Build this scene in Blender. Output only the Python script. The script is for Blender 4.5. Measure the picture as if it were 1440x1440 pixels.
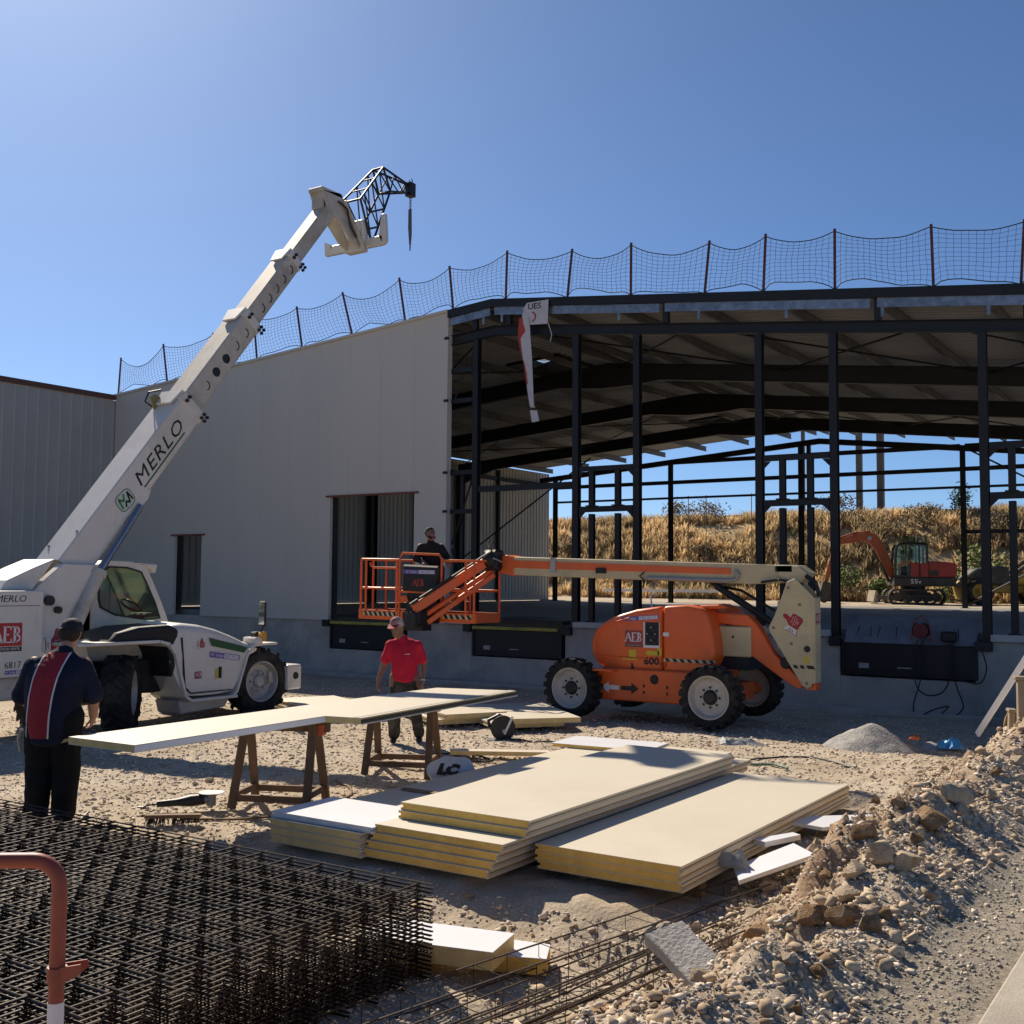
import bpy, bmesh, math, random
import numpy as np
from mathutils import Vector, Matrix, noise
for o in list(bpy.data.objects): bpy.data.objects.remove(o)
SC = bpy.context.scene
COL = SC.collection
rnd = random.Random(7)
R = math.radians
# ---------------------------------------------------------------- camera
# world axes follow the hall: X along its front wall, Y into the hall, Z up; yard level is Z = 0, camera stands over the origin
CAMZ = 2.15
F_PX, PITCH, ROLL, YAW = 1562.85, 0.06308, 0.0080, 0.58423
cam_d = bpy.data.cameras.new('camera'); cam = bpy.data.objects.new('camera', cam_d); COL.objects.link(cam)
fw = Vector((-math.sin(YAW), math.cos(YAW), 0)); rt = Vector((math.cos(YAW), math.sin(YAW), 0)); upv = Vector((0, 0, 1))
fw2 = fw*math.cos(PITCH)+upv*math.sin(PITCH); up2 = upv*math.cos(PITCH)-fw*math.sin(PITCH)
r3 = rt*math.cos(ROLL)+up2*math.sin(ROLL); u3 = up2*math.cos(ROLL)-rt*math.sin(ROLL)
cam.matrix_world = Matrix(((r3.x, u3.x, -fw2.x, 0), (r3.y, u3.y, -fw2.y, 0), (r3.z, u3.z, -fw2.z, CAMZ), (0, 0, 0, 1)))
cam_d.sensor_width = 36; cam_d.lens = 36*F_PX/1440; cam_d.clip_start = .05; cam_d.clip_end = 3000
SC.camera = cam
# ---------------------------------------------------------------- light
SUN_EL, SUN_AZ = R(40), R(152)          # azimuth counter-clockwise from +X: the sun stands left of and slightly behind the hall front
sd = Vector((math.cos(SUN_AZ)*math.cos(SUN_EL), math.sin(SUN_AZ)*math.cos(SUN_EL), math.sin(SUN_EL)))
W = bpy.data.worlds.new('World'); SC.world = W; W.use_nodes = True
nt = W.node_tree; bg = nt.nodes['Background']
sky = nt.nodes.new('ShaderNodeTexSky'); sky.sky_type = 'NISHITA'; sky.sun_disc = False
sky.sun_elevation = SUN_EL; sky.sun_rotation = math.pi/2-SUN_AZ
sky.altitude = 200; sky.air_density = .6; sky.dust_density = .6; sky.ozone_density = 7.0
tint = nt.nodes.new('ShaderNodeMixRGB'); tint.blend_type = 'MULTIPLY'; tint.inputs[0].default_value = 1; tint.inputs[2].default_value = (.91, .99, 1.0, 1)   # white balance of the whole sky
nt.links.new(sky.outputs[0], tint.inputs[1]); nt.links.new(tint.outputs[0], bg.inputs[0]); bg.inputs[1].default_value = .082
sl = bpy.data.lights.new('sun', 'SUN'); so = bpy.data.objects.new('sun', sl); COL.objects.link(so)
sl.energy = 4.8; sl.angle = R(.5); sl.color = (1, .87, .70)
so.rotation_euler = sd.to_track_quat('Z', 'Y').to_euler()
SC.view_settings.view_transform = 'Standard'; SC.view_settings.look = 'None'
SC.view_settings.exposure = .45; SC.view_settings.gamma = 1
SC.cycles.max_bounces = 6; SC.cycles.diffuse_bounces = 3; SC.cycles.glossy_bounces = 3; SC.cycles.transmission_bounces = 5; SC.cycles.transparent_max_bounces = 8
# ---------------------------------------------------------------- materials
MATS = {}
def mat(name, col, rough=.6, metal=0., var=.18, scale=6., bump=0., bscale=60., col2=None, trans=0., ior=1.45, stretch=None, coat=0., spec=.5, grime=0., gcol=(.16,.13,.10)):
    """principled material with object-space noise: var lightens/darkens, col2 is a second colour in patches (dirt, rust, dust)"""
    if name in MATS: return MATS[name]
    m = bpy.data.materials.new(name); m.use_nodes = True; n = m.node_tree; L = n.links
    b = n.nodes['Principled BSDF']; b.inputs['Roughness'].default_value = rough; b.inputs['Metallic'].default_value = metal
    b.inputs['Specular IOR Level'].default_value = spec
    if coat: b.inputs['Coat Weight'].default_value = coat; b.inputs['Coat Roughness'].default_value = .15
    if trans: b.inputs['Transmission Weight'].default_value = trans; b.inputs['IOR'].default_value = ior
    tc = n.nodes.new('ShaderNodeTexCoord'); src = tc.outputs['Object']
    if stretch:
        mp = n.nodes.new('ShaderNodeMapping'); mp.inputs['Scale'].default_value = stretch; L.new(src, mp.inputs[0]); src = mp.outputs[0]
    nz = n.nodes.new('ShaderNodeTexNoise'); nz.inputs['Scale'].default_value = scale; nz.inputs['Detail'].default_value = 8; nz.inputs['Roughness'].default_value = .65
    L.new(src, nz.inputs['Vector'])
    rp = n.nodes.new('ShaderNodeValToRGB'); e = rp.color_ramp.elements
    lo = [max(0, c*(1-var)) for c in col]; hi = [min(1, c*(1+var)) for c in col]
    e[0].position = .3; e[1].position = .7; e[0].color = (*lo, 1); e[1].color = (*hi, 1)
    L.new(nz.outputs['Fac'], rp.inputs[0]); out = rp.outputs[0]
    if col2:
        n2 = n.nodes.new('ShaderNodeTexNoise'); n2.inputs['Scale'].default_value = scale*.37; n2.inputs['Detail'].default_value = 9; n2.inputs['Roughness'].default_value = .7
        L.new(src, n2.inputs['Vector'])
        r2 = n.nodes.new('ShaderNodeValToRGB'); r2.color_ramp.elements[0].position = .48; r2.color_ramp.elements[1].position = .68
        L.new(n2.outputs['Fac'], r2.inputs[0])
        mx = n.nodes.new('ShaderNodeMixRGB'); L.new(r2.outputs[0], mx.inputs[0]); L.new(out, mx.inputs[1]); mx.inputs[2].default_value = (*col2, 1); out = mx.outputs[0]
    if grime:       # streaks, smudges and fine scuffs with a shape of their own
        mg = n.nodes.new('ShaderNodeMapping'); mg.inputs['Scale'].default_value = (1, 1, .22); L.new(tc.outputs['Object'], mg.inputs[0])
        for sc_, lo_, hi_, k_ in ((7., .54, .80, 1.), (38., .60, .72, .7)):
            g1 = n.nodes.new('ShaderNodeTexNoise'); g1.inputs['Scale'].default_value = sc_; g1.inputs['Detail'].default_value = 10; g1.inputs['Roughness'].default_value = .72; L.new(mg.outputs[0], g1.inputs['Vector'])
            mr = n.nodes.new('ShaderNodeMapRange'); mr.inputs[1].default_value = lo_; mr.inputs[2].default_value = hi_; mr.inputs[4].default_value = grime*k_; L.new(g1.outputs['Fac'], mr.inputs[0])
            gx_ = n.nodes.new('ShaderNodeMixRGB'); L.new(mr.outputs[0], gx_.inputs[0]); L.new(out, gx_.inputs[1]); gx_.inputs[2].default_value = (*gcol, 1); out = gx_.outputs[0]
    L.new(out, b.inputs['Base Color'])
    if bump:
        n3 = n.nodes.new('ShaderNodeTexNoise'); n3.inputs['Scale'].default_value = bscale; n3.inputs['Detail'].default_value = 6
        L.new(src, n3.inputs['Vector'])
        bp = n.nodes.new('ShaderNodeBump'); bp.inputs['Strength'].default_value = bump; bp.inputs['Distance'].default_value = .02
        L.new(n3.outputs['Fac'], bp.inputs['Height']); L.new(bp.outputs[0], b.inputs['Normal'])
    MATS[name] = m; return m
# ---------------------------------------------------------------- mesh helpers
class MB:
    def __init__(s): s.v = []; s.f = []; s.m = []; s.mi = 0
    def add(s, vs, fs):
        k = len(s.v); s.v += [tuple(p) for p in vs]; s.f += [tuple(i+k for i in f) for f in fs]; s.m += [s.mi]*len(fs); return s
    def box(s, x0, x1, y0, y1, z0, z1):
        vs = [(x0,y0,z0),(x1,y0,z0),(x1,y1,z0),(x0,y1,z0),(x0,y0,z1),(x1,y0,z1),(x1,y1,z1),(x0,y1,z1)]
        return s.add(vs, [(3,2,1,0),(4,5,6,7),(0,1,5,4),(1,2,6,5),(2,3,7,6),(3,0,4,7)])
    def bar(s, a, b, w, h, up=(0,0,1)):
        """box beam from a to b, w across, h along up"""
        a = Vector(a); b = Vector(b); d = (b-a).normalized(); u = Vector(up); u = (u-d*u.dot(d))
        if u.length < 1e-4: u = Vector((1,0,0))-d*d.x
        u.normalize(); r = d.cross(u); vs = []
        for p in (a, b):
            for i, j in ((-1,-1),(1,-1),(1,1),(-1,1)): vs.append(p+r*(i*w/2)+u*(j*h/2))
        return s.add(vs, [(0,1,2,3),(7,6,5,4),(0,4,5,1),(1,5,6,2),(2,6,7,3),(3,7,4,0)])
    def prism(s, pts, d):
        """closed polygon (any plane) pushed along d"""
        pts = [Vector(p) for p in pts]; d = Vector(d); n = len(pts)
        nor = Vector((0,0,0))
        for i in range(n): nor += pts[i].cross(pts[(i+1)%n])
        if nor.dot(d) > 0: pts.reverse()
        vs = pts+[p+d for p in pts]
        return s.add(vs, [tuple(range(n)), tuple(range(2*n-1, n-1, -1))]+[((i+1)%n, i, i+n, (i+1)%n+n) for i in range(n)])
    def loft(s, rings, cap=True, closed=True):
        n = len(rings[0]); vs = [p for r in rings for p in r]; fs = []
        for k in range(len(rings)-1):
            for i in range(n if closed else n-1):
                j = (i+1) % n; fs.append((k*n+i, k*n+j, (k+1)*n+j, (k+1)*n+i))
        if cap: fs.append(tuple(range(n-1, -1, -1))); fs.append(tuple((len(rings)-1)*n+i for i in range(n)))
        return s.add(vs, fs)
    def tube(s, pts, r, n=8, cap=True):
        pts = [Vector(p) for p in pts]; rr = r if isinstance(r, (list, tuple)) else [r]*len(pts); rings = []; u = None
        for i, p in enumerate(pts):
            d = (pts[min(i+1, len(pts)-1)]-pts[max(i-1, 0)]).normalized()
            if u is None: u = d.orthogonal().normalized()
            else:
                u = u-d*u.dot(d); u = u.normalized() if u.length > 1e-5 else d.orthogonal().normalized()
            w = d.cross(u); rings.append([p+(u*math.cos(2*math.pi*k/n)+w*math.sin(2*math.pi*k/n))*rr[i] for k in range(n)])
        return s.loft(rings, cap)
    def lathe(s, prof, axis='x', n=32, c=(0,0,0), cap=False):
        """prof: (along axis, radius)"""
        rings = []
        for a, r in prof:
            ring = []
            for k in range(n):
                t = 2*math.pi*k/n; p, q = r*math.cos(t), r*math.sin(t)
                ring.append({'x': (c[0]+a, c[1]+p, c[2]+q), 'y': (c[0]+q, c[1]+a, c[2]+p), 'z': (c[0]+p, c[1]+q, c[2]+a)}[axis])
            rings.append(ring)
        return s.loft(rings, cap)
    def ball(s, c, r, nu=12, nv=8, sc=(1,1,1)):
        vs = [(c[0], c[1], c[2]+r*sc[2])]; fs = []
        for i in range(1, nv):
            t = math.pi*i/nv
            for j in range(nu):
                p = 2*math.pi*j/nu; vs.append((c[0]+r*sc[0]*math.sin(t)*math.cos(p), c[1]+r*sc[1]*math.sin(t)*math.sin(p), c[2]+r*sc[2]*math.cos(t)))
        vs.append((c[0], c[1], c[2]-r*sc[2])); b = len(vs)-1
        for j in range(nu): fs.append((0, 1+j, 1+(j+1)%nu)); fs.append((b, b-nu+(j+1)%nu, b-nu+j))
        for i in range(nv-2):
            for j in range(nu): fs.append((1+i*nu+j, 1+(i+1)*nu+j, 1+(i+1)*nu+(j+1)%nu, 1+i*nu+(j+1)%nu))
        return s.add(vs, fs)
    def xf(s, M):
        s.v = [tuple(M@Vector(p)) for p in s.v]; return s
    def build(s, name, mt, parent=None, smooth=False, bevel=0., seg=1, fix=True):
        me = bpy.data.meshes.new(name); me.from_pydata(s.v, [], s.f)
        mts = mt if isinstance(mt, (list, tuple)) else [mt]
        for q in mts: me.materials.append(q)
        if len(mts) > 1: me.polygons.foreach_set('material_index', s.m)
        if bevel or fix:
            bm = bmesh.new(); bm.from_mesh(me)
            if fix: bmesh.ops.recalc_face_normals(bm, faces=bm.faces)
            if bevel:
                es = [e for e in bm.edges if len(e.link_faces) == 2 and e.calc_face_angle(0) > .5]
                bmesh.ops.bevel(bm, geom=es, offset=bevel, segments=seg, affect='EDGES', clamp_overlap=True, profile=.5)
            bm.to_mesh(me); bm.free()
        if smooth:
            me.polygons.foreach_set('use_smooth', [True]*len(me.polygons))
            try: me.set_sharp_from_angle(angle=R(smooth if smooth > 1 else 38))
            except Exception: pass
        o = bpy.data.objects.new(name, me); COL.objects.link(o)
        if parent: setp(o, parent)
        return o
WSET = {}
def setp(o, parent):
    o.parent = parent
    if parent.name in WSET: o.matrix_parent_inverse = WSET[parent.name]
def wthing(name, label, cat, loc, group=None):
    """a thing whose parts are modelled in world coordinates"""
    o = thing(name, label, cat, loc, 0, group); WSET[o.name] = Matrix.Translation(-Vector(loc)); return o
def thing(name, label, cat, loc=(0,0,0), rz=0., group=None):
    o = bpy.data.objects.new(name, None); COL.objects.link(o); o.empty_display_size = .2
    o.location = loc; o.rotation_euler = (0, 0, rz); o['label'] = label; o['category'] = cat
    if group: o['group'] = group
    return o
def tag(o, label, cat, group=None):
    o['label'] = label; o['category'] = cat
    if group: o['group'] = group
    return o
def struct(o, kind='structure', label=None):
    o['kind'] = kind
    if label: o['label'] = label
    return o
def inst(o, name=None, parent=None, loc=None, rot=None, scale=None):
    c = o.copy(); COL.objects.link(c); c.parent = parent
    if name: c.name = name
    if loc is not None: c.location = loc
    if rot is not None: c.rotation_euler = rot
    if scale is not None: c.scale = scale
    return c
def text(name, body, size, mt, M, parent, depth=.002, shear=0., sx=1., space=1., bold=0.):
    """lettering as a thin mesh: M places a text whose baseline is +x and whose face is +z"""
    cu = bpy.data.curves.new(name, 'FONT'); cu.body = body; cu.size = size; cu.extrude = depth; cu.shear = shear; cu.space_character = space; cu.offset = bold
    cu.align_x = 'CENTER'; cu.align_y = 'CENTER'; cu.resolution_u = 2
    t = bpy.data.objects.new(name, cu); COL.objects.link(t); bpy.context.view_layer.update()
    me = bpy.data.meshes.new_from_object(t.evaluated_get(bpy.context.evaluated_depsgraph_get())); me.name = name
    bpy.data.objects.remove(t); bpy.data.curves.remove(cu)
    me.transform(M@Matrix.Diagonal((sx, 1, 1, 1))); me.materials.clear(); me.materials.append(mt)
    o = bpy.data.objects.new(name, me); COL.objects.link(o); setp(o, parent)
    return o
def frame(origin, xdir, zdir):
    """matrix with +x along xdir and +z along zdir"""
    x = Vector(xdir).normalized(); z = Vector(zdir); z = (z-x*z.dot(x)).normalized(); y = z.cross(x)
    return Matrix(((x.x, y.x, z.x, origin[0]), (x.y, y.y, z.y, origin[1]), (x.z, y.z, z.z, origin[2]), (0, 0, 0, 1)))
# numpy value noise for terrain
_rs = np.random.RandomState(3); _T = _rs.rand(256, 256)
def vnoise(x, y):
    xi = np.floor(x).astype(int); yi = np.floor(y).astype(int); fx = x-xi; fy = y-yi
    fx = fx*fx*(3-2*fx); fy = fy*fy*(3-2*fy)
    g = lambda a, b: _T[a & 255, b & 255]
    return (g(xi, yi)*(1-fx)+g(xi+1, yi)*fx)*(1-fy)+(g(xi, yi+1)*(1-fx)+g(xi+1, yi+1)*fx)*fy
def fbm(x, y, o=4, lac=2.1, gain=.5):
    t = 0; a = 1; s = 0
    for k in range(o): t = t+a*(vnoise(x+17.3*k, y+5.1*k)-.5); s += a; a *= gain; x = x*lac; y = y*lac
    return t/s
def sstep(a, b, x):
    t = np.clip((x-a)/(b-a), 0, 1); return t*t*(3-2*t)
def mesh_np(name, v, f, mt, smooth=False):
    me = bpy.data.meshes.new(name); nf, k = f.shape
    me.vertices.add(len(v)); me.vertices.foreach_set('co', v.astype(np.float32).ravel())
    me.loops.add(nf*k); me.loops.foreach_set('vertex_index', f.astype(np.int32).ravel())
    me.polygons.add(nf); me.polygons.foreach_set('loop_start', np.arange(0, nf*k, k, dtype=np.int32)); me.polygons.foreach_set('loop_total', np.full(nf, k, dtype=np.int32))
    if smooth: me.polygons.foreach_set('use_smooth', np.ones(nf, bool))
    me.materials.append(mt); me.update(calc_edges=True)
    o = bpy.data.objects.new(name, me); COL.objects.link(o); return o
# ================================================================ ground
FL = 1.33          # hall floor level
YF, YR = 20.35, 43.2
def foot(y): return np.interp(y, [-5, 0, 3, 4.4, 7, 10, 14, 18, 30], [-2.6, -3.2, -3.0, -2.7, -2.75, -2.65, -2.9, -2.8, -1.5])
def bank_h(y): return np.interp(y, [-5, 0, 4, 8, 12, 15, 19, 30], [.55, .55, .54, .55, .60, .80, 1.15, 1.33])
def height(x, y):
    x = np.asarray(x, float); y = np.asarray(y, float)
    yard = .035*fbm(x*.5, y*.5, 4)*2 + .03*fbm(x*2.3, y*2.3, 4) - .1*sstep(14, 19, y)
    near = sstep(-13, -11, x)*sstep(2, -1, x)*sstep(22, 19, y)
    yard = yard + near*.028*fbm(x*7, y*7, 3)*2
    f = foot(y); b = sstep(f, f+1.25, x+.30*fbm(x*1.1, y*1.1, 3)*2)
    crest = np.exp(-((x-f-.85)/.46)**2)*sstep(15, 12, y)*(.30+.40*fbm(x*1.2+9, y*1.2, 3))
    clod = b*(1-b)*4
    rough = clod*(.22*fbm(x*2.1, y*2.1, 4)*2+.16*fbm(x*6.0, y*6.0, 4)*2)+b*.02*fbm(x*6, y*6, 3)*2
    z = yard*(1-b*.7)+b*bank_h(y)+rough+crest
    # the ground drops in front of the panel stacks, and dips where the lattice cages lie
    dip = sstep(6.85, 6.05, y+.12*fbm(x*1.3, y*1.3, 3)*2)*sstep(-8.2, -6.6, x)*(1-b)
    z = z-.22*dip-.07*np.exp(-((x+3.2)/.4)**2)*sstep(8.6, 7.4, y)*(1-b)
    z = z+.26*np.exp(-((x+2.32)/.30)**2-((y-4.75)/.55)**2)+.14*np.exp(-((x+1.95)/.25)**2-((y-6.6)/.5)**2)
    # smooth gritty strip beside the concrete path
    flat = sstep(-1.32, -1.08, x)*sstep(9, 7, y); z = z*(1-flat)+flat*(.545+.006*fbm(x*5, y*5, 3)*2)
    # back of the hall: levelled ground, then the road embankment
    back = sstep(20.6, 21.2, y); zb = np.where(y < 43.4, .9, 1.36+.03*fbm(x*.7, y*.7, 4)*2)
    em = sstep(52.5, 60.5, y+.9*fbm(x*.12, y*.12, 3)*2)*4.3
    zb = zb+em+em*(1-em/4.3)*.16*fbm(x*.6, y*.6, 4)*2
    z = z*(1-back)+zb*back
    z = np.where(x > 3, np.maximum(z, .55), z)
    return z
def hz(x, y): return float(height(np.array([x]), np.array([y]))[0])
def seq(*parts):
    out = []
    for a, b, st in parts: out += list(np.arange(a, b-1e-6, st))
    return np.array(out)
xs = seq((-900,-100,100), (-100,-28,6), (-28,-13,.3), (-13,-4.6,.075), (-4.6,.4,.05), (.4,4,.3), (4,40,3), (40,100,10), (100,901,100))
ys = seq((-300,-20,70), (-20,1.6,1.2), (1.6,12,.055), (12,20.7,.11), (20.7,43,1.6), (43,64,.5), (64,100,4), (100,1200,110))
GX, GY = np.meshgrid(xs, ys); GZ = height(GX, GY)
nx, ny = len(xs), len(ys)
idx = np.arange(nx*ny).reshape(ny, nx)
gf = np.stack([idx[:-1,:-1], idx[:-1,1:], idx[1:,1:], idx[1:,:-1]], -1).reshape(-1, 4)
def ground_mat():
    m = bpy.data.materials.new('limestone_ground'); m.use_nodes = True; n = m.node_tree; L = n.links; b = n.nodes['Principled BSDF']; b.inputs['Roughness'].default_value = .95; b.inputs['Specular IOR Level'].default_value = .15
    tc = n.nodes.new('ShaderNodeTexCoord')
    def nz(sc, det=8, ro=.6):
        t = n.nodes.new('ShaderNodeTexNoise'); t.inputs['Scale'].default_value = sc; t.inputs['Detail'].default_value = det; t.inputs['Roughness'].default_value = ro; L.new(tc.outputs['Object'], t.inputs['Vector']); return t.outputs['Fac']
    def ramp(fac, stops):
        r = n.nodes.new('ShaderNodeValToRGB'); e = r.color_ramp.elements
        while len(e) < len(stops): e.new(.5)
        for k, (p, c) in enumerate(stops): e[k].position = p; e[k].color = (*c, 1) if len(c) == 3 else c
        L.new(fac, r.inputs[0]); return r.outputs[0]
    def mix(f, a, c, mode='MIX'):
        x = n.nodes.new('ShaderNodeMixRGB'); x.blend_type = mode
        if isinstance(f, float): x.inputs[0].default_value = f
        else: L.new(f, x.inputs[0])
        L.new(a, x.inputs[1])
        if isinstance(c, tuple): x.inputs[2].default_value = (*c, 1)
        else: L.new(c, x.inputs[2])
        return x.outputs[0]
    base = ramp(nz(1.1), [(.3, (.40, .325, .235)), (.5, (.50, .425, .325)), (.7, (.58, .51, .41))])
    earth = ramp(nz(3.0), [(.35, (.22, .13, .075)), (.65, (.36, .245, .15))])
    c = mix(ramp(nz(.55, 6), [(.58, (0,0,0)), (.76, (.55,.55,.55))]), base, earth)
    grey = ramp(nz(30, 4), [(.35, (.16, .145, .12)), (.7, (.33, .30, .25))])
    # grey grit beside the concrete path, earth on the bank: by place, not by shade
    sx = n.nodes.new('ShaderNodeSeparateXYZ'); L.new(tc.outputs['Object'], sx.inputs[0])
    def rng(sock, a, b2):
        r = n.nodes.new('ShaderNodeMapRange'); r.inputs[1].default_value = a; r.inputs[2].default_value = b2; r.clamp = True; L.new(sock, r.inputs[0]); return r.outputs[0]
    def mul(a, b2):
        q = n.nodes.new('ShaderNodeMath'); q.operation = 'MULTIPLY'; L.new(a, q.inputs[0]); L.new(b2, q.inputs[1]); return q.outputs[0]
    c = mix(mul(mul(rng(sx.outputs[0], -1.5, -1.2), rng(sx.outputs[1], 9.5, 6.5)), ramp(nz(2.2), [(.3, (.55,.55,.55)), (.6, (1,1,1))])), c, grey)
    bankm = mul(mul(rng(sx.outputs[0], -2.95, -2.5), rng(sx.outputs[0], -1.35, -1.9)), mul(rng(sx.outputs[1], 14, 11), ramp(nz(2.6, 6), [(.36, (0,0,0)), (.52, (.85,.85,.85))])))
    c = mix(bankm, c, earth)
    dry = ramp(nz(.9), [(.35, (.42, .31, .16)), (.55, (.56, .42, .23)), (.7, (.38, .29, .15))])
    c = mix(rng(sx.outputs[1], 50, 54), c, dry)
    c = mix(ramp(nz(48, 3), [(.35, (.55,.55,.55)), (.6, (0,0,0))]), c, mix(1., c, (.62, .58, .54), 'MULTIPLY'))
    L.new(c, b.inputs['Base Color'])
    h1 = nz(26, 6); bp = n.nodes.new('ShaderNodeBump'); bp.inputs['Strength'].default_value = .55; bp.inputs['Distance'].default_value = .03; L.new(h1, bp.inputs['Height']); L.new(bp.outputs[0], b.inputs['Normal'])
    return m
ground = mesh_np('ground', np.stack([GX, GY, GZ], -1).reshape(-1, 3), gf, ground_mat(), True); struct(ground)
# ---- loose stones: thousands of faceted pebbles, one mass per kind
def stones(name, n, area, size, mt, dens=None, seed=1, sink=.35, flat=.75):
    rs = np.random.RandomState(seed); P = []
    while sum(len(p) for p in P) < n:
        x = rs.uniform(area[0], area[1], n); y = rs.uniform(area[2], area[3], n)
        k = np.ones(n, bool) if dens is None else rs.rand(n) < dens(x, y)
        P.append(np.stack([x[k], y[k]], -1))
    P = np.concatenate(P)[:n]; s = size[0]*np.exp(rs.rand(n)**2.2*math.log(size[1]/size[0]))
    z = height(P[:,0], P[:,1])
    t = (1+5**.5)/2
    iv = np.array([(-1,t,0),(1,t,0),(-1,-t,0),(1,-t,0),(0,-1,t),(0,1,t),(0,-1,-t),(0,1,-t),(t,0,-1),(t,0,1),(-t,0,-1),(-t,0,1)])/1.9
    fi = np.array([(0,11,5),(0,5,1),(0,1,7),(0,7,10),(0,10,11),(1,5,9),(5,11,4),(11,10,2),(10,7,6),(7,1,8),(3,9,4),(3,4,2),(3,2,6),(3,6,8),(3,8,9),(4,9,5),(2,4,11),(6,2,10),(8,6,7),(9,8,1)])
    V = iv[None]*rs.uniform(.45, 1.3, (n, 12, 1))*rs.uniform(.55, 1.4, (n, 1, 3))
    V[:,:,2] *= flat; a = rs.rand(n)*6.283; ca, sa = np.cos(a)[:,None], np.sin(a)[:,None]
    V = np.stack([V[:,:,0]*ca-V[:,:,1]*sa, V[:,:,0]*sa+V[:,:,1]*ca, V[:,:,2]], -1)*s[:,None,None]*.5
    V[:,:,0] += P[:,0,None]; V[:,:,1] += P[:,1,None]; V[:,:,2] += (z+s*.5*flat*(1-2*sink))[:,None]
    Fc = (fi[None]+12*np.arange(n)[:,None,None]).reshape(-1, 3)
    o = mesh_np(name, V.reshape(-1, 3), Fc, mt); return struct(o, 'stuff')
m_stone = mat('pale_limestone', (.66, .575, .46), .95, var=.28, scale=9, col2=(.30, .20, .12), spec=.15)
m_stone2 = mat('tan_limestone', (.50, .40, .28), .95, var=.4, scale=7, col2=(.20, .11, .055), spec=.15)
m_grit = mat('grey_grit', (.33, .30, .25), .95, var=.4, scale=15, spec=.15)
inside = lambda x, y: ((x > foot(y)-.1)).astype(float)
yardd = lambda x, y: np.where((x < foot(y)) & ~((x > -6.8) & (x < -3.2) & (y > 6.6) & (y < 11)), np.clip(9/np.hypot(x, y), .1, 1)**1.3, 0)
stones('yard_gravel', 64000, (-17, -2.3, 3.0, 19.5), (.013, .055), m_stone, yardd, 11, .36, .65)
stones('yard_pebbles', 4000, (-12, -2.3, 3.0, 15), (.016, .075), m_stone2, yardd, 12, .4, .6)
bankd = lambda x, y: np.where((x > foot(y)-.35) & (x < foot(y)+1.9), np.clip(7/np.hypot(x, y), .15, 1)*np.where(x > -1.25, .25, 1), 0)
stones('bank_gravel', 27000, (-3.2, -.95, 3.0, 15), (.008, .042), m_stone, bankd, 13)
stones('bank_rubble', 9000, (-3.3, -1.2, 3.0, 15), (.012, .085), m_stone2, bankd, 14)
stones('path_grit', 9000, (-2.0, -.9, 3.2, 9), (.006, .026), m_grit, lambda x, y: np.clip(5/np.hypot(x, y), .2, 1), 15, .3)
# ---- concrete path with a sharp edge, lower right
mb = MB(); mb.prism([(-.88,-3,.40),(-.86,5.0,.40),(-.84,14,.40),(1.6,14,.40),(1.6,-3,.40)], (0,0,.175))
path = mb.build('concrete_path', mat('path_concrete', (.40,.36,.29), .9, var=.16, scale=5, bump=.25, bscale=90, col2=(.31,.275,.22)), bevel=.012); struct(path)
# ---- single boulders and clods on the bank and in the yard
def boulder(seed, sub=2, rough=.45, jag=0.):
    bm = bmesh.new(); bmesh.ops.create_icosphere(bm, subdivisions=sub+1, radius=.5)
    o = Vector((seed*3.7, seed*1.3, seed*2.1))
    for v in bm.verts:
        d = noise.noise(v.co*1.7+o)*rough+noise.noise(v.co*4.1+o)*rough*.4+noise.noise(v.co*9+o)*rough*.16
        v.co *= 1+d
    for k in range(10):      # flat breaks
        nrm = Vector((noise.noise(o+Vector((k,0,0))), noise.noise(o+Vector((0,k,3))), noise.noise(o+Vector((5,0,k))))).normalized(); lim = .27+.1*noise.noise(o+Vector((k,k,k)))
        for v in bm.verts:
            e = v.co.dot(nrm)-lim
            if e > 0: v.co -= nrm*e*.95
    me = bpy.data.meshes.new('rock'); bm.to_mesh(me); bm.free()
    me.polygons.foreach_set('use_smooth', [True]*len(me.polygons)); me.set_sharp_from_angle(angle=R(18)); return me
m_rock = mat('rock_pale', (.44, .36, .26), .95, var=.25, scale=5, bump=.6, bscale=18, col2=(.28,.19,.11), spec=.15)
m_clod = mat('earth_clod', (.26, .165, .09), .98, var=.35, scale=6, bump=.9, bscale=22, col2=(.36,.28,.19), spec=.1)
rock_me = [boulder(k+1) for k in range(7)]
for k, me in enumerate(rock_me): me.materials.append(m_rock if k < 4 else m_clod)
def rock(x, y, sx, sy, sz, k, label, sink=.3, rz=None):
    o = bpy.data.objects.new('rock', rock_me[k]); COL.objects.link(o)
    o.location = (x, y, hz(x, y)+sz*(.5-sink)); o.scale = (sx, sy, sz); o.rotation_euler = (rnd.uniform(-.3,.3), rnd.uniform(-.3,.3), rnd.uniform(0,6) if rz is None else rz)
    o['label'] = label; o['category'] = 'rock'; o['group'] = 'rocks and clods on the dug ground'; return o
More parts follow.
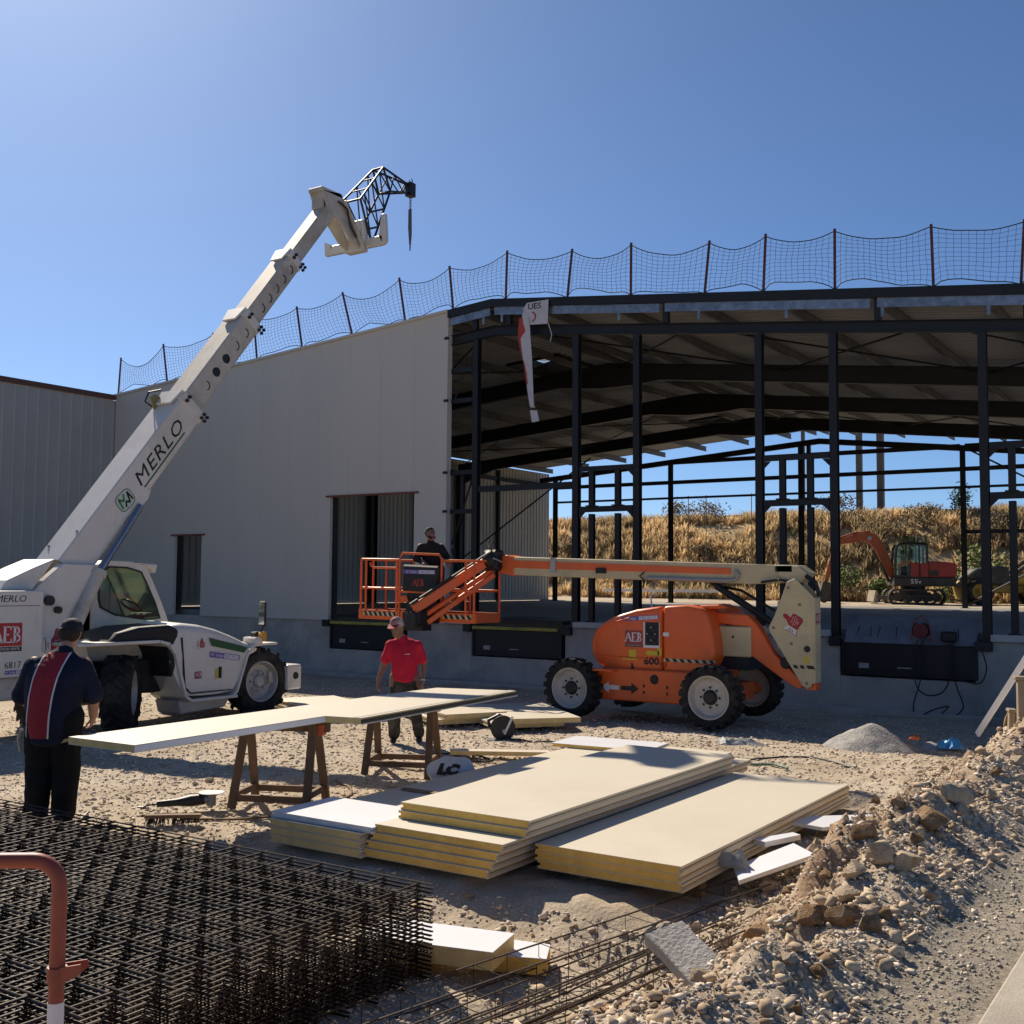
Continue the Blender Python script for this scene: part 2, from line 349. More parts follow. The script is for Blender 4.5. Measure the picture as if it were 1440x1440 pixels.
# ================================================================ steel hall
XL, XR, XRIDGE = -27.2, -.8, -14.0
def roofz(x): return 8.48-(.078*(XRIDGE-x) if x < XRIDGE else .111*(x-XRIDGE))
m_steel = mat('anthracite_steel', (.012,.0125,.0135), .5, .0, .25, 3, spec=.4)
m_galv = mat('galvanised_steel', (.24,.28,.33), .38, .6, .35, 7, col2=(.13,.155,.19))
m_panel = mat('grey_wall_panel', (.60,.56,.485), .55, var=.04, scale=.8, stretch=(1,1,.25), spec=.3, grime=.10, gcol=(.30,.27,.22))
m_conc = mat('dock_concrete', (.45,.425,.375), .9, var=.16, scale=2.2, bump=.2, bscale=30, col2=(.29,.285,.27), spec=.2)
m_conc2 = mat('pale_concrete', (.50,.48,.45), .88, var=.1, scale=4, bump=.15, spec=.2)
m_slab = mat('slab_concrete', (.30,.29,.27), .8, var=.15, scale=1.2, spec=.3)
m_deck = mat('roof_sheet_underside', (.42,.415,.40), .65, var=.06, scale=2, spec=.3)
m_deckop = mat('roof_sheet_top', (.30,.30,.29), .6, spec=.3)
m_clad = mat('ribbed_wall_sheet', (.48,.47,.43), .6, var=.06, scale=1.5, spec=.3)
m_rust = mat('red_primer', (.20,.055,.03), .7, var=.25, scale=9)
m_black = mat('black_paint', (.012,.012,.013), .55, var=.3, scale=9)
m_yel = mat('dull_yellow_paint', (.40,.34,.06), .6, var=.25, scale=8, col2=(.22,.18,.05))
m_white = mat('white_plate', (.7,.7,.7), .6)
hall = thing('steel_hall', 'unfinished grey steel hall with open dock front and bare dark frame', 'building', (0,0,0))
# floor and dock wall
MB().box(XL+.1, XR+3, YF+.36, YR+.5, FL-.5, FL).build('floor_slab', m_slab, hall)
segs = [(-27.2,-24.6),(-24.6,-22.1),(-22.1,-18.76),(-16.36,-14.5),(-12.09,-10.39),(-8.0,-6.24),(-3.93,-1.5),(-1.5,2.2)]
for a, b in segs: MB().box(a+.006, b-.006, YF, YF+.35, -.5, 1.20).build('concrete_wall', m_conc, hall, bevel=.008)
docks = [-18.72, -14.46, -10.35, -6.20]
for d in docks: MB().box(d-.05, d+2.37, YF+.004, YF+.35, -.5, .50).build('concrete_wall', m_conc, hall, bevel=.008)
MB().box(XL, 2.2, YF-.42, YF-.005, -.25, -.035).build('gutter_kerb', m_conc, hall, bevel=.01)
for a, b in ((-16.36,-14.52),(-11.86,-10.52),(-7.72,-6.42),(-3.66,2.2)):
    MB().box(a, b, YF-.09, YF+.45, 1.204, 1.325).build('concrete_sill', m_conc2, hall, bevel=.012)
# dock levellers: black box, bumper strip, plates
for k, d in enumerate(docks):
    lv = MB().box(d, d+2.32, YF-.03, YF+.4, .53, 1.10).build('dock_leveller', m_black, hall, bevel=.01)
    mb = MB().box(d+.06, d+2.26, YF-.045, YF-.033, .60, .62).box(d+.0, d+.05, YF-.06, YF-.033, .53, 1.1).box(d+2.27, d+2.32, YF-.06, YF-.033, .53, 1.1); mb.build('leveller_frame', m_black, lv)
    MB().box(d+.30, d+.48, YF-.040, YF-.033, .66, .75).build('type_plate', mat('grey_label', (.35,.35,.34), .7, var=.5, scale=60), lv)
    MB().box(d+.98, d+1.22, YF-.040, YF-.033, .68, .70).build('maker_plate', mat('grey_label', (.35,.35,.34)), lv)
    if k < 3:
        MB().box(d+.02, d+2.24, YF-.10, YF+.0, 1.105, 1.175).build('bumper_strip', m_yel, lv, bevel=.006)
        MB().box(d+.0, d+2.3, YF+.01, YF+2.2, 1.25, 1.335).build('leveller_plate', m_black, lv)
    MB().box(d+2.28, d+2.56, YF-.12, YF+.02, 1.04, 1.20).build('rubber_buffer', m_black, lv, bevel=.01)
    MB().box(d-.22, d-.02, YF-.12, YF+.02, 1.04, 1.20).build('rubber_buffer', m_black, lv, bevel=.01)
lv4 = docks[3]
mb = MB().prism([(lv4+.05, YF-.06, 1.12), (lv4+2.30, YF-.06, 1.12), (lv4+2.30, YF+.30, 1.58), (lv4+.05, YF+.30, 1.60)], (0, .03, -.02))
mb.build('raised_leveller_plate', mat('blue_grey_steel', (.20,.205,.215), .5, .2, .2, 4, col2=(.14,.145,.15)), hall)
for k, u in enumerate((.25,.5,.62,.95,1.35,2.0)): MB().bar((lv4+u, YF-.075+.1, 1.22), (lv4+u+.02*(-1)**k, YF-.075+.22, 1.40), .012, .012).build('drip_mark', m_black, hall)
# wall panels of the finished part; the two door openings are left free
op = [(-24.49,-23.40,1.18,3.35), (-18.78,-16.15,1.18,4.21)]
cuts = [XL]; x = XL
while x < -15.9:
    x += 1.0; cuts.append(x)
cuts = [c for c in cuts if c < -15.3]+[-15.24]
extra = sorted(set([round(c,3) for c in cuts]+[o[0] for o in op]+[o[1] for o in op]))
for a, b in zip(extra[:-1], extra[1:]):
    if b-a < .02: continue
    mid = (a+b)/2; z0 = 1.19
    for o in op:
        if o[0] <= mid <= o[1]: z0 = o[3]
    ga = 0 if a in (op[0][0],op[0][1],op[1][0],op[1][1]) else .0015
    MB().prism([(a+ga,YF-.06,z0),(b-.0015,YF-.06,z0),(b-.0015,YF-.06,roofz(b)-.02),(a+ga,YF-.06,roofz(a)-.02)], (0,.1,0)).build('wall_panel', m_panel, hall, bevel=.0015)
for o in op:
    MB().box(o[0]-.12, o[1]+.13, YF-.10, YF-.062, o[3]-.015, o[3]+.03).build('lintel_flashing', m_rust, hall)
    for xx in (o[0]+.0, o[1]-.0): MB().box(xx-.04, xx+.04, YF+.05, YF+.2, FL, o[3]).build('door_jamb', m_steel, hall)
MB().box(-15.255, -15.215, YF-.075, YF+.1, 1.19, roofz(-15.24)).build('panel_end_trim', m_panel, hall)
for z in (7.75, 6.3, 4.64, 3.75): MB().box(-15.31, -15.2, YF-.09, YF-.05, z-.03, z+.03).build('girt_cleat', m_steel, hall)
# H columns
def hcol(x, y, z0, z1, w=.16, h=.16, name='column', web='y', par=hall):
    mb = MB(); t = .014
    if web == 'y':
        mb.box(x-w/2, x+w/2, y-h/2, y-h/2+t, z0, z1).box(x-w/2, x+w/2, y+h/2-t, y+h/2, z0, z1).box(x-t/2, x+t/2, y-h/2+t, y+h/2-t, z0, z1)
    else:
        mb.box(x-w/2, x-w/2+t, y-h/2, y+h/2, z0, z1).box(x+w/2-t, x+w/2, y-h/2, y+h/2, z0, z1).box(x-w/2+t, x+w/2-t, y-t/2, y+t/2, z0, z1)
    mb.box(x-w/2-.05, x+w/2+.05, y-h/2-.05, y+h/2+.05, z0, z0+.02)
    return mb.build(name, m_steel, par)
FC = [-14.52, -11.89, -10.44, -7.80, -6.35, -3.74, -1.1]
for x in FC: hcol(x, YF+.12, 1.10 if x in (-6.35,) else 1.2, roofz(x)-.78, .14, .15)
for x in (-19.5, -23.0, -26.9): hcol(x, YF+.2, 1.2, roofz(x)-.78, .17, .17)
def raf(y, top, dep, w=.15, name='rafter', haunch=False):
    for s, x1 in ((-1, XL+.15), (1, XR-.1)):
        za, zb = roofz(XRIDGE), roofz(x1); mb = MB(); t = .016
        for (u, v) in ((-top, -top-t), (-top-dep+t, -top-dep)):
            mb.prism([(XRIDGE,y-w/2,za+v),(x1,y-w/2,zb+v),(x1,y-w/2,zb+u),(XRIDGE,y-w/2,za+u)], (0,w,0))
        mb.prism([(XRIDGE,y-.006,za-top-dep+t),(x1,y-.006,zb-top-dep+t),(x1,y-.006,zb-top-t),(XRIDGE,y-.006,za-top-t)], (0,.012,0))
        if haunch:
            xh = XRIDGE+s*1.5; zh = roofz(xh)
            mb.prism([(XRIDGE,y-w/2,za-top-dep),(xh,y-w/2,zh-top-dep),(xh-s*.6,y-w/2,zh-top-dep-.06),(XRIDGE+s*.25,y-w/2,za-top-dep-.24),(XRIDGE,y-w/2,za-top-dep-.24)], (0,w,0))
            xe = x1-s*1.8
            mb.prism([(x1,y-w/2,zb-top-dep),(xe,y-w/2,roofz(xe)-top-dep),(x1,y-w/2,zb-top-dep-.45)], (0,w,0))
        mb.build(name, m_steel, hall)
raf(YF+.12, .55, .22); 
FR = [25.85, 31.35, 36.85]
for y in FR:
    raf(y, .50, .42, .18, haunch=True)
    for x in (XL+.3, XR-.25): hcol(x, y, FL, roofz(x)-.9, .2, .36)
raf(YR, .55, .22)
# rear gable posts and rails
RC = [-26.2, -20.45, -14.75, -8.65, -3.0]
for x in RC: hcol(x, YR, FL, roofz(x)-.75, .19 if x == -14.75 else .17, .17, 'rear_post')
MB().box(-14.5,-14.36,YR-.08,YR+.08,FL,roofz(-14.4)-.75).build('rear_post', m_steel, hall)
def rail(x0, x1, y, z, h=.12, w=.08, name='girt'): return MB().box(x0, x1, y-w/2, y+w/2, z-h/2, z+h/2).build(name, m_steel, hall)
for z, h in ((7.3,.17),(6.45,.16),(5.78,.09)):
    for a, b in zip(RC[:-1], RC[1:]): 
        if z > 7 and a < -21: continue
        rail(a+.085, b-.085, YR, z, h)
rail(-8.56, -3.1, YR, 4.13, .14)
rail(-3.6+.2, -.9, YR, 4.13, .14)
# front rails and studs between the dock doors
rail(-14.43, -11.98, YF+.1, 4.24, .13)
for a, b in ((-11.80,-10.53),(-7.71,-6.44),(-3.65,-1.2)):
    rail(a, b, YF+.1, 3.70, .12); rail(a, b, YF+.1, 4.56, .10)
    for z in (3.70, 4.56):
        for xx, s in ((a, 1), (b, -1)):
            MB().prism([(xx, YF+.07, z-.06), (xx+s*.13, YF+.07, z-.06), (xx, YF+.07, z-.19)], (0,.05,0)).build('gusset', m_steel, hall)
for x in (-11.50,-10.88,-7.34,-6.80,-3.30):
    hcol(x, YF+.1, FL, 3.60, .11, .11, 'stud'); hcol(x, YF+.1, 3.76, 4.52, .11, .11, 'stud')
for z in (3.75, 4.64, 6.3, 7.0): rail(-15.2, -14.61, YF+.1, z, .10)
hcol(-14.98, YF+.25, FL, 4.6, .08, .08, 'stud')
# wall bracing beside the panel end, roof bracing rods
def rod(a, b, r=.022, name='brace'): return MB().tube([a, b], r, 6).build(name, m_steel, hall)
rod((-15.2,YF+.15,6.3),(-14.6,YF+.15,7.5)); rod((-15.2,YF+.15,3.0),(-14.6,YF+.15,4.6)); rod((-15.2,YF+.15,2.9),(-14.6,YF+.15,1.5))
rod((-20.2,YR-.1,FL+.3),(-14.9,YR-.1,5.5),.03) if False else None
rod((-8.5,YR-.1,7.2),(-3.2,YR-.1,4.1),.035); rod((-8.5,YR-.1,1.5),(-6.0,YR-.1,2.9),.035)
for (ya, yb) in ((YF+.12, FR[0]), (FR[1], FR[2])):
    for (xa, xb) in ((-27,-20.5),(-20.5,-14.2),(-13.8,-9.2),(-9.2,-4.6),(-4.6,-.9)):
        dz = .62
        rod((xa,ya,roofz(xa)-dz),(xb,yb,roofz(xb)-dz)); rod((xb,ya,roofz(xb)-dz),(xa,yb,roofz(xa)-dz))
rod((-20.8,FR[2],6.9),(-26.8,FR[2]-.2,3.0),.03)
# purlins, roof sheets
PX = [-26.6,-24.7,-22.8,-20.9,-19.0,-17.1,-15.3,-14.25,-13.75,-12.6,-10.8,-9.0,-7.2,-5.4,-3.6,-1.8]
m_purl = mat('purlin_steel', (.17,.17,.165), .55, .3, .2, 5)
for x in PX:
    z = roofz(x)-.14; mb = MB()
    mb.box(x-.035, x+.035, YF-.02, YR+.42, z-.20, z-.185).box(x-.008, x+.008, YF-.02, YR+.42, z-.185, z-.012).box(x-.035, x+.035, YF-.02, YR+.42, z-.012, z)
    mb.build('purlin', m_purl, hall)
    MB().box(x-.03, x+.03, YF-.035, YF-.022, z-.36, z-.16).build('purlin_cleat', m_galv, hall)
SKY = [(-16.8,-15.2,25.1,27.0), (-16.9,-15.4,37.3,39.2)]        # roof vent openings x0 x1 y0 y1
def sheet_strip(x0, x1, y0, y1, name):
    """trapezoidal roof sheet, ribs run down the slope"""
    mb = MB(); pr = []; y = y0; p = .25
    while y < y1-1e-6:
        for dy, dz in ((0,0),(.03,0),(.06,.045),(.13,.045),(.16,0)):
            if y+dy <= y1: pr.append((y+dy, dz))
        y += p
    pr.append((y1, 0)); n = len(pr)
    vs = [(x0, q, roofz(x0)-.13+d) for q, d in pr]+[(x1, q, roofz(x1)-.13+d) for q, d in pr]
    mb.add(vs, [(i, i+1, n+i+1, n+i) for i in range(n-1)]); vt = [(a, b, c+.075 if True else c) for a, b, c in [(x0,y0,roofz(x0)-.08),(x1,y0,roofz(x1)-.08),(x1,y1,roofz(x1)-.08),(x0,y1,roofz(x0)-.08)]]
    mb.prism(vt, (0,0,.03)); return mb.build(name, m_deck, hall, fix=False)
ysp = [YF-.05, 22.8, 25.1, 27.0, 29.2, 31.9, 34.6, 37.3, 39.2, 41.2, YR-.2]
for a, b in zip(ysp[:-1], ysp[1:]):
    for xa, xb in ((XL-.1, XRIDGE), (XRIDGE, XR+.1)):
        h = [s for s in SKY if abs(s[2]-a) < .01 and xa < s[0] < xb]
        if h:
            sheet_strip(xa, h[0][0], a, b, 'roof_sheet'); sheet_strip(h[0][1], xb, a, b, 'roof_sheet')
        else: sheet_strip(xa, xb, a, b, 'roof_sheet')
def translucent(name, col):
    m = bpy.data.materials.new(name); m.use_nodes = True; n = m.node_tree; b = n.nodes['Principled BSDF']; b.inputs['Base Color'].default_value = (*col, 1); b.inputs['Roughness'].default_value = .5
    t = n.nodes.new('ShaderNodeBsdfTranslucent'); t.inputs[0].default_value = (*col, 1); x = n.nodes.new('ShaderNodeMixShader'); x.inputs[0].default_value = .6
    n.links.new(b.outputs[0], x.inputs[1]); n.links.new(t.outputs[0], x.inputs[2]); n.links.new(x.outputs[0], n.nodes['Material Output'].inputs[0]); return m
m_dome = translucent('skylight_plastic', (.6,.58,.52))
for s in SKY:
    z0, z1 = roofz(s[0]), roofz(s[1])
    o = MB().prism([(s[0],s[2],z0+.25),(s[1],s[2],z1+.25),(s[1],s[3],z1+.25),(s[0],s[3],z0+.25)], (0,0,.01)).build('skylight', m_dome, hall)
    mb = MB()
    for (p, q) in (((s[0],s[2]),(s[1],s[2])),((s[1],s[2]),(s[1],s[3])),((s[1],s[3]),(s[0],s[3])),((s[0],s[3]),(s[0],s[2]))):
        mb.bar((p[0],p[1],roofz(p[0])+.0), (q[0],q[1],roofz(q[0])+.0), .05, .42)
    mb.build('skylight_upstand', m_steel, o)
    MB().tube([(s[0]+.3,(s[2]+s[3])/2,z0-.1),(s[1]-.5,s[3]-.2,z1+.2)], .03, 6).build('vent_cylinder', m_steel, o)
# verge: dark cap, galvanised strip, stubs
for (xa, xb) in ((-15.22,-14.0),(-14.0,-9.8),(-9.8,-5.55),(-5.55,XR+.1)):
    za, zb = roofz(xa), roofz(xb)
    MB().prism([(xa,YF-.10,za-.16),(xb,YF-.10,zb-.16),(xb,YF-.10,zb+.02),(xa,YF-.10,za+.02)], (0,.13,0)).build('verge_cap', m_steel, hall)
    MB().prism([(xa+.06,YF-.05,za-.34),(xb-.06,YF-.05,zb-.34),(xb-.06,YF-.05,zb-.165),(xa+.06,YF-.05,za-.165)], (0,.03,0)).build('galvanised_strip', m_galv, hall)
for x in (-14.52,-13.6,-9.75,-5.5,-3.0):
    MB().box(x-.06, x+.06, YF+.0, YF+.1, roofz(x)-.56, roofz(x)-.16).build('stub_post', m_steel, hall)
MB().prism([(XL-.05,YF-.12,roofz(XL)-.03),(-15.22,YF-.12,roofz(-15.22)-.03),(-15.22,YF-.12,roofz(-15.22)+.03),(XL-.05,YF-.12,roofz(XL)+.03)], (0,.2,0)).build('verge_flashing', m_panel, hall)
# ribbed side wall inside, left
def ribs(p0, p1, z0, z1, nrm, name, mt, par, pitch=.34, width=1.02, dep=.035, top=None):
    p0 = Vector((*p0, 0)); p1 = Vector((*p1, 0)); d = (p1-p0); Lg = d.length; d.normalize(); nn = Vector((*nrm, 0)); u = 0
    while u < Lg-.01:
        w = min(width, Lg-u); prof = []; q = 0
        while q < w-1e-6:
            for du, dd in ((0,0),(pitch-.085,0),(pitch-.065,dep),(pitch-.02,dep)):
                if q+du < w: prof.append((q+du, dd))
            q += pitch
        prof.append((w-.003, 0)); n = len(prof)
        lo = [p0+d*(u+a)+nn*b+Vector((0,0,z0)) for a, b in prof]; hi = [Vector((v.x, v.y, z1)) for v in lo]
        mb = MB(); mb.add(lo+hi, [(i, i+1, n+i+1, n+i) for i in range(n-1)])
        mb.prism([p0+d*u-nn*.02+Vector((0,0,z0)), p0+d*(u+w-.003)-nn*.02+Vector((0,0,z0)), p0+d*(u+w-.003)-nn*.02+Vector((0,0,z1)), p0+d*u-nn*.02+Vector((0,0,z1))], -nn*.03)
        mb.build(name, mt, par, fix=False); u += w
ribs((XL+.05, YF+.3), (XL+.05, YR+1.0), FL+.02, roofz(XL)-.25, (1,0), 'side_wall_sheet', m_clad, hall, .25, 1.0)
for y in (22.5, 28.6, 34.1, 39.8): MB().box(XL+.12, XL+.24, y-.07, y+.07, FL, 7.0).build('side_post', m_steel, hall)
MB().box(XL+.1, XL+.2, YF+.3, YR+.9, 6.55, 6.72).build('side_girt', m_steel, hall)
# ================================================================ neighbouring building at the left
ann = thing('annex_building', 'dark grey ribbed metal building with brown roof edge at the far left', 'building', (0,0,0))
m_ann = mat('annex_sheet', (.44,.425,.39), .6, var=.06, scale=1.0, spec=.35)
ribs((-27.23, 6.0), (-27.23, YF+.3), -.2, 7.30, (1,0), 'cladding_sheet', m_ann, ann, .34, 1.02, .03)
MB().box(-27.6, -27.16, 6.0, YF-.08, 7.32, 7.46).build('roof_edge', mat('brown_trim', (.13,.06,.04), .6), ann)
MB().box(-40, -27.6, 6.0, YF-.08, 7.30, 7.40).build('roof', m_deckop, ann)
MB().box(-40, -27.45, 6.0, 6.15, -.2, 7.3).build('end_wall', m_ann, ann)
# ================================================================ edge protection on the roof
m_post = mat('net_post_paint', (.10,.022,.02), .6, var=.4, scale=9, col2=(.03,.02,.02))
m_net = mat('net_twine', (.035,.04,.05), .8)
def onfront(px, py, Y):            # where the post feet stand along the verge
    d = r3*((px-720)/F_PX)+u3*(-(py-720)/F_PX)+fw2; t = Y/d.y; return d.x*t, CAMZ+d.z*t
edge = thing('edge_protection', 'row of thin leaning posts with sagging safety net along the hall roof', 'safety net', (0,0,0))
posts = [(166,556,171,503),(236,541,231,484),(302,525,299,468),(362,507,358,470),(426,490,417,431),(497,474,482,411),(571,455,563,391),(638,437,632,374),(711,423,715,353),(797,421,805,350),(887,417,889,342),(990,413,999,339),(1073,411,1077,329),(1174,408,1173,321),(1313,404,1310,316),(1435,400,1441,309),(1560,397,1560,300)]
PP = []
for k, (bx, by, tx, ty) in enumerate(posts):
    Y0 = YF-.03; xb, zb = onfront(bx, by, Y0); xt, zt = onfront(tx, ty, Y0); zb = roofz(xb)+.0
    if k == 3: zt = zb+1.15
    b = Vector((xb, Y0, zb-.12)); t = Vector((xt, Y0-.05+.1*rnd.random(), zt)); PP.append((b, t))
    MB().bar(b, t, .045, .03, (0,1,0)).build('post', m_post, edge)
for k in range(len(PP)-1):
    (b0, t0), (b1, t1) = PP[k], PP[k+1]; span = (b1-b0).length; sag = .22*min(1.2, span/1.8)*rnd.uniform(.35,1.5); n = max(10, int(span/.11)); mrow = 11
    if k == 2: sag *= 1.1
    P = []; bul = rnd.uniform(-.1,.15); gap = [rnd.uniform(.02,.20) for _ in range(4)]
    for i in range(n+1):
        u = i/n; tp = t0.lerp(t1, u)-Vector((0,0,sag*4*u*(1-u)+.05)); q = u*3; g = gap[int(min(q,2.99))]*(1-q%1)+gap[min(3,int(q)+1)]*(q%1)
        bt = b0.lerp(b1, u)+Vector((0,0,.14+g*(1-(2*u-1)**8)))
        P.append([tp.lerp(bt, j/mrow)+Vector((.02*noise.noise(Vector((i*.3,j*.4,k))), (-.12-bul)*math.sin(math.pi*j/mrow)*4*u*(1-u)*.5, .02*noise.noise(Vector((j*.4,i*.3,k+9))))) for j in range(mrow+1)])
    mb = MB()
    def strand(pts, w):
        for a, b in zip(pts[:-1], pts[1:]):
            d = (b-a); s = d.cross(Vector((0,1,0))); s = s.normalized()*w if s.length > 1e-6 else Vector((w,0,0)); e = Vector((0,w,0))
            mb.add([a+s, a-s*.5+e, a-s*.5-e, b+s, b-s*.5+e, b-s*.5-e], [(0,1,4,3),(1,2,5,4),(2,0,3,5)])
    for i in range(n+1): strand(P[i], .0035)
    for j in range(1, mrow): strand([P[i][j] for i in range(n+1)], .0035)
    nt_ = mb.build('net', m_net, edge, fix=False)
    MB().tube([P[i][0] for i in range(n+1)], .010, 5).build('head_rope', m_net, nt_)
    MB().tube([P[i][mrow] for i in range(n+1)], .010, 5).build('foot_rope', m_net, nt_)
# ================================================================ shared pieces of the machines
m_tyre = mat('tyre_rubber', (.020,.020,.020), .85, var=.3, scale=6, col2=(.075,.066,.055), spec=.25)
m_dark = mat('dark_metal', (.025,.026,.028), .5, .3, .3, 8)
def pane(name, tint, refl=.03):
    m = bpy.data.materials.new(name); m.use_nodes = True; n = m.node_tree; n.nodes.remove(n.nodes['Principled BSDF'])
    t = n.nodes.new('ShaderNodeBsdfTransparent'); t.inputs[0].default_value = (*tint, 1); g = n.nodes.new('ShaderNodeBsdfGlossy'); g.inputs['Roughness'].default_value = .04
    lw = n.nodes.new('ShaderNodeLayerWeight'); lw.inputs[0].default_value = .2; ad = n.nodes.new('ShaderNodeMath'); ad.operation = 'MULTIPLY_ADD'; ad.inputs[1].default_value = .8; ad.inputs[2].default_value = refl
    x = n.nodes.new('ShaderNodeMixShader'); n.links.new(lw.outputs['Fresnel'], ad.inputs[0]); n.links.new(ad.outputs[0], x.inputs[0]); n.links.new(t.outputs[0], x.inputs[1]); n.links.new(g.outputs[0], x.inputs[2]); n.links.new(x.outputs[0], n.nodes['Material Output'].inputs[0]); return m
m_glass = pane('green_glass', (.84,.93,.88))
m_chrome = mat('chrome_rod', (.30,.33,.38), .25, .8, .05)
m_red = mat('sticker_red', (.42,.02,.03), .5, var=.08); m_wht = mat('sticker_white', (.72,.72,.72), .5, var=.04); m_blk = mat('sticker_black', (.01,.01,.01), .5)
m_purple = mat('sticker_violet', (.16,.10,.36), .5, var=.08); m_syel = mat('sticker_yellow', (.62,.48,.03), .5, var=.1); m_green = mat('sticker_green', (.015,.085,.03), .5); m_org = mat('sticker_orange', (.62,.28,.03), .5)
def wheel(name, c, rz, Rr, w, m_rim, parent, lug='block', nl=18, side=1, rim_r=.58, flat=0.):
    """wheel with its axle along x before the turn rz; outer face towards +x*side"""
    T = Matrix.Translation(c)@Matrix.Rotation(rz, 4, 'Z')
    r = Rr*rim_r; h = w/2
    mb = MB(); prof = [(-h*.72, r*.98), (-h*.98, r*1.12), (-h*1.0, Rr*.80), (-h*.9, Rr*.885), (-h*.55, Rr*.915), (0, Rr*.92), (h*.55, Rr*.915), (h*.9, Rr*.885), (h*1.0, Rr*.80), (h*.98, r*1.12), (h*.72, r*.98)]
    mb.lathe(prof, 'x', 40)
    for k in range(nl):
        for s in (-1, 1):
            t = 2*math.pi*(k+(.5 if s > 0 else 0))/nl
            def pt(x, rr, dt): return (x, rr*math.cos(t+dt), rr*math.sin(t+dt))
            if lug == 'chev': a0, a1, th = 0, .34, .085
            else: a0, a1, th = 0, .06, .11
            q = []
            for x, dt, rr in ((s*h*.02, a0, Rr), (s*h*.97, a1, Rr*.975)):
                q += [pt(x, Rr*.88 if abs(x) < h*.5 else Rr*.82, dt-th), pt(x, Rr*.88 if abs(x) < h*.5 else Rr*.82, dt+th), pt(x, rr, dt+th*.75), pt(x, rr, dt-th*.75)]
            mb.add(q, [(0,1,2,3), (7,6,5,4), (0,4,5,1), (1,5,6,2), (2,6,7,3), (3,7,4,0)])
            x = s*h*.97; mb.add([pt(x, Rr*.975, a1-th*.75), pt(x, Rr*.975, a1+th*.75), pt(x*1.02, Rr*.82, a1+th*.6), pt(x*1.02, Rr*.82, a1-th*.6), pt(x*.9, Rr*.9, a1)], [(0,1,2,3)])
    wh = mb.xf(T).build(name, m_tyre, parent, smooth=30)
    rb = MB(); o = side
    rb.lathe([(o*h*.74, r*1.0), (o*h*.80, r*1.03), (o*h*.80, r*.95), (o*h*.60, r*.90), (o*h*.30, r*.84), (o*h*.22, r*.60), (o*h*.34, r*.40), (o*h*.34, .001)], 'x', 36)
    rb.lathe([(-o*h*.74, r*1.0), (-o*h*.80, r*1.03), (-o*h*.6, r*.9), (-o*h*.1, r*.84), (0, .001)], 'x', 28)
    ri = rb.xf(T).build('rim', m_rim, wh, smooth=30)
    hb = MB().lathe([(o*h*.33, r*.36), (o*h*.5, r*.33), (o*h*.62, r*.24), (o*h*.64, .001)], 'x', 20)
    for k in range(8):
        t = k*math.pi/4; hb.lathe([(o*h*.33, .018), (o*h*.45, .018), (o*h*.45, .001)], 'x', 6, (0, r*.46*math.cos(t), r*.46*math.sin(t)))
    hb.xf(T).build('hub', m_dark if lug == 'block' else m_rim, wh, smooth=30)
    return wh
def ribbon(mb, pts, w, z=.002):
    for (a, b) in zip(pts[:-1], pts[1:]):
        a = Vector((*a, 0)); b = Vector((*b, 0)); d = (b-a).normalized(); s = Vector((-d.y, d.x, 0))*w/2
        mb.add([a+s-d*w*.0, a-s-d*w*.0, b-s+d*w*.0, b+s+d*w*.0], [(0,1,2,3)])
def aeb(M, h, parent, bgm, fgm, strap=True, name='hire_sticker'):
    """white serif AEB on a red plate with a small strip under it; M: +x right, +y up, +z out"""
    w = h*1.45
    p = MB().add([(-w/2,-h/2,0),(w/2,-h/2,0),(w/2,h/2,0),(-w/2,h/2,0)], [(0,1,2,3)]).xf(M).build(name, bgm, parent, fix=False)
    mb = MB(); q = h*.66; t = q*.17; th = q*.075; y0 = -q/2; y1 = q/2
    def serif(x, y, ww=.26): mb.add([(x-q*ww/2,y-th/2,.002),(x+q*ww/2,y-th/2,.002),(x+q*ww/2,y+th/2,.002),(x-q*ww/2,y+th/2,.002)], [(0,1,2,3)])
    def seg(a, b, ww):
        k = len(mb.v); ribbon(mb, [a, b], ww)
        for i in range(k, len(mb.v)): mb.v[i] = (mb.v[i][0], mb.v[i][1], .002)
    x = -w*.32; seg((x-q*.36, y0), (x, y1), th*1.3); seg((x+.0, y1), (x+q*.36, y0), t); seg((x-q*.2, -q*.1), (x+q*.2, -q*.1), th); serif(x-q*.37, y0); serif(x+q*.37, y0)
    x = -w*.06; seg((x, y0), (x, y1), t); seg((x-q*.12, y1), (x+q*.42, y1), th); seg((x-q*.12, y0), (x+q*.45, y0), th); seg((x, 0), (x+q*.3, 0), th); seg((x+q*.42, y1), (x+q*.42, y1-q*.2), th); seg((x+q*.45, y0), (x+q*.45, y0+q*.22), th)
    x = w*.26; seg((x, y0), (x, y1), t); serif(x-q*.04, y1, .3); serif(x-q*.04, y0, .3)
    for cy, rx, ry in ((q*.25, q*.30, q*.25), (-q*.25, q*.36, q*.25)):
        pts = [(x+rx*math.cos(a), cy+ry*math.sin(a)) for a in [(-90+22.5*i)*math.pi/180 for i in range(9)]]
        pts = [(x, cy-ry)]+pts+[(x, cy+ry)]; 
        for a, b in zip(pts[:-1], pts[1:]): seg(a, b, t*.75 if abs(a[1]-cy) < ry*.8 else th)
    mb.xf(M).build('letters', fgm, p, fix=False)
    if strap:
        M2 = M@Matrix.Translation((0, -h*.63, 0))
        s = MB().add([(-w/2,-h*.1,0),(w/2,-h*.1,0),(w/2,h*.1,0),(-w/2,h*.1,0)], [(0,1,2,3)]).xf(M2).build('sticker_strip', m_blk, parent, fix=False)
        text('letters', 'LOCATION VENTE', h*.15, m_wht, M2@Matrix.Translation((0,0,.002)), s, .0005)
    return p
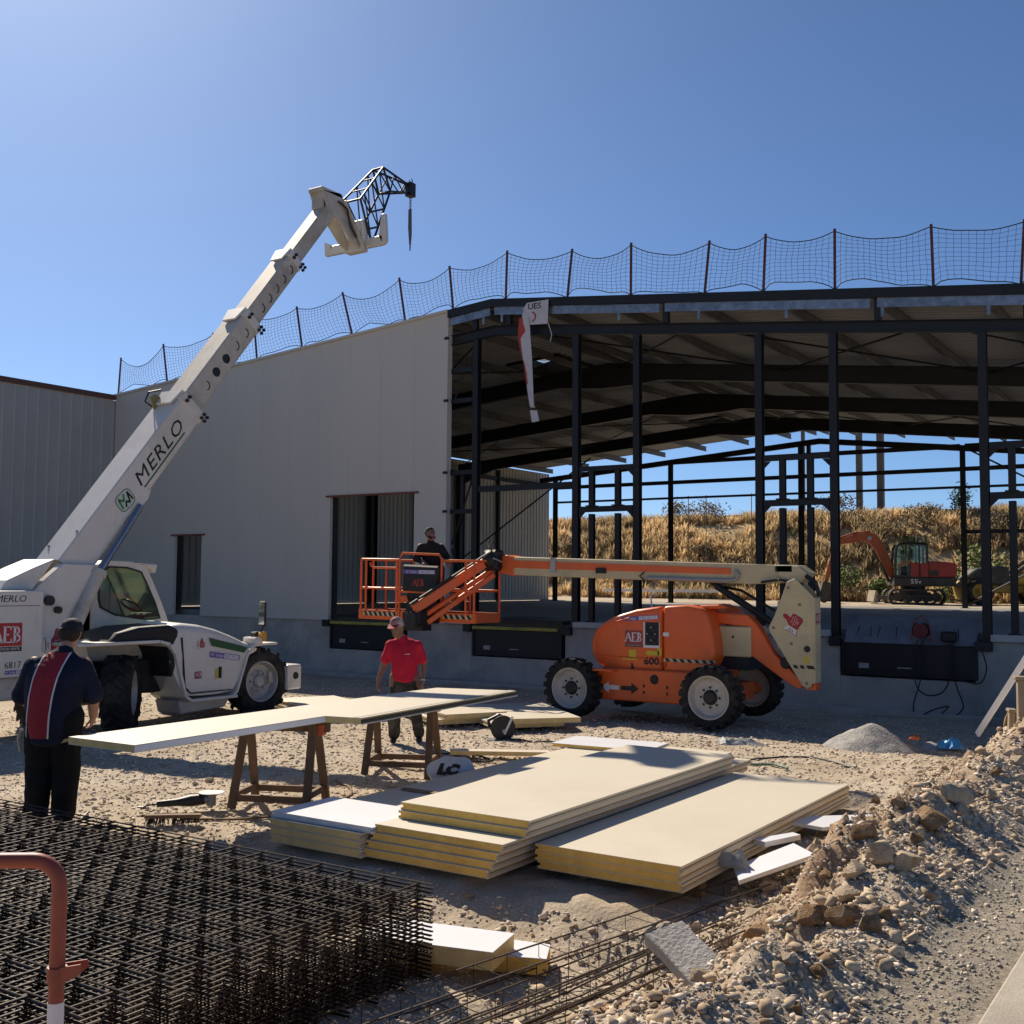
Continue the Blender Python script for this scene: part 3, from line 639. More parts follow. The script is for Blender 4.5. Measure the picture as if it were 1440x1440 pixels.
def thumb(M, h, parent):
    """red thumbs-up sticker with a white cuff"""
    pts = [(-.30,-.46),(.26,-.50),(.36,-.38),(.36,.02),(.32,.14),(.06,.16),(.10,.34),(.08,.50),(-.02,.56),(-.12,.48),(-.16,.26),(-.32,.04)]
    pts = [(x*h*.8, y*h*.85) for x, y in pts]
    o2 = MB().add([(x*1.07, y*1.06, -.001) for x, y in pts], [tuple(range(len(pts)))]).xf(M).build('thumb_outline', m_blk, parent, fix=False)
    o = MB().add([(x, y, .001) for x, y in pts], [tuple(range(len(pts)))]).xf(M).build('thumb_sticker', m_red, parent, fix=False)
    cf = [(-.36,-.50),(-.62,-.58),(-.66,-.50),(-.60,-.46),(-.62,.06),(-.70,.10),(-.66,.18),(-.36,.06)]
    MB().add([(x*h*.84, y*h*.9, -.0005) for x, y in cf], [tuple(range(len(cf)))]).xf(M).build('cuff_outline', m_blk, o, fix=False)
    MB().add([(x*h*.80-.002, y*h*.84, .001) for x, y in cf], [tuple(range(len(cf)))]).xf(M).build('cuff', m_wht, o, fix=False)
    for k in range(4): text('letters', ['Pour vos','manutentions','choisissez','AEB'][k], h*.085, m_wht, M@Matrix.Translation((h*.02, h*(.02-.1*k), .003))@Matrix.Rotation(R(8), 4, 'Z'), o, .0004)
    text('letters', 'AEB', h*.16, m_red, M@Matrix.Translation((-h*.41, -h*.18, .003))@Matrix.Rotation(R(90), 4, 'Z'), o, .0004)
    return o
def phone_strip(M, w, h, parent):
    s = MB().add([(-w/2,-h/2,0),(w/2,-h/2,0),(w/2,h/2,0),(-w/2,h/2,0)], [(0,1,2,3)]).xf(M).build('phone_strip', m_purple, parent, fix=False)
    MB().add([(-.02*w,-h*.38,.001),(w*.48,-h*.38,.001),(w*.48,h*.38,.001),(-.02*w,h*.38,.001)], [(0,1,2,3)]).xf(M).build('number_field', m_wht, s, fix=False)
    text('letters', 'N° Indigo', h*.78, m_wht, M@Matrix.Translation((-w*.25,0,.002)), s, .0004)
    text('letters', '0 820 200 232', h*.72, m_purple, M@Matrix.Translation((w*.23,0,.003)), s, .0004)
def quad(M, w, h, mt, parent, name='sticker', z=.0): return MB().add([(-w/2,-h/2,z),(w/2,-h/2,z),(w/2,h/2,z),(-w/2,h/2,z)], [(0,1,2,3)]).xf(M).build(name, mt, parent, fix=False)
def hazard(M, w, h, n, parent, ma, mb_, slant=.5):
    """row of slanted bars on a base strip"""
    s = quad(M, w, h, ma, parent, 'hazard_strip')
    for k in range(n):
        x = -w/2+w*(k+.15)/n; d = w/n*.5
        MB().add([(x,h/2,.002),(x+d,h/2,.002),(x+d+d*slant,-h/2,.002),(x+d*slant,-h/2,.002)], [(0,1,2,3)]).xf(M).build('hazard_bar', mb_, s, fix=False)
def plate_hole(mb, outer, inner, d):
    """flat ring between two matching outlines pushed along d"""
    n = len(outer); d = Vector(d); vs = [Vector(p) for p in outer]+[Vector(p) for p in inner]; vs2 = [v+d for v in vs]
    fs = []
    for i in range(n):
        j = (i+1) % n
        fs += [(i, j, n+j, n+i), (2*n+j, 2*n+i, 3*n+i, 3*n+j), (j, i, 2*n+i, 2*n+j), (n+i, n+j, 3*n+j, 3*n+i)]
    mb.add(vs+vs2, fs)
# ================================================================ white telehandler
TX = -14.03
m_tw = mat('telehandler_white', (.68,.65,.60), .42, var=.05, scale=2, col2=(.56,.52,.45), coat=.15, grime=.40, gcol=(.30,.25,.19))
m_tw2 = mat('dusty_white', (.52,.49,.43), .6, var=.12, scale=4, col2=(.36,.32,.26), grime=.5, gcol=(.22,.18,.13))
m_trim = mat('rim_grey', (.42,.42,.41), .5, .2, .15, 6, col2=(.28,.25,.21))
th = wthing('telehandler', 'white telehandler with its long boom raised over the yard', 'telehandler', (-14.15, 11.2, 0))
def pY(pts, x0, x1): return MB().prism([(x0, y, z) for y, z in pts], (x1-x0, 0, 0))
chs = pY([(8.7,.55),(8.7,1.0),(13.0,.95),(13.25,.75),(13.25,.5),(12.9,.42)], -14.7, -13.6).build('chassis', m_dark, th, bevel=.02)
rb = pY([(8.15,.86),(8.15,1.9),(8.22,1.985),(8.98,1.99),(8.98,.86)], -14.9, -13.42).build('rear_body', m_tw, th, bevel=.02, seg=2)
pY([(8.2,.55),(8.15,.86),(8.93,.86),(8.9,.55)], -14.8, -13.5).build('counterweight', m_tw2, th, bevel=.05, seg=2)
bs = pY([(8.985,.8),(8.985,1.99),(9.2,2.18),(9.42,2.36),(9.98,2.35),(9.82,2.0),(9.7,1.5),(9.85,1.15),(9.95,.8)], -13.80, -13.66).build('boom_support', m_tw, th, bevel=.012)
pY([(8.985,.8),(8.985,1.99),(9.2,2.18),(9.42,2.36),(9.98,2.35),(9.82,2.0),(9.7,1.5),(9.85,1.15),(9.95,.8)], -14.42, -14.28).build('boom_support', m_tw, th, bevel=.012)
pY([(8.5,1.99),(8.98,1.995),(9.3,2.42),(9.0,2.3),(8.6,2.12)], -14.4, -13.68).build('rear_top_plate', m_tw, th, bevel=.01)
MB().tube([(-14.5,8.75,2.12),(-13.75,8.95,2.2)], .035, 8).build('lifting_lug', m_tw, th)
MB().lathe([(-.03,.07),(.03,.07),(.03,.001)], 'x', 14, (-13.63,9.2,1.85)).build('pivot_cap', m_dark, th)
MB().lathe([(-.03,.05),(.03,.05),(.03,.001)], 'x', 14, (-13.63,9.34,1.72)).build('pivot_cap', m_dark, th)
# boom: four telescoping sections
A = R(51.55); bd = Vector((0, math.cos(A), math.sin(A))); bn = Vector((0, -math.sin(A), math.cos(A))); P0 = Vector((TX, 10.22, 3.43))
def bsec(s0, s1, w, h, off, mt, par=None, name='boom_section'):
    mb = MB(); ch = .05; rings = []
    for s in (s0, s1):
        c = P0+bd*s-bn*(off+h/2); pr = [(-w/2,-h/2+ch),(-w/2+ch,-h/2),(w/2-ch,-h/2),(w/2,-h/2+ch),(w/2,h/2-.02),(w/2-.02,h/2),(-w/2+.02,h/2),(-w/2,h/2-.02)]
        rings.append([c+Vector((a,0,0))+bn*b for a, b in pr])
    return mb.loft(rings).build(name, mt, par or th)
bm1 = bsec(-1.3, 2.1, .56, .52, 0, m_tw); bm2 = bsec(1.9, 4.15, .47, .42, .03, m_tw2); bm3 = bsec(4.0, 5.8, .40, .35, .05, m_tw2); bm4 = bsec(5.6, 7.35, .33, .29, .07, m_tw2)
def at(s, a, b): return P0+bd*s+Vector((a,0,0))+bn*b
for s, w, h, off, par in ((2.05,.59,.55,-.005,bm1),(4.1,.50,.45,.022,bm2),(5.75,.43,.38,.042,bm3)):
    bsec(s-.10, s+.05, w, h, off-.012, m_tw, par, 'boom_collar')
    mb = MB(); mb.prism([at(s-.22,-w*.3,-off+.01), at(s-.22,w*.3,-off+.01), at(s+.06,w*.42,-off+.01), at(s+.06,-w*.42,-off+.01)], bn*.035); mb.build('wear_pad_housing', m_tw, par)
    for b in (-off-.10, -off-h+.07, -off-h+.0):
        for q in (-.05, .03): MB().lathe([(0,.028),(.035,.028),(.035,.001)], 'x', 8, at(s+q, w/2, b)).build('wear_pad_bolt', m_dark, par)
# round cut-outs along the inner sections
for s0, s1, n, w, h, off, par in ((2.35,3.95,5,.47,.42,.03,bm2),(4.3,5.6,5,.40,.35,.05,bm3)):
    for k in range(n):
        s = s0+(s1-s0)*(k+.5)/n; c = at(s, w/2+.002, -off-h*.5)
        mb = MB(); rr = .075; ring = [c+(bd*math.cos(t)+bn*math.sin(t))*rr for t in [2*math.pi*i/18 for i in range(18)]]
        mb.add(ring, [tuple(range(18))]); mb.build('boom_hole', m_dark if k in (1,2) and par is bm2 else m_tw2, par)
        mb = MB(); arc = [c+Vector((.004,0,0))+(bd*math.cos(t)+bn*math.sin(t))*rr for t in [R(-120)+R(150)*i/10 for i in range(11)]]; mb.tube(arc, .009, 5).build('hole_rim', m_dark, par)
# lettering on the boom
fM = lambda s, b: frame(at(s, .283, b), bd, (1,0,0))
text('letters', 'MERLO', .29, m_blk, fM(1.02, -.26), bm1, .002, .25, 1.3, 1.1, 0)
bar = MB(); M_ = fM(1.02, -.40); bar.add([(-.58,-.012,0),(.58,-.012,0),(.58,.012,0),(-.58,.012,0)], [(0,1,2,3)]).xf(M_).build('underline', m_green, bm1, fix=False)
lg = []; 
for k in range(24):
    t = 2*math.pi*k/24; cx, sx_ = math.cos(t), math.sin(t); e = .55; lg.append((math.copysign(abs(cx)**e, cx)*.165, math.copysign(abs(sx_)**e, sx_)*.135, 0))
M_ = fM(.06, -.27)@Matrix.Rotation(R(-8), 4, 'Z')
MB().add(lg, [tuple(range(24))]).xf(M_).build('emblem_ring', m_blk, bm1, fix=False)
MB().add([(x*.93, y*.92, .001) for x, y, z in lg], [tuple(range(24))]).xf(M_).build('emblem_field', mat('emblem_pale', (.5,.58,.5), .5), bm1, fix=False)
e1 = MB(); ribbon(e1, [(-.11,-.08),(-.09,.08),(-.03,.0),(.03,.09)], .035); e1.v = [(a,b,.003) for a,b,c in e1.v]; e1.xf(M_).build('emblem_green_stroke', mat('emblem_green', (.04,.22,.06), .5), bm1, fix=False)
e1 = MB(); ribbon(e1, [(-.05,-.09),(.0,-.02),(.05,-.075),(.10,.08),(.12,-.07)], .03); e1.v = [(a,b,.004) for a,b,c in e1.v]; e1.xf(M_).build('emblem_black_stroke', m_blk, bm1, fix=False)
for s in (-1.05, -.78): MB().lathe([(0,.022),(.012,.022),(.012,.001)], 'z', 8, at(s, .2 if s > -1 else -.2, .0)).build('boom_bolt', m_dark, bm1)
MB().prism([at(-.2,.285,-.5),at(.35,.285,-.56),at(.5,.285,-.5),at(.35,.285,-.42)], (-.57,0,0)).build('lug_plate', m_tw, bm1)
MB().prism([at(1.75,-.2,.0),at(2.0,-.2,.0),at(1.95,-.2,.14),at(1.85,-.2,.18)], (.03,0,0)).build('hose_bracket', mat('brass_guard',(.28,.22,.08),.5), bm1)
MB().tube([at(1.8,-.24,.02),at(1.78,-.27,.16),at(1.95,-.28,.2),at(2.1,-.2,.1)], .015, 6).build('hose', m_black, bm1)
# lift ram
ca, cb, cc = Vector((-13.60,9.62,1.55)), Vector((-13.66,9.98,2.22)), Vector((-13.72,10.72,3.24))
MB().tube([ca, cb], .095, 16).build('ram_barrel', m_tw2, th, smooth=True); MB().tube([cb-(cb-ca).normalized()*.04, cb+(cb-ca).normalized()*.05], .115, 16).build('ram_gland', m_tw2, th, smooth=True); MB().tube([cb, cc], .055, 14).build('ram_rod', m_chrome, th, smooth=True)
# cab on the far side
Xa, Xb = -14.28, -15.18
out = [(10.36,1.3),(10.34,1.75),(10.34,2.2),(10.42,2.36),(10.55,2.43),(11.0,2.42),(11.30,2.36),(11.45,2.1),(11.62,1.78),(11.75,1.5),(11.77,1.3),(11.0,1.3)]
inn = [(10.48,1.72),(10.44,1.85),(10.44,2.12),(10.5,2.28),(10.62,2.345),(10.95,2.335),(11.22,2.27),(11.34,2.07),(11.5,1.78),(11.60,1.54),(11.3,1.52),(10.75,1.60)]
for x, d in ((Xa, -.05), (Xb, .05)):
    mb = MB(); plate_hole(mb, [(x,y,z) for y,z in out], [(x,y,z) for y,z in inn], (d,0,0)); cs = mb.build('cab_side', m_tw, th, bevel=.008)
    MB().prism([(x+d*.5,y,z) for y,z in inn], (d*.15,0,0)).build('side_window', m_glass, cs)
    mb = MB(); plate_hole(mb, [(x+.004 if d < 0 else x-.004,y,z) for y,z in inn], [(x+.004 if d < 0 else x-.004, 11.03+(y-11.03)*.94, 1.95+(z-1.95)*.94) for y,z in inn], (d*.3,0,0)); mb.build('window_seal', m_black, cs)
mb = MB()
for (y0,z0),(y1,z1) in (((10.34,1.3),(10.34,1.72)),((10.42,2.36),(10.55,2.43)),((10.55,2.43),(11.30,2.37)),((10.34,2.2),(10.42,2.36))): mb.prism([(Xa-.02,y0,z0),(Xa-.02,y1,z1),(Xb+.02,y1,z1),(Xb+.02,y0,z0)], (0,.03,-.03))
mb.build('cab_roof', m_tw, th, bevel=.006)
pY([(11.20,2.40),(11.50,2.385),(11.46,2.24),(11.40,2.30)], Xb, Xa+.03).build('roof_visor', m_tw, th, bevel=.015)
MB().prism([(Xa-.05,11.30,2.33),(Xa-.05,11.74,1.52),(Xb+.05,11.74,1.52),(Xb+.05,11.30,2.33)], (0,.01,.005)).build('windscreen', m_glass, th)
MB().prism([(Xa-.05,10.35,1.75),(Xa-.05,10.35,2.25),(Xb+.05,10.35,2.25),(Xb+.05,10.35,1.75)], (0,.01,0)).build('rear_window', m_glass, th)
MB().box(Xb+.06, Xa-.06, 10.4, 11.7, 1.2, 1.32).build('cab_floor', m_dark, th)
MB().box(-14.95,-14.5,10.5,10.95,1.3,1.62).box(-14.95,-14.5,10.45,10.58,1.62,2.05).build('seat', m_black, th, bevel=.03)
MB().lathe([(0,.17),(.02,.185),(.04,.17)], 'z', 24, (0,0,0)).xf(Matrix.Translation((-14.7,11.35,1.72))@Matrix.Rotation(R(-35),4,'X')).build('steering_wheel', m_black, th)
MB().box(-14.9,-14.45,11.45,11.65,1.3,1.62).build('dashboard', m_black, th, bevel=.03)
MB().box(-14.36,-14.30,10.22,10.32,1.0,2.2).build('cab_pillar', m_black, th); MB().prism([(-14.3,10.05,1.35),(-14.3,10.33,1.35),(-14.3,10.33,2.1)], (-.05,0,0)).build('cab_rear_trim', m_dark, th)
# engine hood on the near side: lofted along Y
HX = -13.12
def hood_ring(y, zt, zb, xo, xi=-13.95, r=.14):
    pts = [(xi, zb), (xo, zb), (xo+.02, (zt+zb)/2), (xo, zt-r)]
    for k in range(1, 6): t = k/5*math.pi/2; pts.append((xo-r+r*math.cos(t), zt-r+r*math.sin(t)))
    pts += [(xi, zt+.03)]
    return [(a, y, b) for a, b in pts]
hood = MB().loft([hood_ring(10.86,1.44,.95,HX-.02), hood_ring(10.95,1.49,.72,HX), hood_ring(11.12,1.50,.44,HX), hood_ring(11.45,1.47,.42,HX), hood_ring(11.75,1.40,.42,HX), hood_ring(12.05,1.30,.45,HX), hood_ring(12.18,1.25,.62,HX), hood_ring(12.32,1.19,.95,HX), hood_ring(12.55,1.13,1.03,HX-.02,r=.08)]).build('engine_hood', m_tw, th, smooth=40)
pY([(9.75,1.24),(9.95,1.40),(10.3,1.47),(10.85,1.49),(11.0,1.42),(11.04,1.0),(10.9,.7),(10.8,1.24)], -13.95, HX+.004).build('black_cowl', mat('black_mesh', (.012,.013,.016), .7, var=.5, scale=120), th, bevel=.05, seg=3)
# fender lip running along the wheel arches
def lip(pts, x0, x1, t, name): 
    mb = MB()
    for (a, b) in zip(pts[:-1], pts[1:]):
        a = Vector((0,*a)); b = Vector((0,*b)); n = (b-a).cross(Vector((1,0,0))).normalized()*t
        mb.prism([(x0,a.y,a.z),(x0,b.y,b.z),(x0,b.y+n.y,b.z+n.z),(x0,a.y+n.y,a.z+n.z)], (x1-x0,0,0))
    return mb.build(name, m_tw, th, bevel=.006)
lip([(9.28,1.235),(10.62,1.235),(10.80,1.19),(10.90,1.05),(11.10,.42),(11.22,.34),(12.12,.34)], -13.85, HX+.06, -.045, 'rear_fender')
lip([(12.05,.36),(12.14,.42),(12.36,1.03),(12.46,1.11),(12.95,1.12)], -13.7, HX+.05, -.035, 'front_fender')
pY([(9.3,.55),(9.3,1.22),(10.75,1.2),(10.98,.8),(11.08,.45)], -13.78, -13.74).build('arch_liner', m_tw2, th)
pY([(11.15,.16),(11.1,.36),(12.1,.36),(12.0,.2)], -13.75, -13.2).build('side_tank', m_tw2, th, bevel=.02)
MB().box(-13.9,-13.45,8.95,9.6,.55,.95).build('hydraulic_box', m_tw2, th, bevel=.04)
# stickers on the hood
fH = lambda y, z: frame((HX+.024, y, z), (0,1,0), (1,0,0))
gm = fH(11.95, 1.13)@Matrix.Rotation(R(-12),4,'Z'); MB().add([(-.42,.06,0),(-.34,-.05,0),(.33,-.045,0),(.38,.05,0)], [(0,1,2,3)]).xf(gm).build('green_flash', m_green, th, fix=False)
phone_strip(fH(11.87,.985)@Matrix.Rotation(R(-8),4,'Z'), .60, .085, th)
aeb(fH(11.36,.74), .085, th, m_red, m_wht, True); thumb(fH(11.42,1.20), .15, th)
quad(fH(11.72,.73), .05, .16, m_syel, th, 'warning_sticker'); MB().box(HX+.02,HX+.05,11.76,11.79,.66,.83).build('hood_latch', m_black, th)
MB().prism([(HX+.01,11.02,1.30),(HX+.01,11.10,.56),(HX+.03,11.22,.46),(HX+.03,12.03,.46),(HX+.03,12.03,.475),(HX+.03,11.225,.48),(HX+.03,11.12,.57),(HX+.03,11.04,1.30)], (.006,0,0)).build('hood_seam', m_black, th)
# rear stickers
fR = lambda y, z: frame((-13.418, y, z), (0,1,0), (1,0,0))
text('letters', 'MERLO', .12, m_blk, fR(8.50,1.88), rb, .001, .2, 1.15); quad(fR(8.55,1.79), .75, .008, m_blk, rb, 'underline')
aeb(fR(8.46,1.42), .30, rb, m_red, m_wht, True); text('letters', '6817', .12, m_blk, fR(8.56,1.02), rb, .001); phone_strip(fR(8.62,.93), .34, .05, rb)
quad(frame((-13.655,9.06,1.33),(0,1,0),(1,0,0)), .07, .19, m_org, bs, 'warning_sticker'); quad(frame((-13.654,9.06,1.46),(0,1,0),(1,0,0)), .07, .06, m_blk, bs, 'warning_sticker')
thumb(frame((-13.652,9.36,1.30),(0,1,0),(1,0,0)), .34, bs)
# wheels
wheel('wheel', (-13.36,10.20,.54), R(42), .545, .42, m_trim, th, 'chev', 15); wheel('wheel', (-14.95,9.95,.54), R(42), .545, .42, m_trim, th, 'chev', 15, -1)
wheel('wheel', (-13.32,12.72,.54), R(-4), .545, .42, m_trim, th, 'chev', 15); wheel('wheel', (-14.95,12.72,.54), R(-4), .545, .42, m_trim, th, 'chev', 15, -1)
for y in (10.15, 12.72): MB().tube([(-14.8,y,.55),(-13.5,y,.55)], .11, 10).ball((-14.15,y,.55), .24).build('axle', m_dark, th, smooth=True)
# front: outrigger box, mirror, lamp
MB().box(-13.42,-13.02,13.14,13.46,.38,.78).build('front_outrigger', m_tw, th, bevel=.03, seg=2); MB().box(-13.6,-13.2,12.9,13.2,.5,.68).build('outrigger_arm', m_tw2, th)
MB().lathe([(0,.06),(.02,.05),(.02,.001)], 'x', 14, (-13.02,13.32,.6)).build('tow_eye', m_dark, th)
MB().box(-13.35,-13.05,12.45,12.62,1.13,1.25).build('lamp_bracket', m_tw, th, bevel=.02); MB().box(-13.15,-13.02,12.58,12.68,1.18,1.33).build('indicator_lamp', m_org, th, bevel=.02); MB().box(-13.3,-13.16,12.56,12.68,1.2,1.33).build('head_lamp', m_black, th, bevel=.02)
MB().tube([(-13.1,12.6,1.3),(-13.06,12.62,1.42),(-13.04,12.60,1.5)], .013, 6).build('mirror_arm', m_black, th)
mi = MB().box(-13.14,-12.98,12.58,12.62,1.42,1.82).build('mirror', m_black, th, bevel=.02); MB().box(-13.12,-13.0,12.572,12.578,1.45,1.79).build('mirror_glass', mat('mirror_glass',(.55,.6,.62),.08,.9,.02), mi)
# boom head and fork carriage
hd = MB(); ht = P0+bd*7.35
def hp(y, z, x=0): return Vector((TX+x, y, z))
hd.prism([hp(14.62,9.27,-0.17), hp(15.10,9.34,-0.17), hp(15.26,9.2,-0.17), hp(15.66,8.62,-0.17), hp(15.68,8.42,-0.17), hp(15.42,8.52,-0.17), hp(15.02,8.86,-0.17), hp(14.76,8.98,-0.17)], (.045,0,0)).prism([hp(14.62,9.27,0.125), hp(15.10,9.34,0.125), hp(15.26,9.2,0.125), hp(15.66,8.62,0.125), hp(15.68,8.42,0.125), hp(15.42,8.52,0.125), hp(15.02,8.86,0.125), hp(14.76,8.98,0.125)], (.045,0,0)).box(TX-.17,TX+.17,14.60,15.16,9.25,9.33).box(TX-.14,TX+.14,14.66,14.70,8.95,9.27)
head = hd.build('boom_head', m_tw2, th, bevel=.01)
MB().tube([hp(15.15,9.2,.22),hp(15.75,8.4,.22)], .04, 8).build('tilt_ram', m_tw2, head); MB().tube([hp(15.0,9.15,.21),hp(15.2,9.05,.25),hp(15.3,8.75,.25),hp(15.5,8.6,.22)], .02, 6).build('hose', m_black, head)
cg = MB(); cy = 15.78
cg.box(TX-.66,TX+.66,cy-.05,cy+.05,8.46,8.64)
cg.prism([(TX+.66,cy-.05,8.46),(TX+.74,cy-.05,8.52),(TX+.70,cy-.05,9.05),(TX+.62,cy-.05,9.05),(TX+.56,cy-.05,8.64)], (0,.1,0)); cg.prism([(TX-.66,cy-.05,8.46),(TX-.80,cy-.05,8.46),(TX-.82,cy-.05,8.74),(TX-.60,cy-.05,8.64)], (0,.1,0)); cg.box(TX-.22,TX+.22,cy-.12,cy+.06,8.40,9.0)
cg.build('fork_carriage', m_tw, head, bevel=.012)
# lattice jib hooked on the carriage
jb = MB(); y0 = cy+.12; T_ = lambda a, b, r=.022: jb.tube([a, b], r, 6)
def jp(x, y, z): return Vector((TX+x, y, z))
bL, bR, bLt, bRt = jp(-.26,y0,8.55), jp(.26,y0,8.55), jp(-.26,y0-.35,9.35), jp(.26,y0-.35,9.35)
kL, kR, kLt, kRt = jp(-.15,16.55,9.82), jp(.15,16.55,9.82), jp(-.13,16.35,10.24), jp(.13,16.35,10.24)
tip, tipt = jp(0,17.35,10.06), jp(0,17.35,10.20)
for a, b in ((bL,kL),(bR,kR),(bLt,kLt),(bRt,kRt),(kL,tip),(kR,tip),(kLt,tipt),(kRt,tipt),(bL,bR),(bLt,bRt),(bL,bLt),(bR,bRt),(kLt,kRt),(kL,kR),(kL,kLt),(kR,kRt)): T_(a, b)
for s, (a, b, c, d) in enumerate(((bL,kL,bLt,kLt),(bR,kR,bRt,kRt))):
    for k in range(3):
        T_(a.lerp(b, k/3), c.lerp(d, (k+.5)/3), .014); T_(c.lerp(d, (k+.5)/3), a.lerp(b, (k+1)/3), .014)
for a, b, c, d in ((kL,tip,kLt,tipt),(kR,tip,kRt,tipt)):
    T_(a, c.lerp(d,.4), .014); T_(c.lerp(d,.4), a.lerp(b,.65), .014); T_(a.lerp(b,.65), c.lerp(d,.85), .014)
for k in (1, 2): T_(bLt.lerp(kLt,k/3), bRt.lerp(kRt,k/3), .014); T_(bL.lerp(kL,k/3), bR.lerp(kR,k/3), .02)
jib = jb.box(TX-.07,TX+.07,17.28,17.45,9.98,10.26).build('lattice_jib', m_black, th)
MB().lathe([(-.012,.05),(.012,.05)], 'x', 16, (TX,17.38,10.31)).build('jib_shackle', m_black, jib)
sling = wthing('lifting_sling', 'slack chain and strap hanging from the lattice jib hook', 'sling', (TX,17.37,9.98))
mb = MB()
for k in range(4): mb.tube([(TX+.012*math.cos(a)*(1 if k%2 else .3), 17.37+.02*math.cos(a)*(0.3 if k%2 else 1), 9.93-k*.055+.033*math.sin(a)) for a in [2*math.pi*i/10 for i in range(11)]], .008, 5)
mb.build('chain', m_dark, sling)
MB().prism([(TX-.035,17.35,9.72),(TX+.04,17.35,9.72),(TX+.045,17.36,9.2),(TX+.01,17.37,8.92),(TX-.02,17.37,9.0),(TX-.045,17.36,9.35)], (0,.015,0)).build('strap', mat('faded_strap',(.11,.10,.12),.9), sling); MB().tube([(TX,17.37,8.95),(TX+.01,17.37,8.86)], .012, 5).build('strap_end', m_dark, sling)
# ================================================================ orange boom lift
m_or = mat('lift_orange', (.80,.135,.020), .42, var=.08, scale=3, col2=(.66,.13,.035), coat=.1, grime=.35, gcol=(.34,.13,.06))
m_tan = mat('lift_cream', (.60,.50,.29), .5, var=.08, scale=3, col2=(.46,.385,.23), grime=.4, gcol=(.27,.21,.12))
m_rimw = mat('lift_rim', (.50,.48,.43), .6, var=.12, scale=5, col2=(.34,.30,.25))
bl = wthing('boom_lift', 'orange and cream articulated boom lift parked at the loading docks', 'boom lift', (-7.8, 16.5, 0))
def pX(pts, y0, y1): return MB().prism([(x, y0, z) for x, z in pts], (0, y1-y0, 0))
for c, sd_ in (((-9.06,15.52,.475),1),((-6.66,15.47,.475),1),((-9.06,17.45,.475),-1),((-6.80,17.50,.475),-1)): wheel('wheel', c, R(-90), .48, .32, m_rimw, bl, 'block', 20, sd_, .66)
for x in (-9.06, -6.72): MB().tube([(x,15.6,.47),(x,17.4,.47)], .10, 10).box(x-.16,x+.16,16.1,16.9,.35,.62).build('axle', m_or, bl)
ch_ = pX([(-8.86,.30),(-8.88,.74),(-8.6,.80),(-6.95,.80),(-6.9,.30)], 15.72, 17.25).build('chassis', m_or, bl, bevel=.02)
MB().box(-9.0,-8.35,15.50,15.74,.76,.79).build('step_plate', m_or, bl, bevel=.006)
for y, mt in ((15.716, m_wht),): 
    for s, x0, mt in ((-1, -8.50, m_wht), (1, -8.14, m_blk)):
        a = MB(); a.add([(x0+s*.15,y,.50),(x0+s*.02,y,.59),(x0+s*.02,y,.535),(x0-s*.16,y,.535),(x0-s*.16,y,.465),(x0+s*.02,y,.465),(x0+s*.02,y,.41)], [tuple(range(7))]); a.build('arrow_sticker', mt, ch_, fix=False)
MB().lathe([(0,.075),(-.01,.06),(-.01,.001)], 'y', 16, (-7.72,15.715,.66)).build('access_hole', m_black, ch_)
for x in (-7.9,-7.5):
    for z in (.45,.55): MB().box(x-.01,x+.01,15.70,15.72,z-.02,z+.02).build('slot', m_black, ch_)
MB().lathe([(0,.55),(.06,.55),(.06,.001)], 'z', 24, (-7.8,16.5,.78)).build('slew_ring', m_dark, bl)
HL = [(-8.80,.86),(-8.90,1.0),(-8.93,1.18),(-8.86,1.36),(-8.72,1.50),(-8.50,1.62),(-8.1,1.735),(-7.64,1.80),(-7.64,.72),(-8.3,.72),(-8.6,.76)]
HR = [(-7.62,.72),(-7.62,1.80),(-7.2,1.825),(-6.96,1.78),(-6.86,1.66),(-6.78,1.35),(-6.75,1.05),(-6.85,.86),(-7.05,.74)]
hood1 = pX(HL, 15.82, 16.42).build('engine_hood', m_or, bl, bevel=.07, seg=3, smooth=60); hood2 = pX(HR, 15.80, 16.40).build('tank_hood', m_or, bl, bevel=.06, seg=3, smooth=60)
pX(HL, 16.75, 17.35).build('engine_hood', m_or, bl, bevel=.07, seg=3, smooth=60); pX(HR, 16.75, 17.35).build('tank_hood', m_or, bl, bevel=.06, seg=3, smooth=60)
mb = MB(); mb.tube([(-8.80,15.815,1.05),(-8.83,15.812,1.18),(-8.76,15.812,1.36),(-8.55,15.812,1.50),(-8.2,15.812,1.60)], .018, 6).tube([(-8.80,15.815,1.05),(-8.7,15.812,.98),(-7.9,15.812,.97)], .012, 6); mb.build('hood_moulding', m_or, hood1)
pX([(-8.45,1.62),(-6.95,1.84),(-6.95,1.45),(-8.4,1.3)], 16.4, 16.77).build('turntable_cover', m_or, bl, bevel=.03); pX([(-7.1,1.82),(-6.75,1.84),(-6.6,1.78),(-7.0,1.76)], 15.95, 16.4).build('top_cover', m_or, bl, bevel=.02)
fL = lambda x, z, y=15.817: frame((x, y, z), (1,0,0), (0,-1,0))
aeb(fL(-8.13,1.30), .21, hood1, mat('decal_red_dull', (.33,.05,.04), .5), m_wht, True)
quad(fL(-7.82,1.34), .28, .40, m_wht, hood1, 'panel_frame', -.001); quad(fL(-7.81,1.36), .24, .36, m_black, hood1, 'control_panel', .002)
for k in range(9): MB().box(-7.90+(k%3)*.07,-7.88+(k%3)*.07,15.79,15.81,1.25+(k//3)*.10,1.27+(k//3)*.10).build('switch', m_trim if k%2 else m_black, hood1)
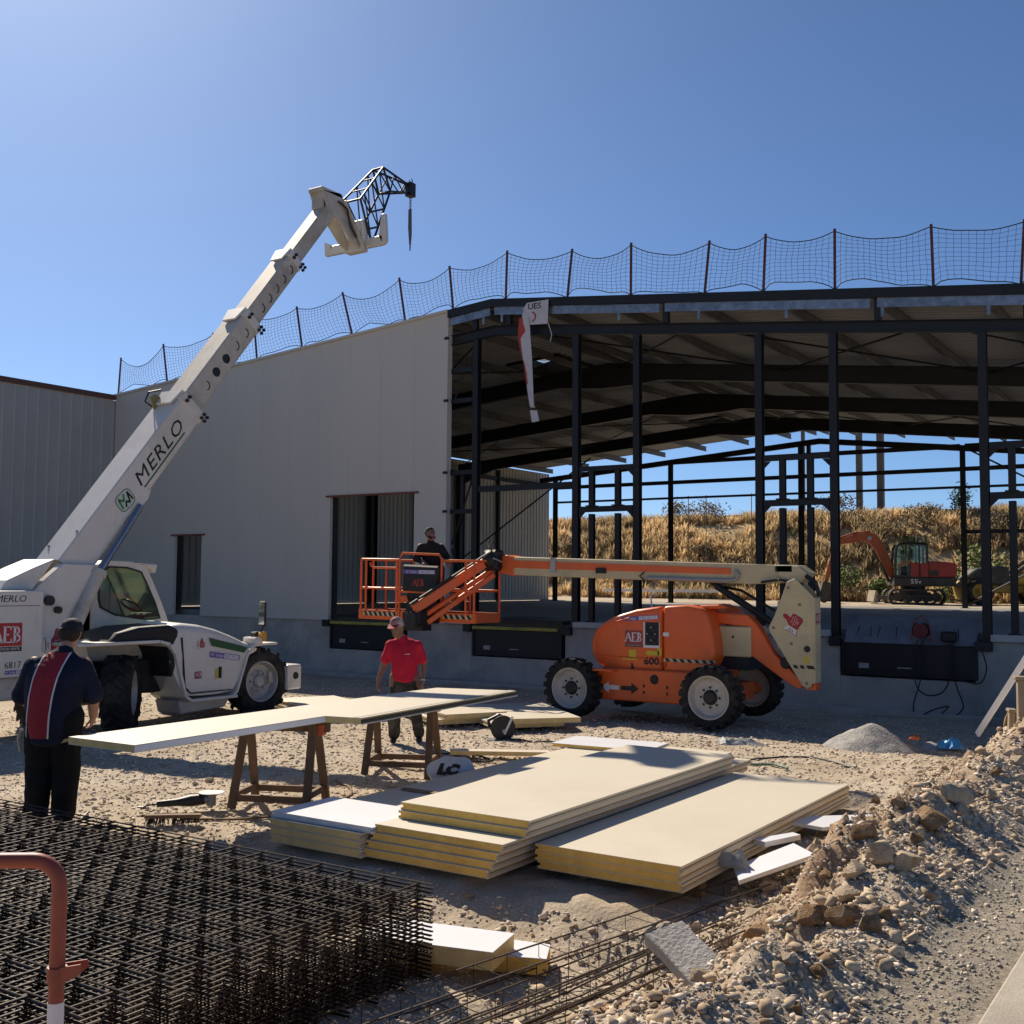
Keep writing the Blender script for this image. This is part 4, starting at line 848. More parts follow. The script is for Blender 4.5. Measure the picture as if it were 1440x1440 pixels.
quad(fL(-8.15,1.03), .13, .14, m_syel, hood1, 'warning_sticker'); quad(fL(-8.20,.955), .26, .035, m_syel, hood1, 'warning_sticker'); quad(fL(-7.80,1.06), .22, .07, m_syel, hood1, 'warning_sticker'); quad(fL(-7.68,1.08), .07, .12, m_syel, hood1, 'warning_sticker'); quad(fL(-7.56,1.36,15.797), .10, .06, m_wht, hood2, 'label')
text('letters', '600', .16, m_blk, fL(-7.82,.93), hood1, .001, 0, 1.1, 1, .006); text('letters', 'A', .07, m_blk, fL(-7.66,.90), hood1, .001); text('letters', 'J', .13, m_blk, fL(-7.56,.92,15.797), hood2, .001)
phone_strip(fL(-8.03,1.60)@Matrix.Rotation(R(4),4,'Z'), .66, .07, hood1)
hazard(frame((-7.17,15.795,.965),(1,0,0),(0,-1,0)), .86, .05, 7, hood2, m_tan, m_black, .6)
pX([(-8.18,.75),(-8.10,.75),(-8.16,.9)], 15.80, 15.815).build('tie_down', m_black, bl)
MB().tube([(-8.0,16.2,1.75),(-8.02,16.2,1.95),(-7.93,16.2,2.0)], .015, 6).build('horn_bracket', m_wht, bl)
# battery box, tower links, upright
MB().box(-6.87,-6.32,16.15,16.85,1.04,1.50).build('battery_box', m_tan, bl, bevel=.015); MB().box(-6.86,-6.36,16.2,16.8,.84,1.04).build('battery_tray', m_black, bl); MB().lathe([(0,.02),(-.01,.02),(-.01,.001)], 'y', 8, (-6.6,16.15,1.34)).build('latch', m_dark, bl)
for y in (16.19, 16.32): pX([(-7.2,1.72),(-6.38,1.68),(-6.22,1.52),(-5.98,1.12),(-5.50,.68),(-5.58,.60),(-5.75,.68),(-6.35,1.08),(-6.42,1.50),(-7.2,1.58)], y, y+.07).build('tower_link', m_or, bl, bevel=.012)
MB().lathe([(0,.09),(-.02,.07),(-.02,.001)], 'y', 16, (-5.78,16.185,.98)).build('link_eye', m_black, bl)
MB().tube([(-6.0,16.5,1.5),(-7.0,16.45,2.12)], .055, 10).tube([(-6.4,16.5,1.75),(-7.25,16.42,2.28)], .03, 8).build('tower_ram', m_dark, bl, smooth=True)
MB().tube([(-6.05,16.45,1.75),(-6.6,16.5,2.05),(-6.9,16.55,2.1)], .025, 6).build('hose', m_black, bl)
UP = [(-5.74,2.19),(-5.93,1.70),(-6.03,1.50),(-6.0,1.42),(-5.52,.66),(-5.45,.62),(-5.38,.66),(-5.34,.9),(-5.34,1.97),(-5.42,2.05),(-5.62,2.24)]
upr = pX(UP, 16.14, 16.17).build('upright_plate', m_tan, bl, bevel=.004); pX(UP, 16.40, 16.43).build('upright_plate', m_tan, bl, bevel=.004)
MB().box(-5.50,-5.325,16.15,16.42,.70,1.96).build('upright_box', m_tan, bl, bevel=.01); MB().box(-5.9,-5.5,16.17,16.40,1.2,1.9).build('upright_core', m_tan, bl); MB().box(-5.48,-5.33,16.2,16.4,.60,.70).build('upright_foot', m_or, bl)
for x, z in ((-5.72,2.10),(-5.95,1.50),(-5.68,1.27),(-5.88,1.18),(-5.45,.70),(-5.55,1.85)): MB().lathe([(0,.022),(-.012,.022),(-.012,.001)], 'y', 10, (x,16.138,z)).build('pin', mat('old_pin',(.22,.19,.11),.5,.3), upr)
fU = lambda x, z: frame((x, 16.137, z), (1,0,0), (0,-1,0))
thumb(fU(-5.66,1.62)@Matrix.Rotation(R(58),4,'Z'), .33, upr); aeb(frame((-5.322,16.285,1.66),(0,1,0),(1,0,0)), .13, upr, m_red, m_wht, True); quad(fU(-5.45,1.04), .07, .1, m_syel, upr, 'warning_sticker')
for k, x in enumerate((-5.66,-5.56,-5.46,-5.41)): MB().add([(x,16.136,.96),(x+.06,16.136,.96),(x+.09,16.136,.91),(x+.03,16.136,.91)], [(0,1,2,3)]).build('hazard_bar', m_black, upr, fix=False)
MB().lathe([(0,.05),(-.004,.04),(-.004,.001)], 'y', 12, (-5.44,16.137,1.2)).build('hand_hole', m_black, upr)
# main boom with orange cover and cable carrier
pX([(-5.45,2.32),(-5.62,2.44),(-6.0,2.45),(-10.78,2.60),(-10.78,2.275),(-6.4,2.15),(-5.75,2.18)], 16.36, 16.64).build('main_boom', m_tan, bl, bevel=.012)
MB().prism([(-6.72,16.345,2.30),(-10.76,16.345,2.40),(-10.76,16.345,2.535),(-6.72,16.345,2.395)], (0,.012,0)).build('boom_cover', m_or, bl)
pX([(-5.62,2.44),(-5.47,2.30),(-5.62,2.15),(-5.9,2.2),(-6.0,2.45)], 16.30, 16.66).build('boom_pivot', m_tan, bl, bevel=.02)
MB().tube([(-8.15,16.33,2.235),(-6.75,16.33,2.20),(-6.62,16.33,2.22),(-6.58,16.33,2.29),(-6.64,16.33,2.36)], .033, 8).build('cable_carrier', mat('carrier_grey',(.36,.36,.33),.6,.2,.35,60), bl)
MB().box(-10.0,-9.9,16.33,16.35,2.32,2.58).build('boom_clamp', m_trim, bl); MB().box(-9.1,-8.92,16.31,16.36,2.31,2.40).build('limit_switch', m_black, bl); MB().tube([(-8.2,16.32,2.33),(-8.28,16.32,2.27),(-8.2,16.32,2.2),(-8.22,16.32,2.08)], .014, 6).build('loose_cable', m_black, bl)
MB().box(-5.98,-5.72,16.30,16.36,2.34,2.43).build('pivot_cover', m_black, bl)
mb = MB().tube([(-5.5,16.3,2.28),(-5.36,16.3,2.18),(-5.30,16.3,1.98)], .035, 8).tube([(-6.2,16.3,2.18),(-5.9,16.25,2.22),(-5.55,16.3,2.15)], .02, 6); mb.build('hose', m_black, bl)
pX([(-10.76,2.60),(-10.9,2.63),(-11.15,2.62),(-11.2,2.45),(-11.0,2.30),(-10.76,2.26)], 16.34, 16.66).build('boom_nose', m_or, bl, bevel=.012)
# jib towards the basket
J0, J1 = Vector((-11.18,16.28,2.52)), Vector((-11.98,15.10,1.62)); jd = (J1-J0).normalized(); jn = (Vector((0,0,1))-jd*jd.z).normalized()
MB().ball(J0+Vector((.02,-.05,.02)), .17, 12, 8, (1,1,1.05)).build('jib_joint', m_black, bl, smooth=True); MB().box(-11.3,-11.0,16.15,16.42,2.35,2.72).build('jib_bracket', m_black, bl, bevel=.04)
MB().bar(J0+jn*.05, J1+jn*.05, .15, .16, jn).build('jib_boom', m_or, bl, bevel=.01); MB().tube([J0-jn*.13, J1-jn*.15+jd*.12], .045, 10).build('jib_link', m_or, bl, smooth=True); MB().bar(J0-jn*.22+jd*.1, J1-jn*.27-jd*.1, .12, .09, jn).build('jib_link', m_or, bl, bevel=.01)
MB().tube([J0+jn*.16, J0.lerp(J1,.5)+jn*.16, J1+jn*.16, J1+jn*.0+jd*.15], .022, 6).tube([J1+jn*.1, J1+Vector((-.1,.1,-.05)), J1+Vector((-.2,.25,.2))], .018, 6).build('hose', m_black, bl)
for k, (a, b) in enumerate((((-.1,0,.15),(-.35,.1,.05)),((.0,0,.2),(.1,-.1,.35)),((.1,-.1,0),(.32,-.15,-.02)))): MB().tube([J0+Vector(a), J0.lerp(J0+Vector(b),.5)+Vector((0,-.12,.06)), J0+Vector(b)], .014, 6).build('hose', m_black if k < 2 else m_trim, bl)
# platform
BL_, BR_ = Vector((-13.55,15.46,1.47)), Vector((-11.12,15.70,1.43)); bx = (BR_-BL_).normalized(); by_ = Vector((-bx.y, bx.x, 0)).normalized(); LG = (BR_-BL_).length; DP = .86
def bp(u, v, z): return BL_+bx*u+by_*v+Vector((0,0,z))
rot = MB().tube([J1+jd*.05, J1+jd*.05+Vector((0,0,-.22))], .13, 14).box(J1.x-.22,J1.x+.16,J1.y-.05,J1.y+.5,1.42,1.62).build('rotator', m_black, bl)
pf = MB(); pf.prism([bp(0,0,0),bp(LG,0,0),bp(LG,DP,0),bp(0,DP,0)], (0,0,.03)); plat = pf.build('platform_floor', m_dark, bl)
def toe(a, b, nm='toe_board'):
    q = MB(); q.bar(a+Vector((0,0,.085)), b+Vector((0,0,.085)), .03, .17); return q.build(nm, m_or, plat, bevel=.006)
t1 = toe(bp(0,0,0), bp(LG*.40,0,0)); t2 = toe(bp(LG*.70,0,0), bp(LG,0,0)); toe(bp(0,0,0), bp(0,DP,0)); toe(bp(LG,0,0), bp(LG,DP,0)); toe(bp(0,DP,0), bp(LG,DP,0))
for a, n, w, tt in ((LG*.19,7,LG*.30,t1),(LG*.85,5,LG*.24,t2)): hazard(frame(bp(a,-.018,.10), bx, -by_), w, .075, n, tt, m_tan, m_black, .8)
tr = .021; RL = [(0,0),(0,DP),(LG,DP),(LG,0)]
def railp(pts, name='rail'): return MB().tube(pts, tr, 8).build(name, m_or, plat, smooth=True)
for z in (1.08, .56):
    railp([bp(LG*.36,0,z), bp(.06,0,z), bp(0,.06,z), bp(0,DP-.06,z), bp(.06,DP,z), bp(LG-.06,DP,z), bp(LG,DP-.06,z), bp(LG,.06,z), bp(LG-.06,0,z), bp(LG*.72,0,z)])
for u, v in ((0.03,0),(.14,0),(LG*.33,0),(0,DP),(LG*.5,DP),(LG*.25,DP),(LG*.75,DP),(LG,DP),(LG-.03,0),(LG-.2,0),(0,DP*.5)): railp([bp(u,v,.03), bp(u,v,1.08)], 'rail_post')
railp([bp(LG*.36,-.01,.05), bp(LG*.36,-.01,1.12), bp(LG*.385,-.01,1.20), bp(LG*.70,-.01,1.18), bp(LG*.72,-.01,1.10), bp(LG*.72,-.01,.05)], 'console_frame')
railp([bp(LG*.10,-.02,1.02), bp(LG*.11,-.02,.96), bp(LG*.14,-.02,.93), bp(LG*.36,-.02,.93)], 'grab_rail')
railp([bp(LG*.36,-.01,.52), bp(LG*.72,-.01,.50)])
cn = MB(); cn.prism([bp(LG*.38,-.03,.52),bp(LG*.68,-.03,.50),bp(LG*.70,-.03,.98),bp(LG*.385,-.03,1.0)], by_*.2); con = cn.build('control_console', m_black, plat, bevel=.03)
aeb(frame(bp(LG*.53,-.034,.68), bx, -by_), .17, con, m_black, mat('decal_red_bright',(.55,.06,.03),.5), False); phone_strip(frame(bp(LG*.535,-.034,.87), bx, -by_), .66, .075, con)
MB().prism([bp(LG*.40,.02,.0),bp(LG*.66,.02,.0),bp(LG*.64,.02,.5),bp(LG*.42,.02,.5)], by_*.12).build('foot_guard', m_black, plat)
mb = MB()
for k in range(6): mb.tube([bp(LG*(.5+.02*k),-.05,.45-.02*k), bp(LG*(.46+.015*k),-.08,.25), bp(LG*(.50+.02*k),-.07,.02), bp(LG*.55,-.05,-.08)], .012, 5)
mb.build('control_cables', m_black, plat); MB().box(*(sorted((J1.x-.3,J1.x+.1))), 15.2, 15.45, 1.3, 1.42).build('rotator_base', m_black, plat)
mb = MB(); mb.prism([bp(LG*.355,-.02,.42),bp(LG*.42,-.02,.45),bp(LG*.44,-.02,.34),bp(LG*.355,-.02,.3)], by_*.04); mb.build('bracket', m_or, plat)
# ================================================================ sandwich panels
m_face = mat('panel_cream_steel', (.66,.605,.485), .45, var=.03, scale=1.5, spec=.35, col2=(.62,.56,.44), grime=.14, gcol=(.42,.36,.27))
m_facew = mat('panel_white_film', (.78,.80,.84), .35, var=.03, scale=2)
m_foam = mat('yellow_foam', (.82,.54,.15), .95, var=.12, scale=9, bump=.4, bscale=70, col2=(.68,.42,.11), spec=.1)
m_foamp = mat('pale_foam', (.74,.56,.25), .95, var=.12, scale=9, bump=.4, bscale=70, spec=.1)
m_edge = mat('panel_edge_steel', (.46,.43,.36), .5, var=.08, scale=4)
def panel(cx, cy, z, w, l, t, label, rz=0., tilt=0., foam=None, face=None, group='insulated wall panels laid in stacks', name='sandwich_panel'):
    """insulated panel lying flat: foam core, two steel faces, tongue and groove along the long sides"""
    o = thing(name, label, 'panel', (cx, cy, z), rz, group); o.rotation_euler = (0, tilt, rz)
    hw, hl = w/2, l/2
    pr = [(-hw,.004),(hw-.012,.004),(hw-.012,t*.30),(hw+.010,t*.36),(hw+.010,t*.62),(hw-.012,t*.68),(hw-.012,t-.004),(-hw,t-.004),(-hw,t*.70),(-hw+.02,t*.62),(-hw+.02,t*.36),(-hw,t*.30)]
    mb = MB(); mb.prism([(x,-hl,q) for x, q in pr], (0,l,0)); mb.build('foam_core', foam or m_foam, o)
    for zz, nm in ((0, 'bottom_face'), (t-.0035, 'top_face')):
        mb = MB().box(-hw-.001, hw+.002, -hl-.004, hl+.004, zz, zz+.0035)
        s = .0035 if zz == 0 else -t*.26
        mb.box(hw-.010, hw+.002, -hl-.004, hl+.004, min(zz, zz+s)+(.0035 if zz == 0 else 0), max(zz, zz+s)+(t*.22 if zz == 0 else 0)); mb.box(-hw-.001, -hw+.003, -hl-.004, hl+.004, min(zz,zz+s)+(.0035 if zz == 0 else 0), max(zz, zz+s)+(t*.22 if zz == 0 else 0))
        mb.build(nm, face or m_face, o)
    mb = MB().box(hw-.014, hw+.012, -hl-.002, hl+.002, t*.37, t*.61); mb.build('tongue_lining', m_edge, o)
    return o
T = .06
# stack on the right
ords = ['bottom', 'second', 'third', 'top']
for k in range(3):
    panel(-3.835+rnd.uniform(-.012,.012), 8.94-.02*k+rnd.uniform(-.015,.015), .055+k*(T+.003), 1.16, 3.78, T, f'cream foam panel on the low right stack, {"lowest" if k==0 else "middle" if k==1 else "topmost"} of three')
for y in (7.5, 8.6, 9.6): tag(MB().box(-4.35,-3.3,y-.05,y+.05,hz(-3.8,y)-.03,.054).build('timber_batten', mat('batten_wood',(.22,.14,.075),.85,var=.2,scale=8)), f'wooden batten under the right panel stack, {"nearest" if y<8 else "middle" if y<9 else "farthest"} one', 'batten', 'battens under the panel stacks')
# centre stack: four wide below, two on top
for k in range(4): panel(-5.10+.035*k-.06, 9.0+.01*k, .04+k*(T+.003), 1.18, 4.72, T, f'cream foam panel in the middle stack, {["lowest of all","second from the ground","third from the ground","fourth, just under the two top ones"][k]}')
for k in range(2): panel(-5.02+.015*k, 8.84+.01*k, .295+k*(T+.003), 1.20, 3.84, T, f'big cream foam panel on the middle stack, {"directly under the topmost" if k==0 else "topmost with its whole face in the sun"}')
# low stack at the left with white sheet
for k in range(3): panel(-6.22+rnd.uniform(-.01,.01), 9.2, .03+k*(T+.003), .98, 5.2, T, f'cream foam panel in the low left stack, {["lowest","middle","upper"][k]} of three', foam=m_foamp)
o = panel(-6.18, 7.0, .222, 1.08, .74, .045, 'short white panel offcut lying on the low left stack', face=m_facew, foam=mat('white_foam',(.7,.7,.68),.9)); o['group'] = 'white panel offcuts'
o = panel(-6.35, 11.75, .222, 1.2, .7, .04, 'white film covered panel behind the middle stack', rz=R(6), face=m_facew); o['group'] = 'white panel offcuts'
panel(-5.75, 12.1, .10, 1.2, .9, .06, 'cream panel end lying flat behind the middle stack', rz=R(2))
tag(MB().box(-6.6,-5.9,8.15,8.22,.222,.235).build('wood_strip', mat('batten_wood',(.22,.14,.075))), 'thin strip of wood lying on the low left stack', 'wood strip')
# far stack by the lift and by the telehandler
for k in range(2): panel(-9.55+.25*k, 14.35+.15*k, .05+k*(T+.004), 1.1, 2.0, .075, f'pale panel of the far low pile beside the lift wheel, {"lower" if k==0 else "upper"} one', rz=R(52-4*k), foam=m_foamp, group='panels piled by the lift')
for k in range(2): panel(-10.55+.1*k, 14.05+.05*k, .05+k*(T+.02), 1.0, 1.9, .075, f'pale panel lying behind the red shirted worker, {"lower" if k==0 else "upper"} one', rz=R(58+3*k), foam=m_foamp, group='panels piled by the lift')
for k in range(2): panel(-12.6+.12*k, 13.55, .04+k*.065, 1.1, 2.3, T, f'pale panel on the ground in front of the telehandler, {"lower" if k==0 else "upper"} one', rz=R(62+3*k), foam=m_foamp, group='panels piled by the lift')
# L-shaped panel being cut on the trestles
bt = .885
bz = thing('notched_panel', 'long cream panel with a notched side resting on two wooden trestles', 'panel', (-7.6, 8.2, bt-T))
ol = [(-7.92,5.56),(-7.13,5.58),(-7.25,7.82),(-6.88,7.90),(-7.17,10.96),(-8.12,10.68)]
sh = lambda q, z: [(x+7.6, y-8.2, z) for x, y in q]
MB().prism(sh(ol, .004), (0,0,T-.008)).build('foam_core', m_foamp, bz); MB().prism(sh(ol, T-.0035), (0,0,.0035)).build('top_face', m_face, bz); MB().prism(sh(ol, 0), (0,0,.0035)).build('bottom_face', m_face, bz)
a, b = Vector((-6.88+7.6, 7.90-8.2, 0)), Vector((-7.17+7.6, 10.96-8.2, 0))
MB().bar(a+Vector((.008,0,.028)), b+Vector((.008,0,.028)), .012, .03).build('black_seal', m_black, bz); MB().bar(a+Vector((.012,0,.002)), b+Vector((.012,0,.002)), .02, .005).build('edge_lip', m_facew, bz); MB().bar(a+Vector((-.07,0,T+.001)), b+Vector((-.07,0,T+.001)), .05, .003).build('edge_fold', m_edge, bz)
MB().bar((-7.13+7.6+.003,5.58-8.2,.03), (-7.25+7.6+.003,7.82-8.2,.03), .004, .05).build('torn_edge_film', m_facew, bz)
# trestles
m_wood = mat('trestle_wood', (.17,.105,.06), .85, var=.3, scale=5, stretch=(1,1,.2), col2=(.10,.062,.038))
m_clamp = mat('clamp_orange', (.65,.12,.03), .5)
def trestle(cx, cy, label):
    o = thing('trestle', label, 'trestle', (cx, cy, 0), R(25), 'wooden trestles'); H = bt-T-.004; W_ = .36; S = .31; zg = hz(cx, cy)
    MB().box(-W_-.12, W_+.12, -.03, .03, H-.10, H).build('top_beam', m_wood, o, bevel=.004)
    for sx in (-1, 1):
        for sy in (-1, 1): MB().bar((sx*W_, sy*S, zg-.02), (sx*(W_-.03), sy*.045, H-.01), .075, .045, (0,1,0)).build('leg', m_wood, o, bevel=.004)
        MB().box(sx*(W_-.02)-.02, sx*(W_-.02)+.02, -S*.86, S*.86, .12, .18).build('foot_rail', m_wood, o)
        MB().box(sx*(W_+.04)-.03, sx*(W_+.04)+.03, -.045, .045, H-.13, H-.03).build('corner_clip', m_clamp, o, bevel=.004)
    for sy in (-1, 1): MB().box(-W_, W_, sy*S*.86-.02, sy*S*.86+.02, .10, .16).build('long_rail', m_wood, o)
    return o
trestle(-7.72, 7.72, 'brown wooden trestle in front, holding the near end of the notched panel'); trestle(-8.02, 9.93, 'brown wooden trestle farther back, beside the red shirted worker')
# loose offcuts
def offcut(name, pts, z, t, label, mt, fm, tiltv=(0,0)):
    cx = sum(p[0] for p in pts)/len(pts); cy = sum(p[1] for p in pts)/len(pts); o = thing(name, label, 'offcut', (cx, cy, z), 0, 'panel offcuts on the ground'); o.rotation_euler = (tiltv[0], tiltv[1], 0)
    q = [(x-cx, y-cy) for x, y in pts]
    MB().prism([(x,y,0) for x, y in q], (0,0,t-.004)).build('foam_core', fm, o); MB().prism([(x*1.005,y*1.005,t-.004) for x, y in q], (0,0,.004)).build('top_face', mt, o); return o
offcut('panel_offcut', [(-4.75,5.70),(-3.86,5.90),(-3.77,5.53),(-4.62,5.32)], -.135, .11, 'white topped foam offcut lying beside the rebar mesh', m_facew, m_foamp)
offcut('panel_offcut', [(-4.1,6.02),(-3.72,6.10),(-3.60,5.86),(-3.95,5.72)], -.22, .10, 'smaller foam block under the white topped offcut', m_facew, m_foam)
offcut('panel_offcut', [(-3.20,7.82),(-2.98,8.50),(-2.72,8.22),(-3.03,7.50)], .09, .03, 'white strip offcut sticking out beside the right stack', m_facew, m_wht, (R(4),R(-6)))
offcut('panel_offcut', [(-3.3,9.25),(-3.22,9.6),(-2.85,10.15),(-2.72,9.95),(-3.02,9.3)], .10, .03, 'bluish white sheet under the far corner of the right stack', m_facew, m_wht, (0,R(5)))
offcut('panel_offcut', [(-3.25,8.35),(-3.08,8.75),(-3.0,8.7),(-3.14,8.3)], .14, .04, 'short white batten lying across the strip offcut', m_facew, m_wht)
offcut('panel_offcut', [(-8.25,11.15),(-7.2,11.75),(-7.1,11.6),(-8.15,11.0)], .05, .05, 'narrow cream strip behind the middle stack', m_face, m_foamp)
offcut('panel_offcut', [(-7.35,8.05),(-6.95,8.25),(-6.9,8.15),(-7.28,7.95)], .02, .06, 'small cream piece between trestle and low left stack', m_face, m_foamp)
# crumpled cardboard, plastic film, sack
def crumple(name, c, sx, sy, h, label, cat, mt, seed, n=14, drape=0):
    mb = MB(); vs = []; 
    for j in range(n+1):
        for i in range(n+1):
            u, v = i/n-.5, j/n-.5; q = Vector((u*3.1+seed, v*3.1, seed*.7)); d = noise.noise(q)*.6+noise.noise(q*2.3)*.4
            ed = 1-max(abs(u), abs(v))*2
            vs.append((u*sx*(1+.2*noise.noise(q*1.5)), v*sy*(1+.2*noise.noise(q*1.7)), max(0.004, h*(.45+d)*(min(1, ed*2.5+.1)))))
    mb.add(vs, [(j*(n+1)+i, j*(n+1)+i+1, (j+1)*(n+1)+i+1, (j+1)*(n+1)+i) for j in range(n) for i in range(n)])
    mb.xf(Matrix.Translation(c)@Matrix.Rotation(seed*1.1, 4, 'Z')); o = mb.build(name, mt, None, fix=False, smooth=25); sm = o.modifiers.new('thick', 'SOLIDIFY'); sm.thickness = .003
    return tag(o, label, cat)
crumple('cardboard_scrap', (-2.78,8.75,hz(-2.78,8.75)+.02), .34, .26, .16, 'crumpled brown cardboard by the dug bank', 'cardboard', mat('cardboard',(.36,.27,.17),.9,var=.1), 2.3)
m_film = translucent('clear_plastic_film', (.55,.58,.60))
crumple('plastic_film', (-6.1,6.42,hz(-6.1,6.42)+.0), 1.05, .34, .11, 'clear plastic wrapping crumpled before the low left stack', 'plastic film', m_film, 5.3, 20)
crumple('plastic_film', (-6.72,6.05,.0), .45, .22, .16, 'grey plastic scrap at the corner of the rebar mesh', 'plastic film', m_film, 7.9, 14)
crumple('plastic_film', (-3.22,7.75,.10), .16, .30, .16, 'torn plastic wrap hanging on the right stack edge', 'plastic film', m_film, 1.7, 10)
sk = MB(); sk.ball((0,0,.13), .26, 18, 12, (1.05,.62,.62))
for i, v in enumerate(sk.v):
    d = noise.noise(Vector(v)*6)*.035; sk.v[i] = (v[0]*(1+d*2), v[1]*(1+d*2), max(0, v[2]+d))
sack = thing('sack', 'white plastic sack with black lettering by the rear trestle', 'sack', (-7.18, 9.72, hz(-7.18,9.72)), R(20)); sk.build('bag', mat('sack_white',(.62,.64,.68),.6,var=.08,scale=10,bump=.4,bscale=14), sack, smooth=True)
text('letters', 'LC', .15, m_blk, Matrix.Translation((0,-.155,.17))@Matrix.Rotation(R(62),4,'X'), sack, .006, .2, 1.2, 1, .012)
# ================================================================ power tools
m_tool = mat('tool_black', (.014,.014,.016), .5); m_tgrey = mat('tool_grey', (.25,.25,.26), .4, .5)
def grinder(x, y, rz, label):
    o = thing('angle_grinder', label, 'power tool', (x, y, hz(x, y)+.01), rz, 'power tools on the ground')
    MB().tube([(-.28,0,.07),(-.1,0,.08),(.02,0,.09),(.14,0,.10)], [.03,.035,.055,.05], 12).build('motor_body', m_tool, o, smooth=True); MB().tube([(.12,0,.10),(.22,0,.10)], [.05,.04], 12).tube([(.2,0,.04),(.2,0,.15)], .045, 12).build('gear_head', m_tgrey, o, smooth=True)
    MB().lathe([(0,.001),(0,.115),(.006,.115),(.006,.001)], 'z', 24, (.2,0,.155)).build('disc', m_trim, o); MB().tube([(.18,.05,.1),(.18,.18,.12)], .018, 8).build('side_handle', m_tool, o)
    MB().tube([(-.28,0,.07),(-.36,.02,.06),(-.42,.08,.02),(-.36,.16,.01),(-.46,.22,.01)], .008, 6).build('power_lead', m_tool, o); return o
grinder(-8.18, 7.02, R(48), 'black angle grinder lying on the gravel near the navy shirted worker')
cs_ = thing('circular_saw', 'black circular saw standing on the gravel behind the panels', 'power tool', (-8.55, 12.75, hz(-8.55,12.75)), R(35), 'power tools on the ground')
MB().box(-.22,.22,-.13,.13,0,.012).build('base_plate', m_tgrey, cs_); MB().lathe([(-.03,.001),(-.03,.17),(.03,.17),(.03,.001)], 'y', 24, (0,0,.16)).build('blade_guard', m_tool, cs_); MB().tube([(0,.03,.17),(0,.18,.17)], .075, 14).build('motor', m_tool, cs_); MB().tube([(-.18,.02,.16),(-.2,.04,.26),(-.06,.05,.33),(.06,.04,.28)], .026, 8).build('handle', m_tool, cs_, smooth=True); MB().bar((.02,-.04,.08),(.13,-.04,.32),.012,.03).build('guard_lever', m_wht, cs_); MB().lathe([(-.04,.03),(-.05,.001)], 'y', 10, (.02,0,.12)).build('blade_bolt', m_trim, cs_)
br = thing('brush', 'dark bristled brush lying on the gravel below the grinder', 'brush', (-7.86,6.58,hz(-7.86,6.58)), R(40)); MB().box(-.24,.24,-.045,.045,.05,.08).build('brush_back', mat('batten_wood',(.22,.14,.075)), br, bevel=.01)
mb = MB()
for k in range(90): x, y = rnd.uniform(-.22,.22), rnd.uniform(-.045,.045); mb.bar((x,y,.055),(x+rnd.uniform(-.02,.02),y+rnd.uniform(-.03,.03),0),.006,.006)
mb.build('bristles', m_tool, br)
def cable(name, pts, r, label, mt=None):
    q = []
    P = [Vector((x, y, hz(x, y)+r*1.2)) for x, y in pts]
    for i in range(len(P)-1):
        p0, p1, p2, p3 = P[max(0,i-1)], P[i], P[i+1], P[min(len(P)-1,i+2)]
        for k in range(6):
            t = k/6; v = .5*((2*p1)+(-p0+p2)*t+(2*p0-5*p1+4*p2-p3)*t*t+(-p0+3*p1-3*p2+p3)*t**3); q.append((v.x, v.y, hz(v.x, v.y)+r*1.4))
    return tag(MB().tube(q, r, 6).build(name, mt or m_tool), label, 'cable', 'cables on the ground')
cable('power_cable', [(-7.9,6.7),(-7.4,7.3),(-7.3,7.9),(-7.6,8.6),(-8.3,9.1)], .012, 'thin cable leading from the brush towards the front trestle', mat('cable_tan',(.20,.12,.06),.8))
cable('power_cable', [(-8.6,10.9),(-8.2,11.3),(-7.6,11.1),(-8.0,10.4),(-7.5,9.9)], .012, 'dark cable looping around the rear trestle feet')
cable('power_cable', [(-8.5,12.6),(-7.9,12.9),(-6.8,13.2),(-5.4,13.0),(-4.6,13.6),(-3.8,13.2)], .012, 'black cable running from the saw across the gravel')
cable('water_hose', [(-5.6,12.9),(-5.2,12.75),(-4.8,12.85),(-4.5,12.7)], .016, 'short green hose piece on the gravel', mat('hose_green',(.06,.16,.10),.6))
cable('power_cable', [(-7.2,5.6),(-8.0,6.2),(-8.4,6.0),(-8.9,6.5)], .01, 'thin cable near the navy shirted worker')
# ================================================================ reinforcement
m_reb = mat('rusty_rebar', (.045,.027,.017), .6, .1, .45, 9, col2=(.024,.016,.011), spec=.4)
RX, RYf, TOPZ, SPX, SPY = -4.12, 5.45, .335, .266, .24     # right edge, far edge, top, mesh size
NX, NY, RR = 22, 13, .0055
Lx, Ly = (NX-1)*SPX+.22, (NY-1)*SPY+.10
barx = MB().tube([(-Lx/2,0,0),(Lx/2,0,0)], RR, 6).build('bar', m_reb); bary = MB().tube([(0,-Ly/2,0),(0,Ly/2,0)], RR, 6).build('bar', m_reb)
mbx, mby = barx.data, bary.data; bpy.data.objects.remove(barx); bpy.data.objects.remove(bary)
sheet = MB()
for j in range(NY): sheet.tube([(-Lx/2,(j-(NY-1)/2)*SPY,RR),(Lx/2,(j-(NY-1)/2)*SPY,RR)], RR, 5)
for i in range(NX): sheet.tube([((i-(NX-1)/2)*SPX,-Ly/2,-RR),((i-(NX-1)/2)*SPX,Ly/2,-RR)], RR, 5)
so_ = sheet.build('bars', m_reb, fix=False); sheet_me = so_.data; bpy.data.objects.remove(so_)
NS = 45; z0 = hz(-5.2,4.4)+.02; dz = (TOPZ-z0)/(NS-1)
def gone(n): return ['topmost','second from the top','third from the top'][n] if n < 3 else None
